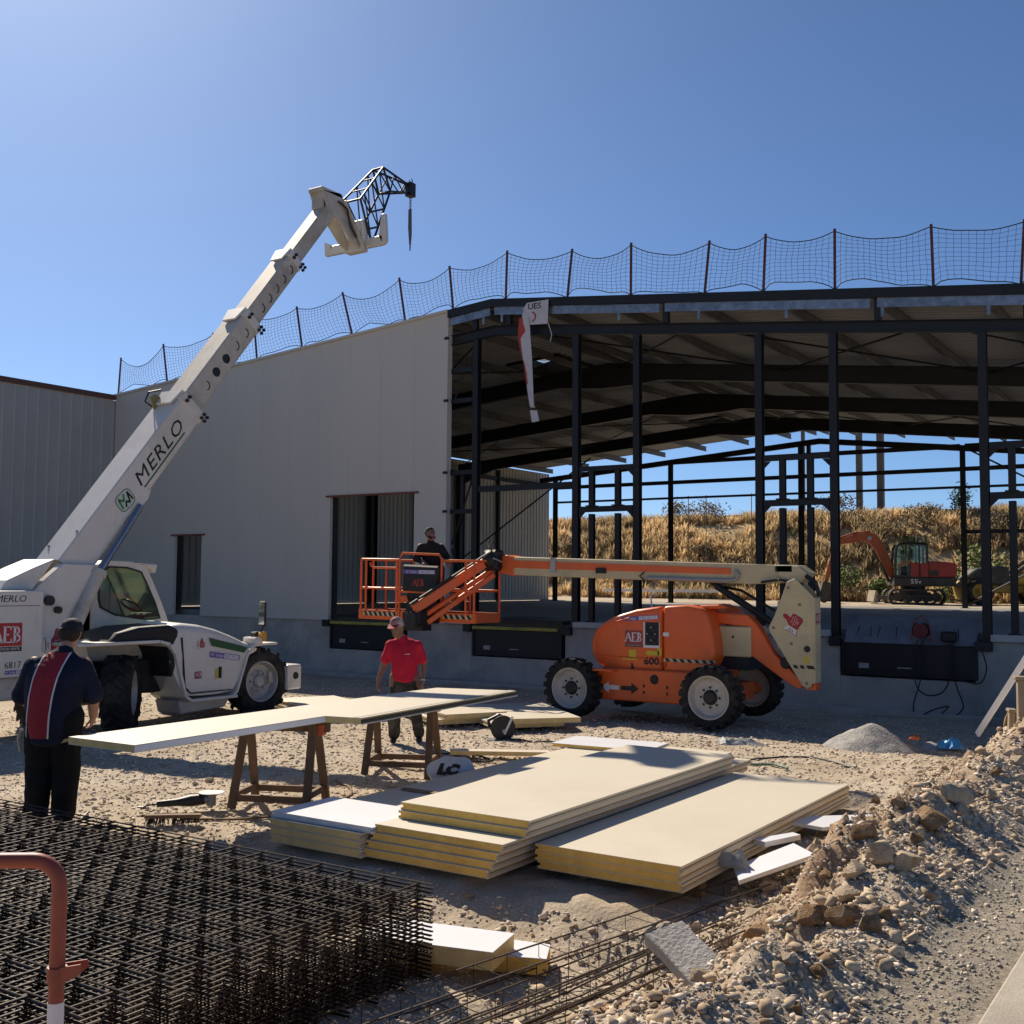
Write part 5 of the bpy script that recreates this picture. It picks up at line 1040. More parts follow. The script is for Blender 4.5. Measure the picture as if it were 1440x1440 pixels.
for k in range(NS):
    n = NS-1-k; z = z0+k*dz
    lab = f'rusty welded mesh sheet, {gone(n)} of the rebar pile' if n < 3 else 'rusty welded mesh sheet inside the tall rebar pile'
    o = thing('mesh_sheet', lab, 'rebar mesh', (RX-Lx/2+rnd.gauss(0,.002)+(k//2%2)*.004, RYf-Ly/2+rnd.gauss(0,.002)-(k%2)*.012, z), R(rnd.gauss(0,.012)), 'welded mesh sheets in the rebar pile')
    if k%2: o.rotation_euler[0] = math.pi
    if n < 3:
        for j in range(NY): c = bpy.data.objects.new('bar', mbx); COL.objects.link(c); c.parent = o; c.location = (0,(j-(NY-1)/2)*SPY,RR)
        for i in range(NX): c = bpy.data.objects.new('bar', mby); COL.objects.link(c); c.parent = o; c.location = ((i-(NX-1)/2)*SPX,0,-RR)
    else:
        c = bpy.data.objects.new('bars', sheet_me); COL.objects.link(c); c.parent = o
# long lattice cages lying in the dip
def cage(a, b, w, h, label, seed):
    a = Vector(a); b = Vector(b); L_ = (b-a).length; d = (b-a).normalized(); s = Vector((-d.y, d.x, 0)).normalized(); o = wthing('rebar_cage', label, 'rebar cage', tuple(a), 'rebar cages lying before the stacks')
    rs = random.Random(seed); up = Vector((0,0,1))
    cs = [a+s*(i*w/2)+up*(j*h) for i, j in ((-1,0),(1,0),(-1,1),(1,1))]
    for c in cs: MB().tube([c, c+d*L_*.5+up*rs.uniform(-.01,.01), c+d*L_], .006, 5).build('long_bar', m_reb, o)
    n = int(L_/.24)
    for k in range(n):
        p = d*(.05+k*L_/n); q = [c+p for c in cs]; MB().tube([q[0], q[1], q[3], q[2], q[0]], .0035, 4).build('stirrup', m_reb, o)
    return o
cage((-3.95,4.3,-.24), (-3.0,7.75,-.12), .26, .15, 'rusty lattice cage nearest the foam offcuts', 1)
cage((-3.62,4.1,-.26), (-2.85,7.6,-.13), .24, .13, 'rusty lattice cage in the middle of the dip', 2)
cage((-3.40,3.9,-.22), (-2.66,7.2,-.12), .22, .14, 'rusty lattice cage closest to the dug bank', 3)
rodw = 'leftmost,second from the left,third from the left,middle,third from the bank,second from the bank,nearest the bank'.split(',')
for k in range(7):
    x0 = -3.75+.09*k; o = MB().tube([(x0,3.7+.1*k,-.17+.012*k),(x0+.45,5.6,-.18),(x0+.78,7.2-.1*k,-.06)], .006, 5).build('rebar_rod', m_reb); tag(o, f'loose rusty rod across the lattice cages, {rodw[k]}', 'rebar rod', 'loose rods on the cages')
# red tube barrier, lower left
m_bar = mat('barrier_red', (.27,.055,.03), .5, var=.2, scale=7, col2=(.17,.04,.025)); bz_ = hz(-3.6,2.6)
TZ = 1.405
bar_ = wthing('site_barrier', 'red steel tube barrier with a white band at the lower left', 'barrier', (-2.9,1.7,.3))
V0 = Vector((-2.645,1.845,0)); br_d = Vector((-.80,-.60,0)).normalized()
pts = [V0+Vector((0,0,.25)), V0+Vector((0,0,TZ-.07))]
for k in range(1, 9): t = k/8*math.pi/2; pts.append(V0+br_d*(.07*(1-math.cos(t)))+Vector((0,0,TZ-.07+.07*math.sin(t))))
pts += [V0+br_d*1.6+Vector((0,0,TZ))]
MB().tube(pts, .0205, 16).build('frame_tube', m_bar, bar_, smooth=True); MB().tube([V0+Vector((0,0,TZ-.425)), V0+Vector((0,0,TZ-.365))], .0212, 16).build('white_band', mat('band_white',(.62,.62,.66),.5,var=.06), bar_, smooth=True)
MB().tube([V0+Vector((0,0,TZ-.315)), V0+Vector((0,0,TZ-.275))], .0255, 16).build('collar', m_bar, bar_, smooth=True)
sv = Vector((.86,.50,0)).normalized()
for o_ in (-.018, .022):
    w_ = Vector((-sv.y, sv.x, 0))*o_; z_ = TZ-.31
    MB().prism([V0+w_+Vector((0,0,z_)), V0+w_+sv*.055+Vector((0,0,z_+.012)), V0+w_+sv*.075+Vector((0,0,z_+.03)), V0+w_+sv*.07+Vector((0,0,z_+.048)), V0+w_+Vector((0,0,z_+.035))], Vector((-sv.y,sv.x,0))*.005).build('hook_plate', m_bar, bar_)
MB().tube([V0+Vector((0,0,TZ-.44)), V0+br_d*.06+Vector((0,0,TZ-.47)), V0+br_d*.3+Vector((0,0,TZ-.52)), V0+br_d*1.5+Vector((0,0,TZ-.55))], .016, 10).build('lower_tube', m_bar, bar_, smooth=True)
# broken concrete slabs on the bank
m_cs = mat('broken_concrete', (.36,.35,.325), .95, var=.2, scale=8, bump=.6, bscale=50, col2=(.27,.26,.245))
def slab(c, xd, zd_, l, w, t, label):
    M_ = frame(c, xd, zd_); mb = MB(); pr = []
    for k in range(9): pr.append((-l/2+l*k/8, -w/2+rnd.uniform(-.006,.006)))
    for k in range(5): pr.append((l/2+rnd.uniform(-.03,.02), -w/2+w*(k+.5)/5))
    for k in range(9): pr.append((l/2-l*k/8, w/2+rnd.uniform(-.006,.006)))
    mb.prism([(x, y, -t/2) for x, y in pr], (0,0,t)).xf(M_); o = mb.build('concrete_slab', m_cs, None, bevel=.006); return tag(o, label, 'concrete slab', 'broken concrete slabs on the bank')
# boulders placed on the dug bank
big = [(1060,1290,.20,2),(1215,1185,.26,5),(1310,1160,.34,4),(1345,1125,.30,3),(1240,1215,.32,0),(1270,1225,.26,2),(1200,1235,.18,1),(1160,1245,.16,5),(1110,1260,.16,6),(1390,1120,.20,1),(1180,1300,.24,4),(1140,1300,.22,6),(1290,1190,.20,5),(1350,1145,.15,0),(1080,1255,.22,3),(1220,1310,.16,4),(1245,1290,.14,5),(1070,1325,.24,6),(1020,1330,.20,0),(1190,1265,.17,1),(1430,1075,.22,2),(1330,1085,.16,4),(1150,1375,.16,5),(1110,1355,.12,1),(990,1380,.15,3),(1265,1140,.18,6),(1230,1130,.15,4),(1400,1090,.16,5),(1380,1060,.18,0),(295,1100,.15,0),(275,1104,.10,1),(1120,1425,.10,6),(330,1092,.06,2),(820,1235,.10,1),(660,1262,.09,2),(640,1380,.10,3),(655,1392,.08,0)]
names = ['pale rounded', 'pale angular', 'cream flat', 'beige lumpy', 'brown crumbling', 'reddish brown', 'dark brown']
def bank_hit(px, py):
    d = r3*((px-720)/F_PX)+u3*(-(py-720)/F_PX)+fw2; t = np.arange(2., 26., .03); h = height(t*d.x, t*d.y)
    i = int(np.argmax(CAMZ+t*d.z <= h)); return d*float(t[i])
wheres = 'low beside the rebar cages|beside the white strip offcut|high on the bank|near the bank top|below the tilted slab|along the bank edge|on the slope|near the concrete path'.split('|')
for k, (px, py, s, kk) in enumerate(big):
    p = bank_hit(px, py); zone = 'left of the trestle' if px < 400 else 'before the panel stacks' if px < 900 else ('below the tilted concrete slab' if py > 1340 else 'on the dug bank beside the tilted slab' if px < 1130 else 'in the middle of the dug bank' if px < 1260 else 'high on the dug bank at the right')
    seen = {} if k == 0 else seen; lab = f'{names[kk]} {"clod" if kk > 3 else "rock"} {zone}'; seen[lab] = seen.get(lab, 0)+1
    lab = lab if seen[lab] == 1 else ['smaller ', 'third ', 'fourth '][seen[lab]-2]+lab
    rock(p.x, p.y, s*.8*rnd.uniform(.9,1.35), s*.8*rnd.uniform(.7,1.05), s*.8*rnd.uniform(.55,.85), kk, lab)
slab((-1.88,4.52,hz(-1.88,4.52)+.07), (.80,-.42,-.30), (.30,-.35,.85), .95, .20, .065, 'grey concrete slab tilted on the dug bank')
p = bank_hit(945,1340); slab((p.x,p.y,p.z+CAMZ+.02), (.7,-.1,-.45), (.4,-.45,.7), .30, .20, .06, 'short grey slab half hidden under the tilted one')
# ================================================================ things behind and beside the hall
# ---- excavator on the levelled ground
m_exo = mat('excavator_orange', (.40,.10,.035), .55, var=.15, scale=3, col2=(.28,.075,.035)); m_exr = mat('excavator_red', (.34,.035,.022), .5, var=.12, scale=3, col2=(.22,.03,.02)); m_exd = mat('excavator_dark', (.035,.033,.031), .65, var=.3, scale=5, col2=(.10,.08,.055))
EB = Vector((-11.75, 48.4, hz(-11.75,48.4)))
ex = wthing('excavator', 'orange and red crawler excavator parked below the dry grass bank', 'excavator', tuple(EB))
EM = Matrix.Translation(EB)@Matrix.Rotation(R(24), 4, 'Z')@Matrix.Diagonal((.9,1,1,1))     # +x of the machine points to the right of the picture, boom to -x
def eb(mb, name, mt, par=None, **k): return mb.xf(EM).build(name, mt, par or ex, **k)
for y in (-.78, .78):
    mb = MB(); n = 28; ring = []
    for k in range(n):
        t = 2*math.pi*k/n; ring.append((math.copysign(1, math.cos(t))*.95+.30*math.cos(t), .32+.32*math.sin(t)))
    plate_hole(mb, [(x, y-.2, z) for x, z in ring], [(x*.96, y-.2, .32+(z-.32)*.8) for x, z in ring], (0,.4,0))
    for k in range(n):
        (x0, z0_), (x1, z1_) = ring[k], ring[(k+1)%n]; mb.bar(((x0+x1)/2, y-.2, (z0_+z1_)/2), ((x0+x1)/2, y+.2, (z0_+z1_)/2), .05, .03, (x1-x0, 0, z1_-z0_))
    tk = eb(mb, 'track', m_exd); m2 = MB()
    for x in (-.85,-.4,0,.4,.85): m2.lathe([(-.1,.001),(-.1,.19 if abs(x) > .8 else .12),(.1,.19 if abs(x) > .8 else .12),(.1,.001)], 'y', 14, (x, y, .32 if abs(x) > .8 else .2))
    m2.box(-.9,.9,y-.06,y+.06,.22,.42); eb(m2, 'rollers', m_exd, tk)
eb(MB().box(-.5,.5,-.6,.6,.35,.65).lathe([(.62,.55),(.78,.55)], 'z', 24, (0,0,0)), 'undercarriage', m_exd)
eb(MB().prism([(-1.95,-.95,.12),(-1.78,-.95,.05),(-1.72,-.95,.10),(-1.78,-.95,.32),(-1.74,-.95,.55),(-1.84,-.95,.58),(-1.90,-.95,.32)], (0,1.9,0)).box(-1.76,-.9,-.45,-.35,.2,.36).box(-1.76,-.9,.35,.45,.2,.36), 'dozer_blade', mat('worn_steel', (.30,.25,.19), .6, .3, .3, 4))
eb(MB().box(-1.0,1.72,-.92,.92,.76,1.14), 'deck', m_exd, bevel=.04); eb(MB().prism([(.50,-.90,1.14),(1.70,-.90,1.14),(1.78,-.90,1.35),(1.74,-.90,1.72),(1.30,-.90,1.78),(.50,-.90,1.80)], (0,1.8,0)), 'counterweight', m_exr, bevel=.06, seg=2)
eb(MB().box(-.05,.5,-.91,-.5,1.14,1.72), 'side_door', m_exr, bevel=.02); eb(MB().box(.55,.95,-.915,-.9,1.2,1.42), 'grille', m_exd)
cabo = [(-.98,1.14),(-1.0,1.7),(-.94,2.35),(-.80,2.55),(-.55,2.60),(.35,2.58),(.50,2.50),(.52,1.8),(.50,1.14)]
for y, d in ((-.90,.05),(.0,-.05)):
    inn_ = [(-.88,1.22),(-.89,1.7),(-.84,2.3),(-.74,2.44),(-.52,2.49),(.30,2.47),(.40,2.42),(.41,1.8),(.39,1.22)]
    mb = MB(); plate_hole(mb, [(x,y,z) for x,z in cabo], [(x,y,z) for x,z in inn_], (0,d,0)); c_ = eb(mb, 'cab_frame', m_exd)
    eb(MB().prism([(x,y+d*.5,z) for x, z in inn_], (0,d*.1,0)), 'cab_window', m_glass, c_)
    m2 = MB()
    for x in (-.30, .12): m2.box(x-.035,x+.035,min(y,y+d*.8)-.01,max(y,y+d*.8)+.01,1.16,2.5)
    eb(m2, 'cab_pillar', m_exd, c_); eb(MB().box(-.26,.09,min(y,y+d)-.004,max(y,y+d)+.004,1.16,1.74), 'door_panel', m_exr, c_)
eb(MB().prism([(-.80,-.9,2.55),(-.55,-.9,2.60),(.35,-.9,2.58),(.50,-.9,2.50),(.50,-.9,2.46),(-.8,-.9,2.5)], (0,.9,0)), 'cab_roof', m_exd); eb(MB().box(-.7,-.3,-.65,-.25,1.14,1.6).box(-.35,-.22,-.65,-.25,1.6,2.1), 'seat', m_exd); eb(MB().prism([(-.86,-.904,1.55),(-.30,-.904,1.75),(-.30,-.904,1.83),(-.86,-.904,1.62)], (0,-.01,0)), 'orange_flash', m_exo)
MB_ = EM@frame((-.05,-.925,.95), (1,0,0), (0,-1,0)); text('letters', '55v', .26, m_wht, MB_, ex, .003, 0, 1.25)
bo = [(-.75,.0,.95),(-.98,.0,1.35),(-1.50,.0,2.42),(-1.80,.0,2.76),(-2.15,.0,2.86),(-3.35,.0,2.62)]
def arm(pts, w, hs, nm):
    rings = []
    for k, p in enumerate(pts):
        a = Vector(pts[max(0,k-1)]); b = Vector(pts[min(len(pts)-1,k+1)]); d = (b-a).normalized(); nn = Vector((-d.z,0,d.x)); h = hs[k]/2; p = Vector(p); rings.append([p+nn*h+Vector((0,-w/2,0)), p+nn*h+Vector((0,w/2,0)), p-nn*h+Vector((0,w/2,0)), p-nn*h+Vector((0,-w/2,0))])
    return eb(MB().loft(rings), nm, m_exo, bevel=.015)
ba = arm(bo, .22, [.25,.36,.46,.48,.42,.24], 'boom'); arm([(-3.22,0,2.80),(-3.35,0,2.62),(-3.75,0,1.55),(-3.95,0,.90)], .18, [.16,.30,.24,.14], 'dipper')
eb(MB().tube([(-1.05,-.0,.95),(-1.5,-.2,1.75)], .06, 8).tube([(-1.5,-.2,1.75),(-1.8,-.14,2.3)], .035, 8).tube([(-1.05,.2,.95),(-1.8,.14,2.3)], .05, 8), 'boom_ram', m_exd); eb(MB().tube([(-1.9,0,3.06),(-2.7,0,2.98)], .06, 8).tube([(-2.7,0,2.98),(-3.22,0,2.82)], .035, 8), 'dipper_ram', m_exo); eb(MB().tube([(-3.45,0,2.45),(-3.85,-.02,1.45),(-3.95,0,1.1)], .045, 8), 'bucket_ram', m_exd)
eb(MB().prism([(-4.10,-.35,.95),(-3.80,-.35,.90),(-3.68,-.35,.52),(-3.8,-.35,.15),(-4.05,-.35,.02),(-4.4,-.35,.2),(-4.25,-.35,.45)], (0,.7,0)), 'bucket', m_exd, bevel=.02)
eb(MB().lathe([(0,.10),(-.02,.10),(-.02,.001)], 'y', 14, (-1.95,-.115,2.78)), 'emblem_disc', m_trim, ba)
# ---- yellow compactor machine behind the right columns
m_ym = mat('machine_yellow', (.42,.28,.03), .6, var=.2, scale=3, col2=(.24,.16,.05)); YB = Vector((-8.6,49.9,hz(-8.6,49.9))); ym = wthing('yellow_loader', 'yellow and black earth moving machine half hidden by the right columns', 'loader', tuple(YB)); YM = Matrix.Translation(YB)@Matrix.Rotation(R(24),4,'Z')
def yb(mb, name, mt, **k): return mb.xf(YM).build(name, mt, ym, **k)
for x in (-1.0, 1.35):
    for y in (-.8, .8): wheel('wheel', YM@Vector((x,y,.55)), R(24-90), .55, .4, m_ym, ym, 'chev', 14, 1 if y < 0 else -1)
yb(MB().box(-1.3,1.7,-.55,.55,.5,.85), 'chassis', m_ym, bevel=.05); yb(MB().prism([(-1.5,-.7,.85),(-1.55,-.7,1.15),(-1.1,-.7,1.5),(-.3,-.7,1.62),(.2,-.7,1.55),(.2,-.7,.85)], (0,1.4,0)), 'black_cover', m_exd, bevel=.06); yb(MB().prism([(-1.62,-.75,.2),(-1.75,-.75,.75),(-1.45,-.75,1.1),(-1.2,-.75,.9),(-1.3,-.75,.4)], (0,1.5,0)), 'bucket', m_ym, bevel=.05)
yb(MB().prism([(.4,-.7,.85),(.45,-.7,1.25),(2.0,-.7,1.2),(2.05,-.7,.85)], (0,1.4,0)), 'engine_hood', m_ym, bevel=.08); yb(MB().bar((-.2,-.6,.8),(1.6,-.6,2.2),.1,.14).bar((-.2,.6,.8),(1.6,.6,2.2),.1,.14), 'lift_arm', m_exd)
# ---- white site plank rail on the ground behind
tag(MB().box(-28,-21,51.0,51.12,1.72,1.86).build('guard_rail', m_wht), 'long pale rail lying along the foot of the grass bank', 'rail')
# ---- poles on the embankment
m_pole = mat('weathered_pole', (.13,.115,.095), .8)
for px, base, top, w, lab in ((1209,717,520,.30,'left of the twin dark posts on top of the grass bank'),(1239,716,520,.34,'right of the twin dark posts on top of the grass bank'),(1130,722,600,.18,'dark post on the grass bank behind the rear ridge post')):
    d = r3*((px-720)/F_PX)+u3*(-(base-720)/F_PX)+fw2; t = 62.5/d.y; x = d.x*t; z = hz(x, 62.5)
    o = thing('roadside_post', lab, 'post', (x,62.5,z), 0, 'posts on the road embankment'); MB().box(-w/2,w/2,-w/2,w/2,-.3,7.6).build('shaft', m_pole, o); MB().box(-w*.8,w*.8,-w*.8,w*.8,-.3,.25).build('foot', m_conc2, o)
for px, lab in ((968,'left'),(993,'middle'),(1057,'right')):
    d = r3*((px-720)/F_PX)+u3*(-(730-720)/F_PX)+fw2; t = 51.8/d.y; x = d.x*t; tag(MB().tube([(x,51.8,1.2),(x,51.8,6.6)], .022, 5).build('thin_pole', m_pole), f'thin marker pole before the grass bank, {lab} one of three', 'pole', 'thin poles before the bank')
tag(MB().box(-60,20,61.4,61.6,hz(-15,61.5)+.25,hz(-15,61.5)+.50).build('guard_rail', mat('rail_grey',(.22,.20,.18),.6)), 'low dark guard rail along the top of the embankment', 'rail')
# ---- dry grass on the embankment: many curved blades, one mass
def grass_mass(name, n, xr, yr, hr, mt, seed, dens=None, blades=9):
    rs = np.random.RandomState(seed); x = rs.uniform(*xr, n*3); y = rs.uniform(*yr, n*3)
    k = np.ones(n*3, bool) if dens is None else rs.rand(n*3) < dens(x, y)
    x = x[k][:n]; y = y[k][:n]; n = len(x); z = height(x, y); h = rs.uniform(*hr, n)
    B = blades; a = rs.rand(n, B)*6.283; out = rs.uniform(.15, .75, (n, B))*h[:,None]; hh = h[:,None]*rs.uniform(.5, 1.1, (n, B)); w = rs.uniform(.012, .035, (n, B))*(.6+h[:,None])
    dx, dy = np.cos(a), np.sin(a); px, py = -dy*w, dx*w
    base = np.stack([x[:,None]+dx*.1*h[:,None], y[:,None]+dy*.1*h[:,None], np.repeat(z[:,None], B, 1)-.05], -1)
    side = np.stack([px, py, np.zeros_like(px)], -1); mid = base+np.stack([dx*out*.35, dy*out*.35, hh*.65], -1); tip = base+np.stack([dx*out, dy*out, hh*(.75+.25*rs.rand(n, B))], -1)
    V = np.stack([base-side, base+side, mid+side*.7, mid-side*.7, tip], 2).reshape(-1, 5, 3); q = np.arange(len(V))[:,None]*5
    F3 = np.concatenate([q+np.array([[0,1,2]]), q+np.array([[0,2,3]]), q+np.array([[3,2,4]])])
    return struct(mesh_np(name, V.reshape(-1, 3), F3, mt), 'stuff')
def grassy(name, *a, **k):
    m = mat(name, *a, **k); n = m.node_tree; b = n.nodes['Principled BSDF']; t = n.nodes.new('ShaderNodeBsdfTranslucent'); x = n.nodes.new('ShaderNodeMixShader'); x.inputs[0].default_value = .45
    n.links.new(b.inputs['Base Color'].links[0].from_socket, t.inputs[0]); n.links.new(b.outputs[0], x.inputs[1]); n.links.new(t.outputs[0], x.inputs[2]); n.links.new(x.outputs[0], n.nodes['Material Output'].inputs[0]); return m
m_g1 = grassy('dry_grass_straw', (.74,.56,.32), .9, var=.2, scale=.6, col2=(.58,.43,.23), spec=.1); m_g2 = grassy('dry_grass_brown', (.46,.35,.20), .9, var=.3, scale=.8, col2=(.30,.24,.14), spec=.1); m_g3 = grassy('weed_green', (.18,.20,.07), .9, var=.4, scale=.9, col2=(.09,.10,.04), spec=.1)
clump = lambda x, y: np.clip(.5+2.2*fbm(x*.55, y*.9, 3)*2, 0, 1)
grass_mass('dry_grass', 7000, (-42, 2), (52.6, 62.6), (.25, .85), m_g1, 21, clump, 11)
grass_mass('brown_weeds', 3800, (-42, 2), (52.6, 62.2), (.3, 1.0), m_g2, 22, lambda x, y: np.clip(.35-2.4*fbm(x*.5+3, y*.8, 3)*2, 0, 1), 12)
grass_mass('green_weeds', 900, (-26, 2), (52.6, 61), (.2, .7), m_g3, 23, lambda x, y: np.clip(3*fbm(x*.35+8, y*.6, 3)*2-.3, 0, 1), 10)
# ---- shrubs on and below the bank
def leafy(mb, rs, c, rx, ry, rz_, n, s):
    for _ in range(n):
        u = Vector((rs.gauss(0,1), rs.gauss(0,1), rs.gauss(0,1))).normalized()*(rs.random()**.45); q = noise.noise(Vector((u.x*2+c[0], u.y*2, u.z*2)))*.35+1
        p = Vector((c[0]+u.x*rx*q, c[1]+u.y*ry*q, c[2]+u.z*rz_*q)); a = Vector((rs.uniform(-1,1), rs.uniform(-1,1), rs.uniform(-.6,.6))).normalized()*s*rs.uniform(.6,1.3); b = a.orthogonal().normalized()*s*.45
        mb.add([p, p+a*.5+b, p+a, p+a*.5-b], [(0,1,2,3)])
def shrub(x, y, r, h, label, mt, seed, dens=520, s=.12):
    rs = random.Random(seed); z = hz(x, y); o = thing('shrub', label, 'shrub', (x,y,z), 0, 'shrubs on the grass bank'); mb = MB()
    for k in range(5): leafy(mb, rs, (rs.uniform(-.5,.5)*r, rs.uniform(-.5,.5)*r, h*rs.uniform(.35,.75)), r*.6, r*.6, h*.33, dens//5, s)
    mb.build('foliage', mt, o, fix=False); st = MB()
    for k in range(6): st.tube([(rs.uniform(-.1,.1),rs.uniform(-.1,.1),-.1),(rs.uniform(-.3,.3)*r,rs.uniform(-.3,.3)*r,h*.35),(rs.uniform(-.7,.7)*r,rs.uniform(-.7,.7)*r,h*.8)], [.03,.02,.008], 5)
    st.build('stems', m_pole, o); return o
m_l1 = mat('leaf_green', (.11,.16,.04), .7, var=.45, scale=2.5, col2=(.16,.20,.06), spec=.12); m_l2 = mat('leaf_dry', (.26,.19,.10), .85, var=.4, scale=2, col2=(.16,.12,.06), spec=.1); m_l3 = mat('leaf_fig', (.17,.22,.06), .6, var=.4, scale=3, col2=(.12,.16,.04), spec=.12)
def gp(px, py, Y): 
    d = r3*((px-720)/F_PX)+u3*(-(py-720)/F_PX)+fw2; return d.x*Y/d.y
for px, Y, r, h, mt, lab in ((1375,51.2,1.5,2.5,m_l3,'big leafy green bush behind the right columns'),(1190,53.2,1.1,2.0,m_l1,'green bush behind the excavator arm'),(1338,52.6,.7,1.6,m_l1,'small green bush right of the excavator'),(1235,52.4,.6,1.1,m_l1,'low green bush left of the excavator cab'),(1180,60.0,1.3,1.6,m_l2,'brown scrub high on the bank left of the twin posts'),(1345,60.2,.9,1.7,m_l1,'green bush on the bank top near the right column'),(1265,57.5,1.4,1.4,m_l2,'dull brown scrub above the excavator cab'),(1300,58.6,1.2,1.3,m_l2,'grey brown scrub above the excavator rear'),(1000,60.2,1.9,1.8,m_l2,'wide dry scrub high on the bank behind the lift boom'),(950,60.6,1.1,1.6,m_l2,'dry scrub on the bank top behind the middle column'),(985,56.0,.9,1.0,m_l2,'dark scrub low on the bank behind the lift boom'),(1035,55.6,.8,.9,m_l2,'small dark scrub behind the lift boom end'),(1400,57.6,1.2,1.6,m_l2,'brown scrub at the right edge of the bank'),(800,57.0,.8,1.0,m_l2,'dry scrub at the left end of the visible bank')):
    shrub(gp(px, 760, Y), Y, r, h, lab, mt, int(px*7), 620 if mt is not m_l2 else 520, .17 if mt is m_l3 else .12)
# ================================================================ small things at the dock and on the right
gp_ = MB(); n = 40; vs = []
for j in range(n+1):
    for i in range(n+1):
        u, v = (i/n-.5)*2.4, (j/n-.5)*1.5; r = math.hypot((u+.25)/.80, v/.62); h1 = .44*max(0, 1-r)**.85; r2 = math.hypot((u-.55)/.62, (v-.1)/.45); h2 = .20*max(0, 1-r2)
        vs.append((u, v, -.09+max(h1, h2)+.035*noise.noise(Vector((u*4,v*4,1)))+.02*noise.noise(Vector((u*11,v*11,3)))))
gp_.add(vs, [(j*(n+1)+i, j*(n+1)+i+1, (j+1)*(n+1)+i+1, (j+1)*(n+1)+i) for j in range(n) for i in range(n)])
PX_, PY_ = -4.0, 15.2; gz = hz(PX_, PY_)
gp_.xf(Matrix.Translation((PX_,PY_,gz))@Matrix.Rotation(R(28),4,'Z')); pile = gp_.build('gravel_heap', mat('heap_grey', (.36,.345,.32), .95, var=.3, scale=14, bump=.8, bscale=40, col2=(.26,.25,.235)), None, smooth=40); tag(pile, 'heap of grey gravel in front of the dock wall', 'gravel heap')
crumple('blue_bag', (-3.35,15.55,hz(-3.35,15.55)+.05), .36, .26, .16, 'bright blue plastic scrap beside the gravel heap', 'plastic bag', mat('bag_blue',(.05,.30,.62),.4), 3.3)
crumple('orange_scrap', (-3.68,15.1,hz(-3.68,15.1)+.16), .20, .14, .10, 'small orange plastic scrap on the gravel heap', 'plastic scrap', mat('scrap_orange',(.5,.12,.04),.6), 4.4, 8)
crumple('plastic_film', (-5.75,14.3,hz(-5.75,14.3)+.01), .6, .35, .10, 'grey plastic sheet scrap lying behind the lift wheel', 'plastic film', m_film, 9.1, 12)
crumple('plastic_film', (-8.95,5.55,hz(-8.95,5.55)+.02), .5, .14, .08, 'white plastic scrap at the feet of the navy shirted worker', 'plastic film', m_facew, 6.2, 10)
# leaning bright profile and timber stakes at the right edge
lb = wthing('leaning_profile', 'bright white metal profile leaning against the bank at the right edge', 'metal profile', (-2.99,15.55,.2)); A0, A1 = Vector((-2.99,15.55,.22)), Vector((-1.75,13.75,1.95))
MB().bar(A0, A1, .03, .07, (-.5,.2,.8)).build('web', m_facew, lb); MB().bar(A0+Vector((.02,.02,.04)), A1+Vector((.02,.02,.04)), .07, .02, (-.5,.2,.8)).build('flange', m_facew, lb)
m_tim = mat('old_timber', (.30,.235,.16), .9, var=.25, scale=4, stretch=(1,1,.15))
def stake(x, y, z0, z1, w, lab, tilt=0): 
    o = thing('timber_stake', lab, 'timber', (x,y,z0), R(20), 'timbers at the right edge'); o.rotation_euler[1] = tilt; MB().box(-w/2,w/2,-.06,.06,-.15,z1-z0).build('shaft', m_tim, o, bevel=.01); MB().box(-w*.75,w*.75,-.09,.09,z1-z0,z1-z0+.035).build('cap', m_tim, o, bevel=.006); return o
stake(-2.10,13.45,hz(-2.10,13.45),1.12,.13,'tall timber stake with a cap at the right picture edge'); stake(-2.27,13.62,hz(-2.27,13.62),.74,.06,'shorter timber stake left of the capped one',R(3))
for k, (x, y, r_) in enumerate(((-2.75,16.6,.3),(-2.45,16.2,.25),(-2.6,15.4,.2))): shrub(x, y, r_, .32, ['low weeds at the foot of the leaning profile','small weeds between profile and stakes','little green tuft right of the gravel heap'][k], m_l3, 77+k, 160, .06)
for k, (x, y, s, kk) in enumerate(((-2.05,15.2,.6,4),(-1.75,16.0,.9,4),(-2.38,14.5,.35,6),(-1.7,14.2,.6,6),(-1.9,17.2,.8,4))):
    o = rock(x, y, s, s*.8, s*.75, kk, ['large earth lump behind the timber stakes','big brown earth lump below the leaning profile','earth lump left of the timber stakes','dark earth lump at the right picture edge','earth lump at the end of the dock wall'][k])
# cables and reel on the raised dock plate
rl = wthing('cable_reel', 'red and black cable reel standing on the raised dock plate', 'cable reel', (lv4+1.42,YF-.15,1.2))
for y, r_ in ((YF-.20,.13),(YF-.06,.13)): MB().lathe([(-.012,.001),(-.012,r_),(.012,r_),(.012,.001)], 'y', 22, (lv4+1.42,y,1.36)).build('flange', mat('reel_red',(.16,.02,.02),.6), rl)
MB().lathe([(-.06,.145),(.06,.145)], 'y', 20, (lv4+1.42,YF-.13,1.37)).build('wound_cable', m_black, rl); MB().tube([(lv4+1.25,YF-.13,1.18),(lv4+1.30,YF-.13,1.52),(lv4+1.42,YF-.13,1.62),(lv4+1.54,YF-.13,1.52),(lv4+1.60,YF-.13,1.18)], .014, 6).build('carry_frame', m_exr, rl)
tag(MB().box(lv4+1.75,lv4+2.0,YF-.2,YF-.03,1.18,1.36).build('tool_case', m_black, None, bevel=.03), 'small black tool case beside the cable reel', 'case')
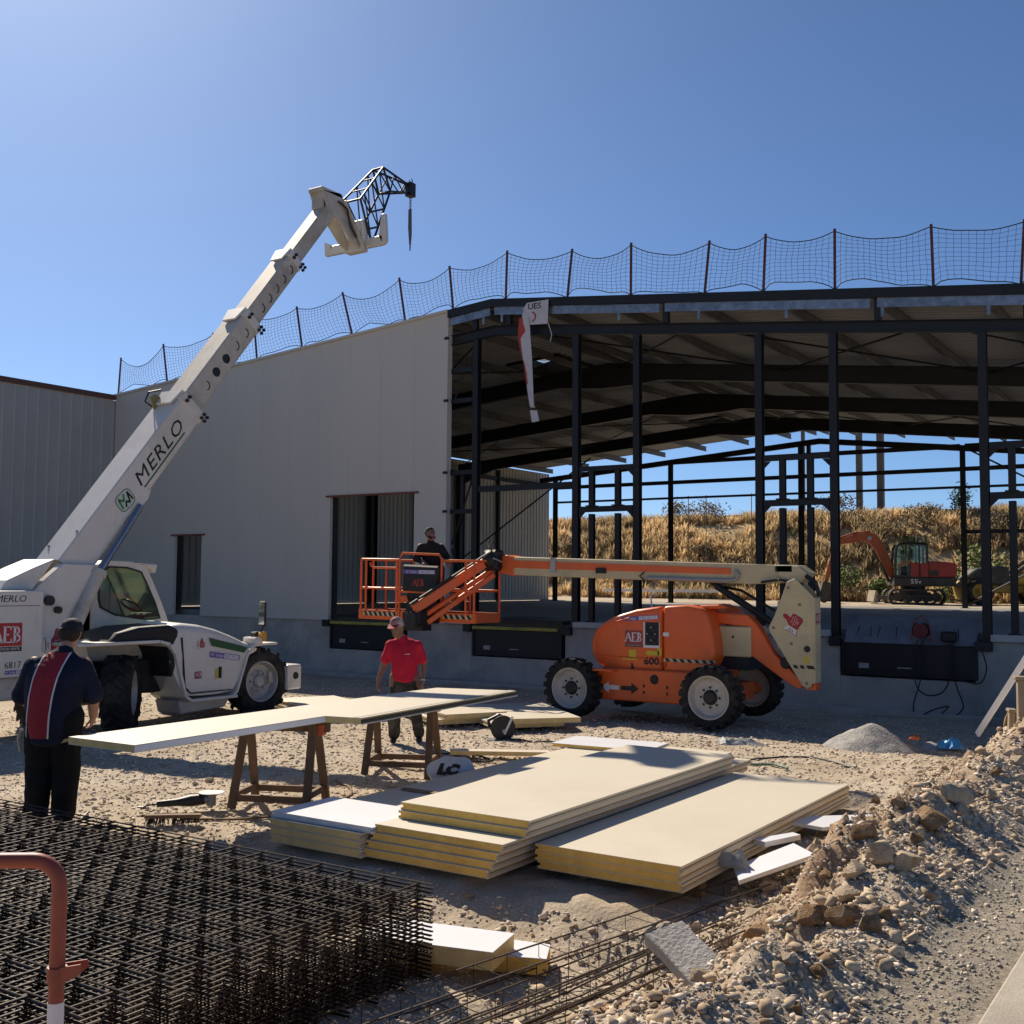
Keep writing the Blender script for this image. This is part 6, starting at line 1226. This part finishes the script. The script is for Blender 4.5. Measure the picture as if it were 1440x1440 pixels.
def hang(pts, lab):
    P = [Vector(p) for p in pts]; q = []
    for i in range(len(P)-1):
        p0, p1, p2, p3 = P[max(0,i-1)], P[i], P[i+1], P[min(len(P)-1,i+2)]
        for k in range(7): t = k/7; q.append(.5*((2*p1)+(-p0+p2)*t+(2*p0-5*p1+4*p2-p3)*t*t+(-p0+3*p1-3*p2+p3)*t**3))
    return tag(MB().tube(q+[P[-1]], .012, 6).build('hanging_cable', m_black), lab, 'cable', 'cables hanging on the dock')
yy = YF-.16
hang([(lv4+1.36,yy,1.2),(lv4+1.30,yy,.7),(lv4+1.36,yy,.35),(lv4+1.6,yy,.25),(lv4+1.85,yy,.45),(lv4+1.95,yy,1.18)], 'cable loop hanging below the reel'); hang([(lv4+1.45,yy,1.2),(lv4+1.42,yy,.6),(lv4+1.28,yy,.1),(lv4+1.34,yy-.2,-.06)], 'cable dropping from the reel to the ground'); hang([(lv4+1.9,yy,1.16),(lv4+1.98,yy,.5),(lv4+2.1,yy,.1),(lv4+2.0,yy-.2,-.06)], 'cable dropping from the tool case to the ground'); hang([(lv4+2.4,yy,1.1),(lv4+2.48,yy,.75),(lv4+2.36,yy,.5),(lv4+2.05,yy,.55)], 'short cable loop beside the rubber buffer'); hang([(lv4+1.5,yy-.25,-.06),(lv4+1.7,yy-.3,.05),(lv4+1.9,yy-.2,.1),(lv4+1.75,yy-.1,-.05)], 'cable coil at the foot of the dock wall')
# banner hanging from the verge
m_ban = mat('banner_white', (.56,.55,.56), .7, var=.08, scale=6); m_banr = mat('banner_red', (.40,.05,.04), .7)
bn_ = wthing('banner', 'torn white banner with lettering hanging from the hall verge', 'banner', (-12.9,YF-.2,8.2))
def bq(px, py, y=YF-.16):
    x, z = onfront(px, py, y); return Vector((x, y, z))
MB().prism([bq(741,426),bq(771,421),bq(770,455),bq(742,457),bq(737,450),bq(736,434)], (0,.012,0)).build('cloth', m_ban, bn_)
rg = []
for k, (l, r_, y) in enumerate(((736,434,455),(733,745,455),(732,746,475),(735,748,500),(739,749,525),(742,750,550),(745,751,570),(746,753,573))):
    if k == 0: rg.append([bq(735,440), bq(742,440)]); continue
    rg.append([bq(l, y, YF-.17+.03*math.sin(k*1.7)), bq(r_, y, YF-.17-.05*math.cos(k*1.3))])
mb = MB()
for a, b in zip(rg[:-1], rg[1:]): mb.add([a[0], a[1], b[1], b[0]], [(0,1,2,3)])
o_ = mb.build('hanging_strip', m_ban, bn_, fix=False); md = o_.modifiers.new('thick','SOLIDIFY'); md.thickness = .006
mb = MB(); rg2 = [(730,737,447),(728,739,470),(731,741,492),(736,743,510),(740,745,540)]
for a, b in zip(rg2[:-1], rg2[1:]): mb.add([bq(a[0],a[2],YF-.20), bq(a[1],a[2],YF-.14), bq(b[1],b[2],YF-.14), bq(b[0],b[2],YF-.20)], [(0,1,2,3)])
o_ = mb.build('red_fold', m_banr, bn_, fix=False); md = o_.modifiers.new('thick','SOLIDIFY'); md.thickness = .004
MB().prism([bq(745,577),bq(755,577),bq(758,592),bq(748,594)], (0,.01,0)).build('tail_piece', m_ban, bn_)
p = bq(750,431); text('letters', 'UES', .18, m_blk, frame((p.x+.03,YF-.163,p.z), (1,0,-.02), (0,-1,0)), bn_, .001, 0, 1.15, 1, .003)
p = bq(746,446); arc = [(p.x+.02+.13*math.cos(a), YF-.165, p.z+.12*math.sin(a)) for a in [R(-80+16*i) for i in range(11)]]
mb = MB()
for k in range(len(arc)-1):
    a, b = Vector(arc[k]), Vector(arc[k+1]); c = Vector((p.x+.02, YF-.165, p.z)); mb.add([a, b, c+(b-c)*.72, c+(a-c)*.72], [(0,1,2,3)])
mb.build('red_letter', m_banr, bn_, fix=False)
MB().tube([bq(771,455), bq(776,470), bq(774,480)], .008, 5).build('tie_cord', m_wht, bn_)
# ================================================================ people
m_skin = mat('skin', (.38,.215,.15), .6, var=.12, scale=9, spec=.35); m_skind = mat('skin_tanned', (.24,.13,.085), .6, var=.12, scale=9, spec=.35)
def blob(parts, voxel, smooth_it, name, mt, parent):
    """one continuous skin over tapered limbs and ellipsoids"""
    mb = MB()
    for p in parts:
        if p[0] == 'e': mb.ball(p[1], 1, 18, 10, p[2])
        else:
            a, ra, b, rb = Vector(p[1]), p[2], Vector(p[3]), p[4]; sc = p[5] if len(p) > 5 else (1,1,1); L_ = (b-a).length; n = max(1, int(L_/(min(ra,rb)*.6))+1)
            for k in range(n+1):
                t = k/n; c = a.lerp(b, t); mb.ball(c, ra+(rb-ra)*t, 10, 7, sc)
    o = mb.build(name, mt, None, fix=False)
    r = o.modifiers.new('r', 'REMESH'); r.mode = 'VOXEL'; r.voxel_size = voxel
    s = o.modifiers.new('s', 'SMOOTH'); s.factor = .5; s.iterations = smooth_it
    bpy.context.view_layer.update(); me = bpy.data.meshes.new_from_object(o.evaluated_get(bpy.context.evaluated_depsgraph_get())); me.name = name
    bpy.data.objects.remove(o); me.materials.clear(); me.materials.append(mt); me.polygons.foreach_set('use_smooth', [True]*len(me.polygons))
    q = bpy.data.objects.new(name, me); COL.objects.link(q); q.parent = parent; return q
def torso(levels, step=.03):
    """stack of flattened ellipsoids; levels: (z, x, y, half width, half depth)"""
    out = []
    for a, b in zip(levels[:-1], levels[1:]):
        n = max(1, int(abs(b[0]-a[0])/step))
        for k in range(n):
            t = k/n; q = [a[i]+(b[i]-a[i])*t for i in range(5)]; out.append(('e', (q[1], q[2], q[0]), (q[3], q[4], .055)))
    q = levels[-1]; out.append(('e', (q[1], q[2], q[0]), (q[3], q[4], .05))); return out
def wrinkle(o, amp, sc, seed):
    for v in o.data.vertices:
        d = noise.noise(Vector((v.co.x*sc, v.co.y*sc, v.co.z*sc*.6))+Vector((seed,0,0)))+.5*noise.noise(v.co*sc*2.3+Vector((0,seed,0))); v.co += v.normal*d*amp
def hand(w, d, palm_n, parts, s=1., curl=.5):
    """palm and five fingers at wrist w, pointing along d, palm facing palm_n"""
    w = Vector(w); d = Vector(d).normalized(); n = Vector(palm_n); n = (n-d*n.dot(d)).normalized(); x = d.cross(n)
    parts.append(('c', w, .024*s, w+d*.05*s, .026*s)); 
    for k in range(4):
        o = x*((k-1.5)*.021*s); b = w+d*.085*s+o; parts.append(('c', w+d*.03*s+o*.8, .0135*s, b, .0115*s)); L_ = (.072,.08,.075,.058)[k]*s
        m_ = b+(d*math.cos(curl)+n*math.sin(curl))*L_*.5; e = m_+(d*math.cos(curl*2.2)+n*math.sin(curl*2.2))*L_*.5; parts += [('c', b, .0105*s, m_, .0095*s), ('c', m_, .0095*s, e, .008*s)]
    b = w+d*.03*s-x*.032*s; m_ = b+(d*.6-x*.55+n*.4).normalized()*.045*s; parts += [('c', w+d*.015*s-x*.015*s, .016*s, b, .014*s), ('c', b, .0135*s, m_, .011*s), ('c', m_, .011*s, m_+(d*.8-x*.1+n*.3).normalized()*.032*s, .009*s)]
def head(c, up, fwd, parts, r=.105):
    """skull, jaw, nose, ears; c is the middle of the skull"""
    c = Vector(c); f = Vector(fwd).normalized(); u = Vector(up); u = (u-f*u.dot(f)).normalized(); s = f.cross(u)
    parts += [('c', c-f*.012, r*.80, c+u*.028+f*.005, r*.80), ('c', c-u*.03+f*.02, r*.70, c-u*.085+f*.045, r*.48), ('c', c-u*.10+f*.05, r*.34, c-u*.105+f*.062, r*.28)]
    parts += [('c', c-u*.012+f*.092, .013, c-u*.046+f*.112, .016)]
    for k in (-1, 1): parts += [('c', c+s*k*.083-u*.005, .016, c+s*k*.085-u*.045, .014), ('c', c+s*k*.035+u*.002+f*.083, .016, c+s*k*.012+u*.006+f*.09, .014)]
    return c, u, f, s
def face_bits(c, u, f, s, par, mt_skin):
    for k in (-1, 1): MB().ball(c+s*k*.032-u*.008+f*.086, .012, 10, 8).build('eye', m_tool, par, smooth=True)
    MB().tube([c-s*.024-u*.072+f*.088, c-u*.074+f*.096, c+s*.024-u*.072+f*.088], .006, 6).build('mouth', mat('lips',(.22,.09,.07),.6), par, smooth=True)
# ---- worker in the navy shirt, seen from behind, bent over the panel end
gx, gy = -8.80, 6.02; gz = hz(gx, gy)
w1 = thing('person', 'worker in navy shirt with red back stripe, black trousers, bent over panel end', 'person', (gx,gy,gz), YAW)
P = []
HC, HU, HF = (.055,.20,1.635), (0.05,.62,1), (.10,1,-.62)
c, u, f, s = head(HC, HU, HF, P, .108); P.append(('c', (.03,.06,1.40), .062, (.045,.14,1.52), .058))
P += [('c', (-.08,.0,.92), .10, (.08,.0,.92), .10), ('c', (0,.0,1.0), .10, (.01,.04,1.33), .10)]
P += [('c', (-.205,.05,1.36), .07, (-.31,.05,1.08), .062), ('c', (-.31,.05,1.08), .058, (-.24,.28,.90), .04), ('c', (.235,.05,1.36), .07, (.325,.06,1.08), .062), ('c', (.325,.06,1.08), .060, (.275,.20,.90), .042)]
hand((-.24,.28,.90), (.3,.6,-.7), (.6,-.2,.2), P); hand((.275,.20,.90), (-.15,.35,-.9), (-.8,.1,0), P)
for k in (-1, 1): P += [('c', (k*.10,.0,.88), .105, (k*.105,.03,.48), .07), ('c', (k*.105,.03,.48), .066, (k*.11,-.02,.10), .05), ('c', (k*.11,-.05,.05), .05, (k*.12,.16,.04), .04)]
b1 = blob(P, .0095, 3, 'body', m_skin, w1); face_bits(c, u, f, s, w1, m_skin)
S = torso([(.70,-.01,.0,.225,.165),(.80,-.01,-.005,.235,.175),(.95,.0,-.02,.24,.185),(1.10,.0,-.025,.25,.18),(1.25,.01,-.01,.26,.165),(1.34,.01,.02,.25,.14),(1.41,.02,.05,.17,.11),(1.475,.035,.09,.085,.085)])
S += [('c', (-.12,.04,1.36), .09, (.14,.04,1.36), .09), ('c', (-.20,.04,1.33), .10, (-.305,.05,1.09), .092), ('c', (.225,.04,1.33), .10, (.325,.06,1.10), .092)]
m_navy = mat('navy_cotton', (.012,.016,.034), .85, var=.25, scale=8, bump=.3, bscale=25, spec=.2); sh_ = blob(S, .014, 5, 'shirt', m_navy, w1); wrinkle(sh_, .008, 9, 2)
# red stripe and white piping down the back, wrapped on the shirt
from mathutils.bvhtree import BVHTree
def wrap_strip(par, shirt, path, w, off, name, mt, smn=30):
    bv = BVHTree.FromPolygons([v.co.copy() for v in shirt.data.vertices], [tuple(p.vertices) for p in shirt.data.polygons]); rows = []
    for k in range(smn+1):
        t = k/smn*(len(path)-1); i = min(int(t), len(path)-2); x = path[i][0]+(path[i+1][0]-path[i][0])*(t-i); z = path[i][1]+(path[i+1][1]-path[i][1])*(t-i); row = []
        for q in range(9):
            h = bv.ray_cast(Vector((x+w*(q/8-.5), -1.5, z)), Vector((0,1,0)))
            row.append(h[0]+Vector((0,-off,0)) if h[0] else (row[-1] if row else Vector((x,-.15,z))))
        rows.append(row)
    mb = MB()
    for a, b in zip(rows[:-1], rows[1:]):
        for q in range(8): mb.add([a[q], a[q+1], b[q+1], b[q]], [(0,1,2,3)])
    return mb.build(name, mt, par, fix=False, smooth=True)
pth = [(.02,1.47),(.0,1.36),(-.03,1.2),(-.055,1.0),(-.075,.85),(-.085,.735)]
wrap_strip(sh_, sh_, pth, .215, .006, 'red_stripe', mat('stripe_red',(.26,.012,.022),.8,var=.15,scale=9))
for k in (-1, 1): wrap_strip(sh_, sh_, [(x+k*.108, z) for x, z in pth], .014, .010, 'white_piping', mat('piping_white',(.62,.60,.62),.7))
m_blkt = mat('black_trousers', (.010,.010,.011), .9, var=.3, scale=7, spec=.2)
Tz = [('c', (-.12,.0,.90), .155, (.12,.0,.90), .155)]
for k in (-1, 1): Tz += [('c', (k*.11,.0,.84), .150, (k*.118,.03,.48), .125), ('c', (k*.118,.03,.48), .124, (k*.122,-.01,.10), .112)]
tz = blob(Tz, .014, 5, 'trousers', m_blkt, w1); wrinkle(tz, .012, 7, 5)
MB().add([(.14,-.168,.70),(.20,-.15,.715),(.215,-.145,.745),(.165,-.163,.735)], [(0,1,2,3)]).build('pocket_badge', mat('badge_gold',(.40,.30,.13),.6), w1, fix=False)
for k in (-1, 1): MB().ball((k*.115,.05,.045), .06, 14, 8, (.85,2.0,.75)).build('shoe', m_tool, w1, smooth=True)
m_cap = mat('cap_dark', (.014,.015,.022), .85, var=.2, scale=9); C_ = [('c', c-f*.02+u*.025, .098, c+u*.045, .096)]; capo = blob(C_, .01, 3, 'cap', m_cap, w1); MB().prism([c+f*.07+u*.045+s*.075, c+f*.16+u*.02+s*.05, c+f*.175+u*.018, c+f*.16+u*.02-s*.05, c+f*.07+u*.045-s*.075], u*.008).build('visor', m_cap, capo); 
Hh = [('c', c-f*.035-u*.03+s*.03, .075, c-f*.035-u*.03-s*.03, .075)]; hr = blob(Hh, .01, 2, 'hair', mat('hair_dark',(.018,.012,.009),.8), w1)
MB().tube([(-.26,-.04,.80),(-.30,.0,.72),(-.29,.03,.60)], .02, 6).build('belt_pouch', mat('rag_grey',(.35,.33,.30),.9), w1)
# ---- worker in the red shirt walking behind the trestle
gx, gy = -9.46, 11.72; gz = hz(gx, gy)
w2 = thing('person', 'worker in red shirt and patterned cap walking behind the trestles', 'person', (gx,gy,gz), YAW); P = []
c, u, f, s = head((-.10,-.06,1.555), (-.12,-.25,1), (-.45,-1,-.32), P, .105); P.append(('c', (-.03,.0,1.36), .06, (-.07,-.03,1.47), .056))
P += [('c', (-.07,.0,.90), .09, (.07,.0,.90), .09), ('c', (0,.0,.98), .09, (-.01,.0,1.26), .09)]
P += [('c', (-.20,.0,1.31), .062, (-.28,.05,1.04), .046), ('c', (-.28,.05,1.04), .044, (-.345,.0,.83), .033), ('c', (.18,.0,1.31), .062, (.255,.04,1.05), .046), ('c', (.255,.04,1.05), .044, (.25,-.08,.82), .033)]
hand((-.345,.0,.83), (-.1,-.2,-1), (.9,.2,0), P); hand((.25,-.08,.82), (-.05,-.35,-.9), (-.8,.3,0), P, 1, .8)
P += [('c', (-.10,.0,.88), .10, (-.115,-.03,.48), .068), ('c', (-.115,-.03,.48), .064, (-.13,.06,.10), .046), ('c', (.10,.0,.88), .10, (.14,.0,.48), .068), ('c', (.14,.0,.48), .064, (.20,.12,.12), .046)]
b2 = blob(P, .0095, 3, 'body', m_skind, w2); face_bits(c, u, f, s, w2, m_skind)
S = torso([(.86,.0,.0,.185,.145),(.95,.0,.0,.185,.148),(1.02,.0,-.005,.18,.148),(1.12,.0,-.01,.185,.145),(1.24,-.005,.0,.20,.135),(1.31,-.01,.0,.185,.11),(1.36,-.02,.0,.11,.085),(1.405,-.035,-.005,.068,.068)])
S += [('c', (-.185,.0,1.30), .082, (-.255,.03,1.12), .070), ('c', (.165,.0,1.30), .082, (.235,.03,1.12), .070), ('c', (-.10,.0,1.33), .075, (.09,.0,1.33), .075)]
m_rsh = mat('red_cotton', (.52,.018,.045), .85, var=.15, scale=8, bump=.3, bscale=25, spec=.2); s2 = blob(S, .014, 5, 'shirt', m_rsh, w2); wrinkle(s2, .010, 10, 7)
MB().bar((.02,-.175,1.20),(.09,-.172,1.205),.003,.006).build('chest_logo', m_wht, s2)
m_camo = mat('patterned_trousers', (.045,.04,.033), .9, var=.5, scale=14, col2=(.14,.13,.11), spec=.2)
Tz = [('c', (-.05,.0,.88), .115, (.05,.0,.88), .115), ('c', (-.085,.0,.82), .110, (-.118,-.03,.48), .095), ('c', (-.118,-.03,.48), .092, (-.132,.06,.12), .082), ('c', (.085,.0,.82), .110, (.142,.0,.48), .095), ('c', (.142,.0,.48), .092, (.20,.12,.14), .082)]
tz = blob(Tz, .014, 5, 'trousers', m_camo, w2); wrinkle(tz, .014, 8, 9)
MB().ball((-.135,.02,.045), .055, 14, 8, (.85,1.9,.8)).build('shoe', m_tool, w2, smooth=True); MB().ball((.205,.07,.05), .055, 14, 8, (.85,1.9,.8)).build('shoe', m_tool, w2, smooth=True)
m_pcap = mat('patterned_cap', (.36,.30,.28), .85, var=.6, scale=11, col2=(.30,.03,.05)); capo = blob([('c', c-f*.012+u*.038, .096, c+u*.055, .092)], .01, 3, 'cap', m_pcap, w2); MB().prism([c+f*.06+u*.05+s*.08, c+f*.16+u*.03+s*.055, c+f*.18+u*.026, c+f*.16+u*.03-s*.055, c+f*.06+u*.05-s*.08], u*.009).build('visor', mat('cap_red',(.28,.02,.04),.8), capo)
MB().lathe([(-.012,.038),(.012,.038)], 'z', 12, (.252,-.06,.86)).build('wrist_watch', m_trim, w2)
# ---- operator in the lift basket
bc = bp(LG*.54, .40, .12); w3 = thing('person', 'bearded operator in a dark shirt standing in the lift basket', 'person', tuple(bc), YAW); P = []
c, u, f, s = head((-.05,-.02,1.44), (.0,.05,1), (.62,-.75,.22), P, .102); P.append(('c', (-.05,.02,1.26), .058, (-.05,.0,1.36), .056))
P += [('c', (-.07,.06,.80), .09, (.06,.06,.80), .09), ('c', (-.02,.05,.88), .09, (-.04,.03,1.18), .09), ('c', (-.23,.03,1.21), .062, (-.30,-.06,.98), .046), ('c', (-.30,-.06,.98), .044, (-.14,-.24,.92), .034), ('c', (.15,.03,1.21), .062, (.25,-.02,1.00), .046), ('c', (.25,-.02,1.00), .044, (.30,-.24,.93), .034)]
hand((-.14,-.24,.92), (.4,-.8,-.3), (0,0,-1), P, 1, .7); hand((.30,-.24,.93), (.1,-.9,-.2), (0,0,-1), P, 1, .7)
for k in (-1, 1): P += [('c', (k*.10-.01,.05,.78), .10, (k*.13,-.06,.44), .07), ('c', (k*.13,-.06,.44), .066, (k*.13,.08,.08), .046)]
blob(P, .0095, 3, 'body', m_skind, w3); face_bits(c, u, f, s, w3, m_skind)
S = torso([(.76,.0,.06,.17,.13),(.95,-.02,.04,.175,.14),(1.10,-.03,.03,.19,.14),(1.20,-.04,.03,.20,.11),(1.26,-.05,.02,.11,.085),(1.31,-.05,.01,.066,.066)])
S += [('c', (-.14,.03,1.22), .075, (.05,.03,1.22), .075), ('c', (-.22,.03,1.19), .082, (-.30,-.05,1.0), .066), ('c', (-.30,-.05,1.0), .06, (-.19,-.19,.93), .05), ('c', (.14,.03,1.19), .082, (.25,-.02,1.02), .066), ('c', (.25,-.02,1.02), .06, (.29,-.18,.945), .05)]
s3 = blob(S, .014, 5, 'shirt', mat('dark_overall', (.022,.021,.022), .9, var=.3, scale=8, spec=.2), w3); wrinkle(s3, .009, 10, 3)
Tz = [('c', (-.10,.06,.80), .13, (.09,.06,.80), .13)]
for k in (-1, 1): Tz += [('c', (k*.10,.05,.76), .12, (k*.13,-.06,.44), .092), ('c', (k*.13,-.06,.44), .09, (k*.13,.08,.10), .08)]
blob(Tz, .013, 4, 'trousers', m_blkt, w3)
for k in (-1, 1): MB().ball((k*.13,.04,.045), .055, 14, 8, (.85,1.9,.8)).build('shoe', m_tool, w3, smooth=True)
m_hair = mat('hair_dark', (.018,.012,.009), .8); blob([('c', c-f*.03+u*.03, .088, c-f*.005+u*.05, .084)], .01, 2, 'hair', m_hair, w3); blob([('c', c-u*.085+f*.06+s*.03, .03, c-u*.085+f*.06-s*.03, .03), ('c', c-u*.06+s*.07+f*.03, .018, c-u*.09+f*.055+s*.04, .022), ('c', c-u*.06-s*.07+f*.03, .018, c-u*.09+f*.055-s*.04, .022)], .01, 2, 'beard', m_hair, w3)
